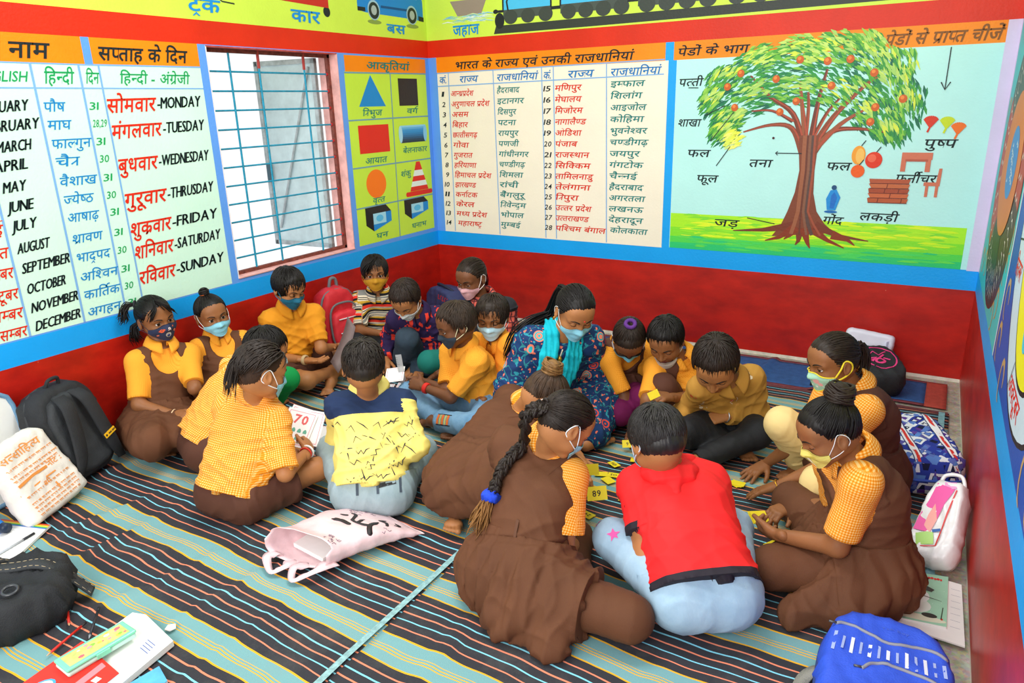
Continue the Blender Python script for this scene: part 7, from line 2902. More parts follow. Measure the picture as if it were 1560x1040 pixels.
def flat_text(mesh, t, o, ux, uz, h, m, width=None, bold=.01, center=True):
 V, F, x = text2d(t, bold)
 ux, uz = unit(ux), unit(uz)
 k = width / x if width else h
 o = A3(o)
 if center:
  o = o - ux * k * x / 2 - uz * h * .35
 mesh.add([o + ux * p_[0] * k + uz * p_[1] * h for p_ in V], F, m)

BLACKC = mat('#26282b', .75, noise=.25, nscale=14, bump=.35, bscale=260)
BLACK2 = mat('#333639', .7, noise=.2, nscale=14, bump=.3, bscale=260)
WHITEP = mat('#f2f2ee', .6, noise=.03, nscale=20)
INKM = mat('#1c1c1e', .6)

def thing(name, loc, label, cat, group=None):
 return tag(empty(name, loc), label, cat, group)

# ---- black backpack against the left wall
root = thing('backpack', (.21, -3.10, 0), 'black backpack with its padded straps facing out, leaning on the left wall', 'backpack')
o, ax, up = (.225, -3.10, .016), (-.30, .95, 0), (-.28, -.02, .95)
V, Q = pillow(.335, .46, .15, p=3.4, seed=3)
np_obj('pack_body', [(place(V, o, ax, up), Q, BLACKC)], root)
V, Q = pillow(.275, .38, .05, p=3.0, seed=5, wr=.002)
np_obj('back_panel', [(place(V + A3((0, -.072, .03)), o, ax, up), Q, BLACK2)], root)
for sx in (-1, 1):
 pts = catmull([(sx * .045, -.085, .40), (sx * .055, -.125, .34), (sx * .075, -.125, .20), (sx * .10, -.11, .09), (sx * .14, -.075, .02)], 6)
 Vs, Qs = [], []
 for i, q in enumerate(pts):
  wd = .036 - .016 * max(0, (i - 14)) / 10
  for k, (dx, dy) in enumerate(((-1, 0), (-.8, -.009), (.8, -.009), (1, 0), (.8, .006), (-.8, .006))):
   Vs.append(q + A3((dx * wd, dy, 0)))
 for i in range(len(pts) - 1):
  for k in range(6):
   Qs.append((i * 6 + k, i * 6 + (k + 1) % 6, (i + 1) * 6 + (k + 1) % 6, (i + 1) * 6 + k))
 st = np_obj('strap', [(place(Vs, o, ax, up), Qs, BLACKC)], root)
 if sx == 1:
  lab = Mesh()
  c_ = place([pts[14] + A3((0, -.0125, 0))], o, ax, up)[0]
  t_ = unit(place([pts[15]], o, ax, up)[0] - place([pts[13]], o, ax, up)[0])
  nn = unit(-np.cross(unit(up), unit(ax)))
  sd = unit(ax)
  sd = unit(A3(sd) + A3(up) * .25)
  u2 = unit(np.cross(nn, sd))
  q = [c_ - sd * .034 - u2 * .011, c_ + sd * .034 - u2 * .011, c_ + sd * .034 + u2 * .011, c_ - sd * .034 + u2 * .011]
  lab.add([v + nn * .001 for v in q] + [v - nn * .003 for v in q], [(0, 1, 2, 3), (7, 6, 5, 4), (0, 4, 5, 1), (1, 5, 6, 2), (2, 6, 7, 3), (3, 7, 4, 0)], mat('#f0b81c', .6))
  for k in range(8):      # tiny block letters
   q = c_ + nn * .0018 + sd * (-.011 + .0052 * k + (.003 if k > 3 else 0))
   lab.add([q + sd * x + u2 * y for x, y in ((0, -.004), (.0036, -.004), (.0036, .004), (0, .004))], [(0, 1, 2, 3)], INKM)
  lab.add([c_ + nn * .0018 - sd * .026 + sd * x + u2 * y for x, y in ((-.006, 0), (.0, -.006), (.007, .001), (.0, .006))], [(0, 1, 2, 3)], INKM)
  lo = lab.build('label_patch')
  lo.parent = st
  lo.location = -root.location
  lo['label'] = 'yellow label on the strap'
V, Q = tube_np(place(rounded_outline(.33, .455, 3.4, .0), o, ax, up), [.006] * 41, 6)
np_obj('piping', [(V, Q, BLACK2)], root)
V, Q = tube_np(place(catmull([(-.035, -.03, .44), (-.025, -.05, .475), (.025, -.05, .475), (.035, -.03, .44)], 6), o, ax, up), [.009] * 19, 6)
np_obj('carry_handle', [(V, Q, BLACKC)], root)

# ---- white cloth bag with orange printing in front of it
root = thing('cloth_bag', (.42, -3.40, 0), 'white cloth bag with orange Hindi printing, slumped against the black backpack', 'bag')
o, ax, up = (.40, -3.33, .016), (-.38, .88, .06), (-.38, -.14, .88)
V, Q = pillow(.34, .36, .10, p=9, seed=8, wr=.004, taper=.22)
V = place(V, o, ax, up)
V[:, 2] = np.maximum(V[:, 2], .016)
WB = mat('#ece6dc', .8, noise=.08, nscale=9, bump=.2, bscale=60)
ORP = mat('#f09a4a', .8)
ca = Caster(V, Q)
ax_, up_ = unit(ax), unit(A3(up) - unit(ax) * (A3(up) @ unit(ax)))
parts = [(V, Q, WB)]
c0 = A3(o) + up_ * .18
for t, uu, vv, hh, wd in (('सत्साहित्य', -.13, .10, .045, .21), ('नोट :', .035, -.005, .035, .08), ('श्री', -.03, -.055, .024, .04)):
 P2, F2, x = text2d(t, .01)
 r = throw(ca, c0, ax_, up_, [([(uu + P2[i][0] * wd / x, vv + P2[i][1] * hh) for i in f], [tuple(range(len(f)))]) for f in F2], .0018, .4)
 if r:
  parts.append((*r, ORP))
rr = random.Random(12)
for v_ in (.075, .045, .026, -.052, -.085, -.103, -.121, -.139):      # rows of small illegible print
 u_ = -.13
 while u_ < .10:
  L = rr.uniform(.012, .034)
  r = throw(ca, c0, ax_, up_, [ribbon2d([(u_, v_), (u_ + L, v_)], .003)] + [ribbon2d([(u_ + q, v_), (u_ + q + .003, v_ - .008)], .002) for q in (.003, L * .5, L * .85)], .0018, .4)
  if r:
   parts.append((*r, ORP))
  u_ += L + .006
for pts, wd in (([(-.13, .000), (-.05, .008), (.03, .004)], .012), ([(-.14, -.035), (0, -.03), (.14, -.035)], .006), ([(.02, -.07), (.02, -.10)], .008), ([(-.155, .06), (-.145, .06)], .03)):
 r = throw(ca, c0, ax_, up_, [ribbon2d(pts, wd)], .0018, .4)
 if r:
  parts.append((*r, ORP))
np_obj('bag_body', parts, root)
V, Q = tube_np(place(catmull([(-.12, 0, .33), (-.125, -.01, .375), (-.09, -.02, .385), (-.07, 0, .34)], 6), o, ax, up), [.010] * 19, 6)
np_obj('carry_handle', [(V, Q, WB)], root)

# ---- small things at the left edge
root = thing('tray', (.14, -3.44, 0), 'white board with rounded blue rim standing at the far left edge', 'tray')
w = Mesh()
T1 = [(x, y - .012, z) for x, y, z in rounded_outline(.30, .46, 6, 0)]
Vt = place(T1, (.14, -3.41, .016), (-.2, 1, 0), (-.12, 0, 1))
w.add(Vt, [tuple(range(len(Vt) - 1))], WHITEP)
w.add(Vt + A3((-.008, 0, 0)), [tuple(range(len(Vt) - 2, -1, -1))], WHITEP)
w.build('board', root, loc=tuple(root.location)).location = (0, 0, 0)
w = Mesh()
w.tube(place(rounded_outline(.30, .46, 6, -.01), (.14, -3.41, .016), (-.2, 1, 0), (-.12, 0, 1)), .011, mat('#6d97b8', .5), 8)
o_ = w.build('rim', root, smooth=True, loc=tuple(root.location))
o_.location = (0, 0, 0)
root = thing('water_bottle', (.315, -3.585, .05), 'blue plastic water bottle lying at the left edge under the white cloth bag', 'bottle')
w = Mesh()
BB = mat('#1c7ed0', .3, spec=.5)
w.tube([(-.09, -.03, 0), (-.06, -.02, 0), (.06, .02, 0), (.085, .028, 0), (.095, .032, 0)], [.030, .034, .034, .024, .018], BB, 18)
w.build('flask', root, smooth=True)
w = Mesh()
w.tube([(.093, .031, 0), (.118, .04, 0)], [.021, .020], mat('#1a2c44', .4), 16)
w.build('cap', root, smooth=True)

# ---- open notebook with a pen, far left
root = thing('notebook', (.48, -3.60, .016), 'open white notebook with a pen on it at the left edge of the photo', 'notebook')
w = Mesh()
q = [(.515, -3.43), (.285, -3.505), (.445, -3.765), (.675, -3.69)]
V, F = slab(q, .0165, .026)
w.add(V, F, WHITEP)
gr = mat('#c9ccd2', .7)
for k in range(16):
 t = .10 + k * .052
 a = lerp(A3(q[1] + (0,)), A3(q[2] + (0,)), t)
 b = lerp(A3(q[0] + (0,)), A3(q[3] + (0,)), t)
 a, b = lerp(a, b, .06), lerp(a, b, .9)
 w.add([a + A3((0, 0, .0263)), b + A3((0, 0, .0263)), b + A3((.001, -.0014, .0263)), a + A3((.001, -.0014, .0263))], [(0, 3, 2, 1)], gr)
w.build('page_block', root, loc=tuple(root.location)).location = (0, 0, 0)
w = Mesh()
for k, col in enumerate(('#d83a2a', '#f0a02a', '#f2e04a', '#48b84a', '#3a78d0')):
 a, b = A3(q[1] + (.0,)), A3(q[0] + (.0,))
 d_ = A3((.0035, -.0056, 0)) * k
 w.add([a + d_ + A3((0, 0, .0266)), b + d_ + A3((0, 0, .0266)), b + d_ + A3((.0035, -.0056, .0266)), a + d_ + A3((.0035, -.0056, .0266))], [(0, 3, 2, 1)], mat(col, .6))
w.build('rainbow_binding', root, loc=tuple(root.location)).location = (0, 0, 0)
root = thing('pen', (.55, -3.58, .03), 'grey ballpoint pen lying on the open notebook', 'pen')
w = Mesh()
a, b = A3((.565, -3.665, .031)), A3((.53, -3.50, .031))
w.tube([a, lerp(a, b, .06), lerp(a, b, .12)], [.0008, .002, .004], mat('#3a3c40', .4), 8)
w.tube([lerp(a, b, .12), lerp(a, b, .72)], .0042, mat('#b8bec4', .2, spec=.6), 10)
w.build('barrel', root, loc=tuple(root.location), smooth=True).location = (0, 0, 0)
w = Mesh()
w.tube([lerp(a, b, .72), b], .0052, mat('#2c2e34', .35), 10)
w.build('cap', root, loc=tuple(root.location), smooth=True).location = (0, 0, 0)

# ---- black bag lying in the lower left corner
root = thing('shoulder_bag', (.98, -3.86, .016), 'dusty black bag with stitched straps and buckle in the lower left corner', 'bag')
V, Q = pillow(.36, .52, .15, p=3.2, seed=21, wr=.012)
V = place(V, (1.07, -3.63, .075), (.8, -.5, 0), (-.45, -.85, .02))
V[:, 2] = np.maximum(V[:, 2], .016)
np_obj('bag_body', [(V, Q, BLACKC)], root)
ca = Caster(V, Q)
STI = mat('#b9a888', .8)

def strap_on(pts, wd, stitch, name='strap'):
 P = []
 for x, y in pts:
  loc, n_ = ca.hit((x, y, .5), (0, 0, -1), 1.0)
  P.append((loc if loc is not None else A3((x, y, .02))) + A3((0, 0, .010)))
 C_ = catmull(P, 6)
 Vs, Qs, S1 = [], [], [[], []]
 for i, c_ in enumerate(C_):
  t = unit(C_[min(i + 1, len(C_) - 1)] - C_[max(i - 1, 0)])
  sd = unit(np.cross((0, 0, 1), t))
  for dx, dz in ((-1, 0), (-.9, .008), (.9, .008), (1, 0), (.9, -.004), (-.9, -.004)):
   Vs.append(c_ + sd * dx * wd + A3((0, 0, dz)))
  for k, sg in enumerate((-.72, .72)):
   S1[k].append(c_ + sd * sg * wd + A3((0, 0, .0085)))
 for i in range(len(C_) - 1):
  for k in range(6):
   Qs.append((i * 6 + k, i * 6 + (k + 1) % 6, (i + 1) * 6 + (k + 1) % 6, (i + 1) * 6 + k))
 Qs.append((0, 1, 2, 3, 4, 5))
 Qs.append(tuple((len(C_) - 1) * 6 + k for k in (5, 4, 3, 2, 1, 0)))
 parts = [(np.array(Vs), Qs, BLACK2)]
 if stitch:
  for s_ in S1:
   for i in range(0, len(s_) - 1):
    a, b = s_[i], lerp(s_[i], s_[i + 1], .6)
    parts.append((*tube_np([a, b], [.0012, .0012], 4), STI))
 np_obj(name, parts, root)

strap_on([(1.10, -3.60), (1.02, -3.68), (.93, -3.75), (.84, -3.84)], .026, True)
strap_on([(.84, -3.66), (.85, -3.75), (.86, -3.86)], .030, True)
V, Q = ring_mesh(A3((1.06, -3.82, .165)), (.15, -.1, 1), .022, .005, 16, 6)
np_obj('buckle', [(V, Q, mat('#3c3e42', .3, spec=.6))], root)

# ---- pencil, pens, paper scrap

def pencil(name, a, b, r, col, tipc, endc, label, cat):
 a, b = A3(a), A3(b)
 root = thing(name, tuple((a + b) / 2), label, cat)
 off = tuple(root.location)
 w = Mesh()
 w.tube([lerp(a, b, .10), lerp(a, b, .88)], r, mat(col, .4), 8)
 w.build('barrel', root, loc=off, smooth=True).location = (0, 0, 0)
 w = Mesh()
 w.tube([a, lerp(a, b, .03), lerp(a, b, .10)], [.0006, r * .4, r], mat(tipc, .6), 8)
 w.build('tip', root, loc=off, smooth=True).location = (0, 0, 0)
 w = Mesh()
 w.tube([lerp(a, b, .88), b], r * 1.05, mat(endc, .5), 8)
 w.build('end_cap', root, loc=off, smooth=True).location = (0, 0, 0)

pencil('pencil', (1.27, -3.85, .021), (1.225, -3.70, .021), .0042, '#d82a20', '#d8b088', '#2a2226', 'red pencil with dark end lying beside the black bag', 'pencil')
pencil('pen', (1.31, -3.74, .021), (1.19, -3.635, .021), .0045, '#2e3038', '#9aa0a8', '#24262c', 'dark gel pen pointing at the mint pencil box', 'pen')
pencil('pencil', (1.19, -3.735, .020), (1.10, -3.69, .020), .0042, '#c8281e', '#d8a078', '#c8281e', 'red pencil whose tip sticks out from under the black bag', 'pencil')
w = Mesh()
V, F = slab([(1.475, -3.575), (1.492, -3.56), (1.51, -3.572), (1.505, -3.59), (1.485, -3.595)], .017, .021)
w.add(V, F, WHITEP)
tag(w.build('paper_scrap'), 'crumpled white paper scrap alone on the rug near the pencil box', 'paper')

# ---- books with the mint pencil box
root = thing('exercise_book', (1.50, -3.73, .016), 'open white exercise book under the red book and mint pencil box', 'book')
w = Mesh()
q = [(1.335, -3.605), (1.385, -3.59), (1.575, -3.625), (1.605, -3.84), (1.365, -3.86)]
V, F = slab(q, .0165, .036)
w.add(V, F, WHITEP)
for k in range(4):
 w.add([(1.50 + .004 * k, -3.66 - .011 * k, .0363), (1.545 + .004 * k, -3.665 - .011 * k, .0363), (1.545 + .004 * k, -3.668 - .011 * k, .0363), (1.50 + .004 * k, -3.663 - .011 * k, .0363)], [(0, 3, 2, 1)], mat('#6a7ab0', .7))
w.build('page_block', root, loc=tuple(root.location)).location = (0, 0, 0)
root = thing('book', (1.48, -3.91, .037), 'red covered book with blue oval label under the mint pencil box', 'book')
w = Mesh()
q = [(1.345, -3.775), (1.575, -3.80), (1.60, -4.02), (1.37, -4.0)]
V, F = slab(q, .037, .050)
w.add(V, F, WHITEP)
V, F = slab(q, .0505, .0525)
RB = mat('#e03026', .4, noise=.1, nscale=20)
w.add(V, F, RB)
w.add([(x, y, .0529) for x, y in ((1.49, -3.80), (1.515, -3.803), (1.54, -4.0), (1.515, -4.0))], [(0, 3, 2, 1)], mat('#e88a94', .4))
for k, col in enumerate(('#f4f0e4', '#f4f0e4', '#f4f0e4', '#e8e42a', '#f4f0e4')):
 cx, cy = 1.535 + .002 * k, -3.985 + .034 * k
 w.add([(cx - .010, cy - .011, .0534), (cx + .012, cy - .008, .0534), (cx + .010, cy + .011, .0534), (cx - .012, cy + .008, .0534)], [(0, 1, 2, 3)], mat(col, .5))
w.add([(1.435 + .032 * math.cos(a * .3927), -3.955 + .048 * math.sin(a * .3927), .0534) for a in range(16)], [tuple(range(16))], mat('#4aa8e0', .5))
w.add([(1.435 + .026 * math.cos(a * .3927), -3.955 + .041 * math.sin(a * .3927), .0538) for a in range(16)], [tuple(range(16))], mat('#d8ecf6', .5))
w.build('cover', root, loc=tuple(root.location)).location = (0, 0, 0)
root = thing('book', (1.64, -3.80, .016), 'light blue book lying beside the open white exercise book', 'book')
w = Mesh()
q = [(1.625, -3.71), (1.70, -3.735), (1.72, -3.96), (1.60, -3.95), (1.61, -3.80)]
V, F = slab(q, .0165, .026)
w.add(V, F, WHITEP)
V, F = slab(q, .0262, .028)
w.add(V, F, mat('#5cb4e4', .4, noise=.2, nscale=25))
w.build('cover', root, loc=tuple(root.location)).location = (0, 0, 0)
root = thing('pencil_box', (1.435, -3.78, .052), 'mint green plastic pencil box with picture lid on the red book', 'pencil box')
root.rotation_euler = (0, 0, math.radians(-4))
root.scale = (.86, .82, .9)
MINT = mat('#7fdcb4', .25, spec=.5)
w = Mesh()
w.box((-.046, -.125, 0), (.046, .125, .020), mat('#c8efe0', .25, spec=.5))
w.build('tray', root, bevel=.008)
w = Mesh()
w.box((-.048, -.127, .020), (.048, .127, .031), MINT)
for q in ((-.042, -.115), (.042, .115)):
 pass
w.build('lid', root, bevel=.006)
w = Mesh()
w.box((-.034, -.108, .0308), (.034, .108, .0318), mat('#cfe07a', .4, noise=.35, nscale=26))
rr = random.Random(9)
for k in range(16):
 x, y = rr.uniform(-.028, .028), rr.uniform(-.10, .10)
 s_ = rr.uniform(.004, .009)
 w.add([(x + s_ * math.cos(a), y + s_ * 1.4 * math.sin(a), .0321 + k * 1e-5) for a in (0, 1.05, 2.1, 3.14, 4.2, 5.2)], [tuple(range(6))], mat(rr.choice(['#e8a0a8', '#f2e050', '#8cc84a', '#d86a7a', '#f4f4d0']), .4))
w.build('lid_picture', root)
w = Mesh()
w.box((.047, -.025, .008), (.053, .025, .027), MINT)
w.build('clasp', root, bevel=.002)

# ---- pink plastic carrier bag on the rug
root = thing('carrier_bag', (1.70, -2.98, .016), 'pale pink plastic carrier bag with black brush lettering lying open on the rug', 'bag')
PINK = mat('#f0cfd2', .35, noise=.10, nscale=12, bump=.25, bscale=30, spec=.5)
far_l, far_r = A3((1.56, -2.72, .02)), A3((1.90, -2.76, .02))
mou_l, mou_r = A3((1.47, -3.13, .03)), A3((1.75, -3.10, .03))
n, m = 30, 36
V, Q = [], []
for i in range(n + 1):
 t = i / n
 L, R_ = lerp(far_l, mou_l, t), lerp(far_r, mou_r, t)
 hgt = .012 + .085 * math.sin(min(1, t * 1.6) * math.pi / 2) * (1 - .25 * max(0, t - .7))
 if t > .85:
  hgt += .03 * (t - .85) / .15
 for k in range(m):
  a = 2 * math.pi * k / m
  c_, s_ = math.cos(a), math.sin(a)
  r = (abs(c_) ** 3 + abs(s_) ** 3) ** (-1 / 3)
  p_ = lerp(L, R_, .5 + .5 * c_ * r) + A3((0, 0, (s_ * r + 1) * hgt / 2))
  p_ = p_ + A3((.0, -.05 * max(0, t - .8) * 5 * (s_ < .2) * .6, 0))
  V.append(p_)
for i in range(n):
 for k in range(m):
  Q.append((i * m + k, i * m + (k + 1) % m, (i + 1) * m + (k + 1) % m, (i + 1) * m + k))
V, Q = np.array(V), np.array(Q)
V = crinkle(V, Q, .0035, [((.4, 1, 0), 1), ((1, -.3, .2), .7)], 40, 6)
V[:, 2] = np.maximum(V[:, 2], .017)
Q = [tuple(q) for q in Q] + [tuple(range(m))]
parts = [(V, Q, PINK)]
ca = Caster(V, Q)
o_ = A3((1.74, -2.90, .10))
u_, v_ = unit((-.98, -.05, 0)), unit((.05, -.98, 0))
br = []
for pts, wd in (([(-.06, .06), (-.03, .02), (-.03, -.03)], .020), ([(-.03, .02), (.02, .035), (.06, .02)], .014), ([(-.07, -.03), (-.05, -.05), (-.02, -.05), (-.03, -.075)], .012), ([(.02, .04), (.02, -.01)], .016), ([(.05, .03), (.07, -.02), (.10, -.03)], .014), ([(.03, .06), (.08, .05), (.12, .06)], .016), ([(-.08, -.06), (-.09, -.08), (-.06, -.09)], .010), ([(.09, .0), (.12, .01)], .012)):
 br.append(ribbon2d(catmull([p_ + (0,) for p_ in pts], 5)[:, :2].tolist(), [wd * .4] + [wd] * (len(pts) * 5 - 7) + [wd * .5, wd * .3]))
r = throw(ca, o_, u_, v_, br, .002, .3)
if r:
 parts.append((*r, mat('#2a2428', .5)))
rr = random.Random(2)
dd = []
for k in range(34):
 cx, cy = rr.choice(((.03, .16, ), (-.10, .03), (.10, -.09)))
 cx, cy = cx + rr.gauss(0, .022), cy + rr.gauss(0, .022)
 a = rr.random() * 6.28
 dd.append(ribbon2d([(cx, cy), (cx + .008 * math.cos(a), cy + .008 * math.sin(a)), (cx + .014 * math.cos(a + .8), cy + .014 * math.sin(a + .8))], .0016))
r = throw(ca, o_, u_, v_, dd, .002, .3)
if r:
 parts.append((*r, mat('#8a7484', .6)))
b_ = np_obj('bag_body', parts, root)
sm_ = b_.modifiers.new('film', 'SOLIDIFY')
sm_.thickness = .0012
for (a, b), mid in (((A3((1.50, -3.14, .04)), A3((1.585, -3.13, .024))), A3((1.555, -3.215, .022))), ((A3((1.645, -3.12, .024)), A3((1.74, -3.09, .05))), A3((1.665, -3.215, .024)))):
 C_ = catmull([a, lerp(a, mid, .5) + A3((-.02, -.01, .02)), mid, lerp(b, mid, .5) + A3((.02, -.01, .015)), b], 6)
 Vs, Qs = [], []
 for i, c_ in enumerate(C_):
  t = unit(C_[min(i + 1, len(C_) - 1)] - C_[max(i - 1, 0)])
  sd = unit(np.cross(t, (0, 0, 1)))
  wd = .012 + .026 * (abs(i / (len(C_) - 1) - .5) * 2) ** 2
  Vs += [c_ - sd * wd + A3((0, 0, .006 * math.sin(i))), c_ + A3((0, 0, .008)), c_ + sd * wd]
 for i in range(len(C_) - 1):
  for k in (0, 1):
   Qs.append((i * 3 + k, i * 3 + k + 1, i * 3 + k + 4, i * 3 + k + 3))
 hnd = np_obj('carry_handle', [(np.array(Vs), Qs, PINK)], root)
 hnd.modifiers.new('film', 'SOLIDIFY').thickness = .0015
root = None
w = Mesh()
V, F = slab([(1.54, -2.86), (1.72, -2.88), (1.70, -3.10), (1.53, -3.08)], .040, .056)
w.add(V, F, WHITEP)
tag(w.build('notebook'), 'white notebook showing inside the mouth of the pink carrier bag', 'notebook')

# ---- chequered blue school bag behind the girl with cream trousers
def cheq(nt, tc, sp, mth, mix, noise):
 ch = []
 for k in (.046, .023):
  v = nd(nt, 'ShaderNodeTexVoronoi', Scale=1 / k)
  v.feature = 'F1'
  v.distance = 'CHEBYCHEV'
  v.inputs['Randomness'].default_value = .0
  mp = nd(nt, 'ShaderNodeMapping')
  mp.inputs['Rotation'].default_value = (0, 0, .35)
  nt.links.new(tc.outputs['Object'], mp.inputs['Vector'])
  nt.links.new(mp.outputs['Vector'], v.inputs['Vector'])
  s2 = nd(nt, 'ShaderNodeSeparateXYZ')
  wn_ = nd(nt, 'ShaderNodeTexWhiteNoise')
  nt.links.new(v.outputs['Position'], wn_.inputs['Vector'])
  nt.links.new(wn_.outputs['Color'], s2.inputs['Vector'])
  ch.append((v.outputs['Distance'], s2))
 (d1, c1), (d2, c2) = ch
 base = mix(mth('GREATER_THAN', c1.outputs['X'], .52), '#2a3c9c', '#e4eaf0')
 base = mix(mth('MULTIPLY', mth('LESS_THAN', d1, .30), mth('GREATER_THAN', c1.outputs['Y'], .35)), base, '#141a3c')
 base = mix(mth('MULTIPLY', mth('LESS_THAN', d1, .18), mth('GREATER_THAN', c1.outputs['Z'], .3)), base, '#eef2f4')
 return mix(mth('GREATER_THAN', c2.outputs['X'], .74), base, mix(c2.outputs['Y'], '#5c2a8c', '#5a8ad0'))

root = thing('backpack', (3.53, -1.30, .016), 'blue, purple and white chequered school bag lying by the right wall', 'backpack')
CHQ = pattern_mat('chequered_print', cheq, .7)
V, Q = pillow(.29, .52, .17, p=4.5, seed=12, wr=.006)
o, ax, up = (3.575, -1.56, .10), (.93, .30, .02), (-.24, .95, .02)
V = place(V, o, ax, up)
V[:, 2] = np.maximum(V[:, 2], .016)
np_obj('pack_body', [(V, Q, CHQ)], root)
ca = Caster(V, Q)
for off, nm in ((-.055, 'red and white webbing stripe'), (.085, 'red and white webbing stripe')):
 parts = []
 for dx, wd, col in ((0, .034, '#eef0f2'), (0, .012, '#d8342a'), (-.0165, .004, '#20306c'), (.0165, .004, '#20306c')):
  ax2, up2 = unit(ax), unit(A3(up) - unit(ax) * (A3(up) @ unit(ax)))
  r = throw(ca, A3(o) + up2 * .26, ax2, up2, [ribbon2d([(off + dx, -.24 + .03 * k) for k in range(17)], wd)], .003 + (.0008 if wd < .02 else 0), .5)
  if r:
   parts.append((*r, mat(col, .7)))
 np_obj('webbing', parts, root)
V, Q = tube_np(place(rounded_outline(.285, .515, 4.5, .0, 48), o, ax, up), [.006] * 49, 6)
V[:, 2] = np.maximum(V[:, 2], .018)
np_obj('piping', [(V, Q, mat('#3a5cc0', .6))], root)

# ---- white plastic bag with pink printing leaning on the right wall
root = thing('carrier_bag', (3.60, -2.02, .016), 'white plastic carrier bag with pink and green print leaning on the right wall', 'bag')
PLW = mat('#eceeee', .3, noise=.05, nscale=14, bump=.3, bscale=28, spec=.5)
V, Q = pillow(.17, .34, .10, p=4.5, seed=31, wr=.006, taper=.3)
o, ax, up = (3.585, -2.10, .03), (.90, -.35, .25), (.14, .72, .56)
V = place(V, o, ax, up)
V[:, 0] = np.minimum(V[:, 0], 3.662 + .0165 * -V[:, 1])
V[:, 2] = np.maximum(V[:, 2], .016)
ca = Caster(V, Q)
ax2, up2 = unit(ax), unit(A3(up) - unit(ax) * (A3(up) @ unit(ax)))
parts = [(V, Q, PLW)]
c0 = A3(o) + up2 * .19
for polys, col, lf in (([ribbon2d([(-.035, -.08), (-.03, -.03), (-.015, .04), (.0, .11)], .06)], '#ef5aa8', .0016), ([ribbon2d([(-.02, -.08), (-.012, -.02), (.0, .05)], .03)], '#f2a49a', .0022), ([ribbon2d([(-.045, -.115), (-.01, -.105), (.01, -.10)], .045)], '#a4d860', .0024), ([ribbon2d([(.026, -.13), (.028, -.06), (.03, .0), (.036, .10)], .005)], '#d83a3a', .003), ([ribbon2d([(-.005, .11), (.03, .12)], .03)], '#e6a0d0', .0026), ([ribbon2d([(.0, -.075), (.025, -.065)], .012)], '#3a6ab4', .003), ([ribbon2d([(-.05, -.142), (-.01, -.135), (.026, -.13)], .004)], '#d83a3a', .003)):
 r = throw(ca, c0, ax2, up2, polys, lf, .5)
 if r:
  parts.append((*r, mat(col, .35)))
np_obj('bag_body', parts, root)
V, Q = tube_np(place(catmull([(-.04, -.01, .31), (-.03, -.02, .36), (.02, -.01, .37), (.04, 0, .32)], 6), o, ax, up), [.007] * 19, 6)
V[:, 0] = np.minimum(V[:, 0], 3.66 + .0165 * -V[:, 1])
np_obj('carry_handle', [(V, Q, PLW)], root)

# ---- notebook with a snowman cover, exercise sheet below it
root = thing('exercise_book', (3.58, -2.31, .016), 'white printed exercise book under the green snowman notebook', 'book')
w = Mesh()
V, F = slab([(3.49, -2.125), (3.685, -2.14), (3.695, -2.47), (3.50, -2.46)], .0165, .022)
w.add(V, F, WHITEP)
for k in range(7):
 y = -2.18 - .035 * k
 w.add([(3.655, y, .0223), (3.682, y - .001, .0223), (3.682, y - .003, .0223), (3.655, y - .002, .0223)], [(0, 3, 2, 1)], mat('#b8bcc4', .7))
w.build('page_block', root, loc=tuple(root.location)).location = (0, 0, 0)
root = thing('notebook', (3.555, -2.29, .022), 'pale green notebook with a fiddling snowman on its cover', 'notebook')
w = Mesh()
q = [(3.465, -2.165), (3.645, -2.125), (3.645, -2.41), (3.475, -2.435)]
V, F = slab(q, .0225, .0285)
w.add(V, F, WHITEP)
V, F = slab(q, .0287, .0295)
w.add(V, F, mat('#a8e0c0', .35, noise=.1, nscale=12))
w.build('cover', root, loc=tuple(root.location)).location = (0, 0, 0)
w = Mesh()
O2, X2, Y2 = A3((3.475, -2.425, .0298)), A3((.170, .020, 0)), A3((-.006, .268, 0))

def pp(u, v, lay=0):
 return O2 + X2 * u + Y2 * v + A3((0, 0, lay * 1.5e-4))

def pd(u, v, ru, rv, col, lay, n=18):
 w.add([pp(u + ru * math.cos(6.2832 * k / n), v + rv * math.sin(6.2832 * k / n), lay) for k in range(n)], [tuple(range(n))], mat(col, .4))

pd(.5, .06, .5, .06, '#e6ecd0', 1)
pd(.45, .30, .30, .16, '#e8f6ec', 2)
pd(.50, .50, .22, .15, '#f0faf4', 3)
pd(.25, .17, .12, .05, '#2c2620', 3)
pd(.72, .13, .13, .045, '#2c2620', 3)
w.add([pp(*p_, 5) for p_ in ((.22, .70), (.75, .62), (.80, .68), (.66, .74), (.70, .92), (.42, .95), (.36, .78))], [tuple(range(7))], mat('#3a342c', .4))
w.add([pp(*p_, 6) for p_ in ((.34, .66), (.62, .60), (.62, .64), (.40, .71))], [tuple(range(4))], mat('#e08a2a', .4))
pd(.40, .52, .10, .08, '#b0542a', 6)
pd(.28, .60, .06, .06, '#b0542a', 6)
w.add([pp(*p_, 7) for p_ in ((.12, .72), (.15, .73), (.36, .52), (.33, .51))], [tuple(range(4))], mat('#2a2018', .4))
w.add([pp(*p_, 7) for p_ in ((.62, .50), (.92, .46), (.92, .465), (.62, .515))], [tuple(range(4))], mat('#4a3c30', .4))
pd(.44, .30, .02, .016, '#26241f', 4)
pd(.92, .10, .02, .02, '#d83a2a', 4)
w.add([pp(*p_, 4) for p_ in ((.90, .10), (.92, .10), (.95, .34), (.935, .34))], [tuple(range(4))], mat('#3a4a34', .4))
for k, (u, s_) in enumerate(((.70, .03), (.755, .03), (.81, .025), (.86, .03), (.91, .02))):
 pd(u, .925 + .008 * (k % 2), s_, .025, '#e0342c', 5, 8)
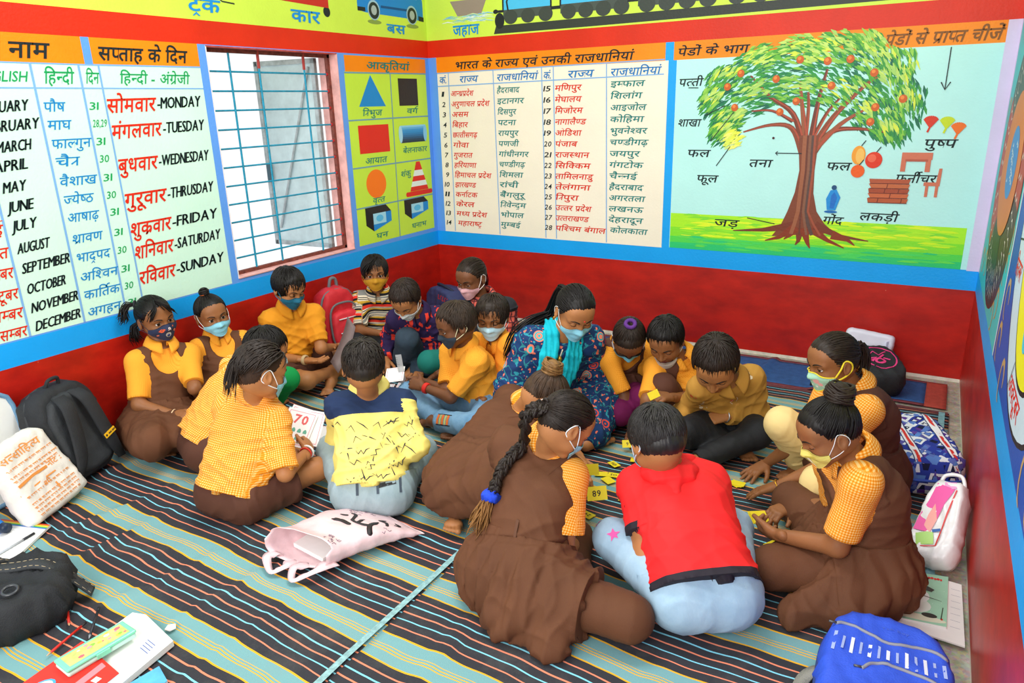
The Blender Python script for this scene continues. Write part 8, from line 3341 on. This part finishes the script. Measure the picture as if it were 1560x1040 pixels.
for k in range(24):
 pd((k * .37) % 1, .05 + (k * .53) % .9, .006, .005, '#eefaf4', 1, 6)
w.build('cover_picture', root, loc=tuple(root.location)).location = (0, 0, 0)

# ---- blue backpack in the lower right corner
root = thing('backpack', (3.53, -2.86, .016), 'blue backpack with white dashes and grey zips in the lower right corner', 'backpack')
BLU = mat('#2f58d8', .6, noise=.12, nscale=9, bump=.2, bscale=200)
GRZ = mat('#8d9098', .6)
V, Q = pillow(.335, .48, .145, p=3.2, seed=41, wr=.004)
o, ax, up = (3.51, -3.10, .075), (.985, .05, -.02), (.06, .97, .06)
V = place(V, o, ax, up)
V[:, 2] = np.maximum(V[:, 2], .016)
V[:, 0] = np.minimum(V[:, 0], 3.662 + .0165 * -V[:, 1])
ca = Caster(V, Q)
ax2, up2 = unit(ax), unit(A3(up) - unit(ax) * (A3(up) @ unit(ax)))
parts = [(V, Q, BLU)]
c0 = A3(o) + up2 * .24
dash = []
for k in range(13):
 u = -.135 + k * .0225
 L = (.05, .035, .04, .03, .03, .03, .026, .028, .036, .036, .036, .034, .03)[k]
 dash.append((ribbon2d([(u, .055 - L * .75 + .004 * math.cos(k)), (u + .004 * (6 - k) / 6, .055 + L * .75)], .0065 if k % 2 else .0085), '#dfe6f2' if k in (2, 4, 6, 8, 10) else '#9fb0e0'))
for rb, col in dash:
 r = throw(ca, c0, ax2, up2, [rb], .0018, .5)
 if r:
  parts.append((*r, mat(col, .6)))
np_obj('pack_body', parts, root)
P2, F2, x = text2d('Talk Boy', .0)
r = throw(ca, c0, ax2, up2, [([(-.02 + P2[i][0] * .07 / x, .155 + P2[i][1] * .013) for i in f], [tuple(range(len(f)))]) for f in F2], .0018, .5)
if r:
 np_obj('lettering', [(*r, mat('#4a68c8', .6))], root)
for pts in ([(-.135, .125), (-.10, .135), (0, .105), (.08, .12), (.14, .105)], [(-.06, -.02), (-.03, .012), (.03, .02), (.08, .012), (.12, .0)]):
 P = []
 for a, b in catmull([p_ + (0,) for p_ in pts], 6)[:, :2]:
  loc, nn = ca.hit(c0 + ax2 * a + up2 * b + np.cross(ax2, up2) * .2, -np.cross(ax2, up2), .5)
  if loc is not None:
   P.append(loc + np.cross(ax2, up2) * .001)
 V2, Q2 = tube_np(P, [.0048] * len(P), 6)
 z_ = np_obj('zip', [(V2, Q2, GRZ)], root)
 sub = tube_np([P[1], P[1] - ax2 * .022 - up2 * .006 + A3((0, 0, .004))], [.004, .003], 6)
 np_obj('zip_pull', [(sub[0], sub[1], mat('#5a5c60', .4, metal=.5))], z_)
V2, Q2 = tube_np(place(rounded_outline(.33, .475, 3.2, .0, 44), o, ax, up), [.006] * 45, 6)
V2[:, 2] = np.maximum(V2[:, 2], .018)
V2[:, 0] = np.minimum(V2[:, 0], 3.66 + .0165 * -V2[:, 1])
np_obj('piping', [(V2, Q2, mat('#2a3c74', .6))], root)
C_ = catmull([(3.36, -2.83, .05), (3.33, -2.82, .052), (3.30, -2.85, .03), (3.29, -2.95, .022)], 6)
Vs, Qs = [], []
for i, c_ in enumerate(C_):
 t = unit(C_[min(i + 1, len(C_) - 1)] - C_[max(i - 1, 0)])
 sd = unit(np.cross((0, 0, 1), t))
 Vs += [c_ - sd * .018, c_ + sd * .018, c_ + sd * .018 + A3((0, 0, .004)), c_ - sd * .018 + A3((0, 0, .004))]
for i in range(len(C_) - 1):
 for k in range(4):
  Qs.append((i * 4 + k, i * 4 + (k + 1) % 4, (i + 1) * 4 + (k + 1) % 4, (i + 1) * 4 + k))
np_obj('strap', [(np.array(Vs), Qs, mat('#8c8a80', .7, bump=.4, bscale=300))], root)['label'] = 'grey webbing strap'

# ---- bags along the back wall
root = thing('backpack', (3.33, -.36, .02), 'black bag with pink printed oval lying on the blue mat, back right', 'backpack')
V, Q = pillow(.25, .34, .15, p=3.0, seed=51, wr=.005)
o, ax, up = (3.33, -.49, .075), (.88, .42, .0), (.30, .85, .18)
V = place(V, o, ax, up)
V[:, 2] = np.maximum(V[:, 2], .022)
V[:, 1] = np.minimum(V[:, 1], -.012)
ca = Caster(V, Q)
ax2, up2 = unit(ax), unit(A3(up) - unit(ax) * (A3(up) @ unit(ax)))
c0 = A3(o) + up2 * .19
parts = [(V, Q, BLACKC)]
PK = mat('#ee3f86', .5)
polys = [ribbon2d([(.085 * math.cos(a * .2618), .10 * math.sin(a * .2618)) for a in range(25)], .008), ribbon2d([(-.05, .03), (-.02, .06), (.0, .02), (.03, .05), (.05, .06)], .007), ribbon2d([(-.06, -.01), (-.02, .0), (-.05, -.03)], .016), ribbon2d([(-.005 + .022 * math.cos(a * .5236), -.03 + .022 * math.sin(a * .5236)) for a in range(13)], .014), ribbon2d([(.02, .0), (.05, -.02)], .012), ribbon2d([(.0, .0), (.03, .03)], .01)]
r = throw(ca, c0, ax2, up2, polys, .002, .5)
if r:
 parts.append((*r, PK))
np_obj('pack_body', parts, root)
C_ = catmull([(3.20, -.47, .09), (3.10, -.50, .06), (3.02, -.47, .03), (2.93, -.45, .022)], 6)
V2, Q2 = tube_np(C_, [.012] * len(C_), 6)
np_obj('strap', [(V2, Q2, BLACKC)], root)
root = thing('paper_bag', (3.14, -.16, .02), 'pleated white carry bag leaning on the back wall beside the black bag', 'bag')
V, Q = pillow(.27, .25, .07, p=9, seed=61, wr=.002, edge=.10)
V = place(V, (3.16, -.10, .02), (.98, 0, -.10), (.02, .10, .98))
V[:, 1] = np.minimum(V[:, 1], -.006)
np_obj('bag_body', [(V, Q, mat('#e4e4f2', .6, noise=.03))], root)
parts = []
for k in range(7):
 a = A3((3.27 + .002 * k, -.145 + .004 * k, .04))
 parts.append((*tube_np([a, a + A3((.004, .012, .19))], [.0025, .0025], 4), mat('#cfd2ea', .6)))
np_obj('pleat', parts, root)
root = None
w = Mesh()
M_ = Matrix.Translation((3.13, -.235, .02)) @ Matrix.Rotation(.12, 4, 'Z')
w.box((-.045, -.02, 0), (.045, .02, .20), mat('#e6e2d6', .6), M_)
tag(w.build('carton', bevel=.003), 'small cream carton standing in front of the pleated white bag', 'box')

# ---- red backpack beside the boy in stripes, navy bag in the corner
root = thing('backpack', (.16, -1.35, .016), 'red backpack with grey trim leaning on the left wall beside the striped shirt', 'backpack')
REDP = mat('#d42a34', .6, noise=.12, nscale=9, bump=.2, bscale=200)
GREYT = mat('#6d7074', .6)
V, Q = pillow(.27, .50, .15, p=3.2, seed=71)
o, ax, up = (.17, -1.36, .016), (.20, .97, 0), (-.08, .05, 1)
V = place(V, o, ax, up)
V[:, 0] = np.maximum(V[:, 0], .012)
np_obj('pack_body', [(V, Q, REDP)], root)
ca = Caster(V, Q)
V2, Q2 = pillow(.22, .25, .07, p=3.6, seed=73, wr=.002)
np_obj('front_pocket', [(place(V2 + A3((.01, -.085, .10)), o, ax, up), Q2, mat('#e23440', .6, noise=.1, nscale=9))], root)
for sx, w_ in ((0, .30), (1, .24)):
 pts = [(q_[0], -.045 - .055 * sx, q_[2]) for q_ in rounded_outline(w_ * .9, .46 if not sx else .30, 3.2, 0, 40, .02 if not sx else .10)][0:32]
 V2, Q2 = tube_np(place(pts, o, ax, up), [.007] * len(pts), 6)
 np_obj('piping', [(V2, Q2, GREYT)], root)
for k in (0, 1):
 V2, Q2 = tube_np(place([(-.06, -.125, .30 - .09 * k), (.08, -.125, .30 - .09 * k)], o, ax, up), [.004, .004], 6)
 np_obj('reflector', [(V2, Q2, mat('#e4dcdc', .4))], root)
V2, Q2 = pillow(.10, .18, .05, p=3, seed=75, wr=.003)
np_obj('side_pocket', [(place(V2 + A3((-.135, -.02, .04)), o, ax, up), Q2, mat('#54585c', .8, bump=.5, bscale=500))], root)
V2, Q2 = tube_np(place(catmull([(-.02, .0, .49), (.0, .0, .545), (.035, .0, .54), (.04, .0, .49)], 6), o, ax, up), [.011] * 19, 6)
np_obj('carry_handle', [(V2, Q2, GREYT)], root)
V2, Q2 = pillow(.13, .10, .01, p=6, seed=77, wr=.001)
np_obj('label_patch', [(place(V2 + A3((.02, -.122, .10)), o, ax, up), Q2, mat('#d8d4d0', .6, noise=.3, nscale=60))], root)
root = thing('backpack', (.20, -.24, .016), 'navy bag with red lettering slumped in the corner behind the purple shirt', 'backpack')
NV = mat('#3b4370', .7, noise=.15, nscale=9, bump=.2, bscale=200)
V, Q = pillow(.36, .25, .20, p=2.8, seed=81)
o, ax, up = (.20, -.22, .016), (.90, -.30, -.12), (.12, .05, 1)
V = place(V, o, ax, up)
V[:, 0], V[:, 1], V[:, 2] = np.maximum(V[:, 0], .012), np.minimum(V[:, 1], -.012), np.maximum(V[:, 2], .012)
ca = Caster(V, Q)
ax2, up2 = unit(ax), unit(A3(up) - unit(ax) * (A3(up) @ unit(ax)))
parts = [(V, Q, NV)]
r = throw(ca, A3(o) + up2 * .13, ax2, up2, [ribbon2d([(.028 * k, .035), (.028 * k + .002, .072)], .008) for k in range(5)] + [ribbon2d([(.028 * k, .037 + .03 * (k % 2)), (.028 * k + .016, .040 + .03 * (k % 2))], .007) for k in range(5)], .002, .5)
if r:
 parts.append((*r, mat('#c8383c', .6)))
np_obj('pack_body', parts, root)
V2, Q2 = tube_np(place(catmull([(-.12, -.02, .24), (-.05, -.05, .262), (.03, -.04, .255), (.08, -.02, .235)], 6), o, ax, up), [.012] * 19, 6)
np_obj('strap', [(V2, Q2, mat('#2a2e44', .7))], root)

# ================================================================ number cards
YEL = mat('#f2dc2a', .55, noise=.04, nscale=40)
YELD = mat('#d8c21c', .55)

def card(name, o, ux, uy, w_, h_, m, label, text=None, group=None, th=.0009, tm=None, tsize=.6, back=None):
 """a stiff card centred at o lying in the ux / uy plane"""
 o, ux = A3(o), unit(ux)
 uy = unit(A3(uy) - ux * (A3(uy) @ ux))
 nn = np.cross(ux, uy)
 me_ = Mesh()
 q = [(-1, -1), (1, -1), (1, 1), (-1, 1)]
 V = [o + ux * a * w_ / 2 + uy * b * h_ / 2 + nn * th / 2 for a, b in q] + [o + ux * a * w_ / 2 + uy * b * h_ / 2 - nn * th / 2 for a, b in q]
 me_.add(V, [(0, 1, 2, 3), (7, 6, 5, 4), (0, 4, 5, 1), (1, 5, 6, 2), (2, 6, 7, 3), (3, 7, 4, 0)], m)
 if text:
  V_, F_, x = text2d(text, .012)
  hh = h_ * tsize
  wd = min(w_ * .8, x * hh)
  flat_text(me_, text, o + nn * (th / 2 + .0004), ux, uy, hh, tm or INKM, wd)
 ob = me_.build(name, loc=tuple(o))
 return tag(ob, label, 'card', group)

rr = random.Random(6)

def ang(a):
 return (math.cos(math.radians(a)), math.sin(math.radians(a)), 0)

GRP = 'yellow number cards on the rug'
ZC = .0185
FLATC = [
 (2.301, -1.990, 20, .058, .040, None, 'blank yellow card lying just right of the raised card reading 89'),
 (2.352, -2.030, -32, .060, .044, None, 'blank yellow card, lower of the two right beside the card reading 89'),
 (2.357, -1.978, 10, .054, .040, 'SO', 'yellow card marked 50 upside down, in the middle of the scattered cards'),
 (2.410, -1.972, -12, .060, .034, None, 'long blank yellow card between the marked cards and the boy in red'),
 (2.445, -2.012, 35, .052, .040, 'तीस', 'yellow card with Hindi word right under the mask of the boy in red'),
 (2.316, -1.880, 150, .056, .036, 'बीस', 'yellow card with Hindi word, farthest from the camera in the scatter'),
 (2.406, -1.912, 40, .058, .042, None, 'blank yellow card tilted like a diamond beside the blue mask of the boy in red'),
 (2.385, -1.806, 15, .034, .034, None, 'small yellow card partly behind the head of the boy in red'),
 (2.482, -2.152, -8, .052, .036, 'दस', 'yellow card with Hindi word touching the red sleeve'),
 (2.390, -2.330, 165, .056, .042, '24', 'yellow card reading 24 upside down beside the braided girl'),
 (2.497, -2.345, 78, .040, .030, None, 'yellow card by the left hand of the boy in red, nearer the braided girl'),
 (2.534, -2.330, 60, .040, .030, None, 'yellow card by the left hand of the boy in red, under his fingers'),
 (2.528, -2.237, 25, .042, .030, None, 'yellow card half hidden under the red sleeve with black cuff'),
 (2.500, -2.452, 140, .052, .042, '90', 'yellow card reading 90 at the fist of the braided girl'),
 (2.921, -2.050, 150, .050, .034, '2', 'farthest of three yellow cards in a row right of the boy in red'),
 (2.943, -2.122, 150, .046, .032, None, 'middle of three yellow cards in a row right of the boy in red'),
 (2.966, -2.190, 150, .046, .032, '1', 'nearest of three yellow cards in a row right of the boy in red'),
 (3.083, -2.195, 60, .056, .042, None, 'yellow card lying under the hands of the girl with the yellow mask'),
]
for i, (x, y, a, w_, h_, t, lb) in enumerate(FLATC):
 card('number_card', (x, y, ZC + .0012 * (i % 4)), ang(a), ang(a + 90), w_, h_, YEL, lb, t, GRP)
for k in range(4):
 card('number_card', (2.845 + .004 * k, -1.802 + .003 * (k % 2), ZC + .0012 * k), ang(150 + 9 * k), ang(240 + 9 * k), .056, .042, YEL, 'yellow card in the loose pile before the fingers of the girl in cream trousers', None, 'pile of yellow cards before the flat hands')

def J_(pid, k):
 return A3(POSES[pid][1][k])

# held cards
CAMD = unit(A3((.48, -.84, .25)))
f_ = J_('p16', 'fL')
card('number_card', f_ + A3((.05, -.03, -.01)), (.86, .50, .08), (-.25, .42, .87), .075, .052, YEL, 'yellow card reading 89 held up by the braided girl', '89', None)
f_ = J_('p17', 'fR')
card('number_card', f_ + A3((.025, .02, .0)), (.86, .48, .05), (-.2, .38, .9), .055, .045, YELD, 'darker yellow card held by the crouching girl with the bun', None, None)
m_ = (J_('p14', 'fL') + J_('p14', 'fR')) / 2 + A3((-.005, .0, .022))
for k in range(5):
 card('number_card', m_ + A3((.002 * k, .003 * (k % 2), .0015 * k)), (.80, .52 + .06 * k, -.1), (-.45, .75, .45), .062, .05, YEL, 'yellow card in the stack held by the girl with the yellow mask', None, 'stack of yellow cards in her hands')
for pid, k, off, ux, uy, t, lb in (('p11', 'fL', (.01, -.01, .012), (.75, .55, .4), (-.3, .2, .9), None, 'yellow card in the fist of the smiling boy with the grey mask'), ('p10', 'fL', (.0, -.012, .0), (.5, .3, .8), (.3, -.5, .4), None, 'yellow card between the fingers of the girl bending low, under her bracelets'), ('p12', 'fL', (.02, -.01, -.012), (.8, .3, -.2), (.2, -.4, .6), None, 'yellow card peeping out below the hand of the boy in tan'), ('p10', 'fR', (.005, -.02, .012), (.86, .3, .1), (-.1, .5, .8), '9', 'yellow card reading 9 held at the rug by the girl bending low')):
 card('number_card', J_(pid, k) + A3(off), ux, uy, .05, .036, YEL, lb, t, None)
# large white cards
WCARD = mat('#f6f2f2', .5)
PNKL = mat('#e88aa0', .5)
REDL = mat('#e05a5a', .5)
f_ = J_('p19', 'fR')

def bigcard(o, ux, uy, w_, h_, label, num, group=None, art=True):
 ob = card('picture_card', o, ux, uy, w_, h_, WCARD, label, None, group)
 ux = unit(ux)
 uy = unit(A3(uy) - ux * (A3(uy) @ ux))
 nn = np.cross(ux, uy)
 me_ = Mesh()
 o = A3(o)
 z_ = nn * .0009
 for (a0, b0), (a1, b1) in (((-.42, -.44), (.42, -.44)), ((.42, -.44), (.42, .44)), ((.42, .44), (-.42, .44)), ((-.42, .44), (-.42, -.44))):
  a, b = o + ux * a0 * w_ + uy * b0 * h_ + z_, o + ux * a1 * w_ + uy * b1 * h_ + z_
  t = unit(b - a)
  sd = np.cross(nn, t) * .0012
  me_.add([a - sd, b - sd, b + sd, a + sd], [(0, 1, 2, 3)], PNKL)
 if num:
  flat_text(me_, num, o + uy * h_ * .24 + z_ + ux * w_ * .05, ux, uy, h_ * .34, REDL, w_ * .5, bold=.03)
 if art:
  for r_ in range(2):
   for c_ in range(4):
    p_ = o + ux * w_ * (-.28 + c_ * .19) + uy * h_ * (-.08 - r_ * .2) + z_
    me_.add([p_ + ux * a * w_ + uy * b * h_ for a, b in ((-.06, -.04), (.06, -.04), (.06, .02), (.02, .07), (-.02, .07), (-.06, .02))], [(0, 1, 2, 3, 4, 5)], mat('#5ea890', .5))
 pic = me_.build('card_print')
 pic.parent = ob
 pic.location = tuple(-A3(ob.location))

ux, uy = unit((.88, .42, -.25)), unit((-.45, .55, .62))
c_ = f_ + A3((-.055, -.02, .035))
bigcard(c_, ux, uy, .135, .175, 'white card reading 70 with pictures held by the boy with shaved sides', '70')
NN = np.cross(ux, uy)
bigcard(c_ + A3((.03, .03, 0)) - NN * .006, unit((.80, .55, -.25)), uy, .13, .17, 'white card just behind the card reading 70', None, art=False)
bigcard(c_ + A3((-.03, .035, .0)) - NN * .012, unit((.92, .30, -.25)), uy, .13, .17, 'white card at the back of the hand of cards, left of the card reading 70', None, art=False)
bigcard((.745, -1.62, .017), ang(28), ang(118), .10, .13, 'white card with pink 9 on the rug behind the yellow shirt', '9', art=False)
bigcard((.835, -1.545, .0165), ang(28), ang(118), .10, .13, 'white card with pink 1 on the rug next to the card with 9', '1', art=False)
bigcard((.875, -2.24, .017), ang(25), ang(115), .12, .15, 'white card on the rug in front of the left knee of the boy in yellow', None, art=False)
f6 = (J_('p6', 'fL') + J_('p6', 'fR')) / 2
bigcard(f6 + A3((-.05, -.01, .015)), unit((.75, .45, .1)), unit((-.5, .8, .25)), .10, .13, 'white card held nearly edge on by the boy in patched jeans', None, art=False)
w = Mesh()
GLS, nt, b = new_mat('clear_ruler')
b.inputs['Base Color'].default_value = (.85, .88, .9, 1)
b.inputs['Roughness'].default_value = .15
b.inputs['Transmission Weight'].default_value = .6
M_ = Matrix.Translation(tuple(f6 + A3((-.02, .02, -.04)))) @ Matrix.Rotation(math.radians(-8), 4, 'Y') @ Matrix.Rotation(math.radians(25), 4, 'Z')
w.box((-.016, -.0015, 0), (.016, .0015, .16), GLS, M_)
for k in range(15):
 w.box((-.016, -.0019, .005 + k * .01), (-.006 if k % 5 else .0, -.0015, .006 + k * .01), INKM, M_)
tag(w.build('ruler'), 'clear plastic ruler held upright by the boy in patched jeans', 'ruler')
# dark paper in the hands of the boy in ochre
a, b = J_('p3', 'fR'), J_('p3', 'fL')
c_ = (a + b) / 2 + A3((.02, .03, .03))
d_ = unit(b - a)
w = Mesh()
n_ = 10
ux = unit(d_ + A3((.0, .0, .75)))
uy = unit(np.cross(ux, (.9, -.35, .2)))
uy = unit(A3((-.75, .25, .45)))
V, F = [], []
nn = unit(np.cross(ux, uy))
for i in range(n_ + 1):
 t = -1 + 2 * i / n_
 for s_ in (-1, 1):
  V.append(c_ + ux * t * .15 + uy * s_ * .05 + nn * .02 * t * t)
for i in range(n_):
 F.append((2 * i, 2 * i + 1, 2 * i + 3, 2 * i + 2))
w.add(V, F, mat('#7c6a68', .6, noise=.15, nscale=20))
ob = w.build('paper_sheet', smooth=True)
ob.modifiers.new('thickness', 'SOLIDIFY').thickness = .001
tag(ob, 'bent sheet of paper held by the boy in the ochre shirt', 'paper')
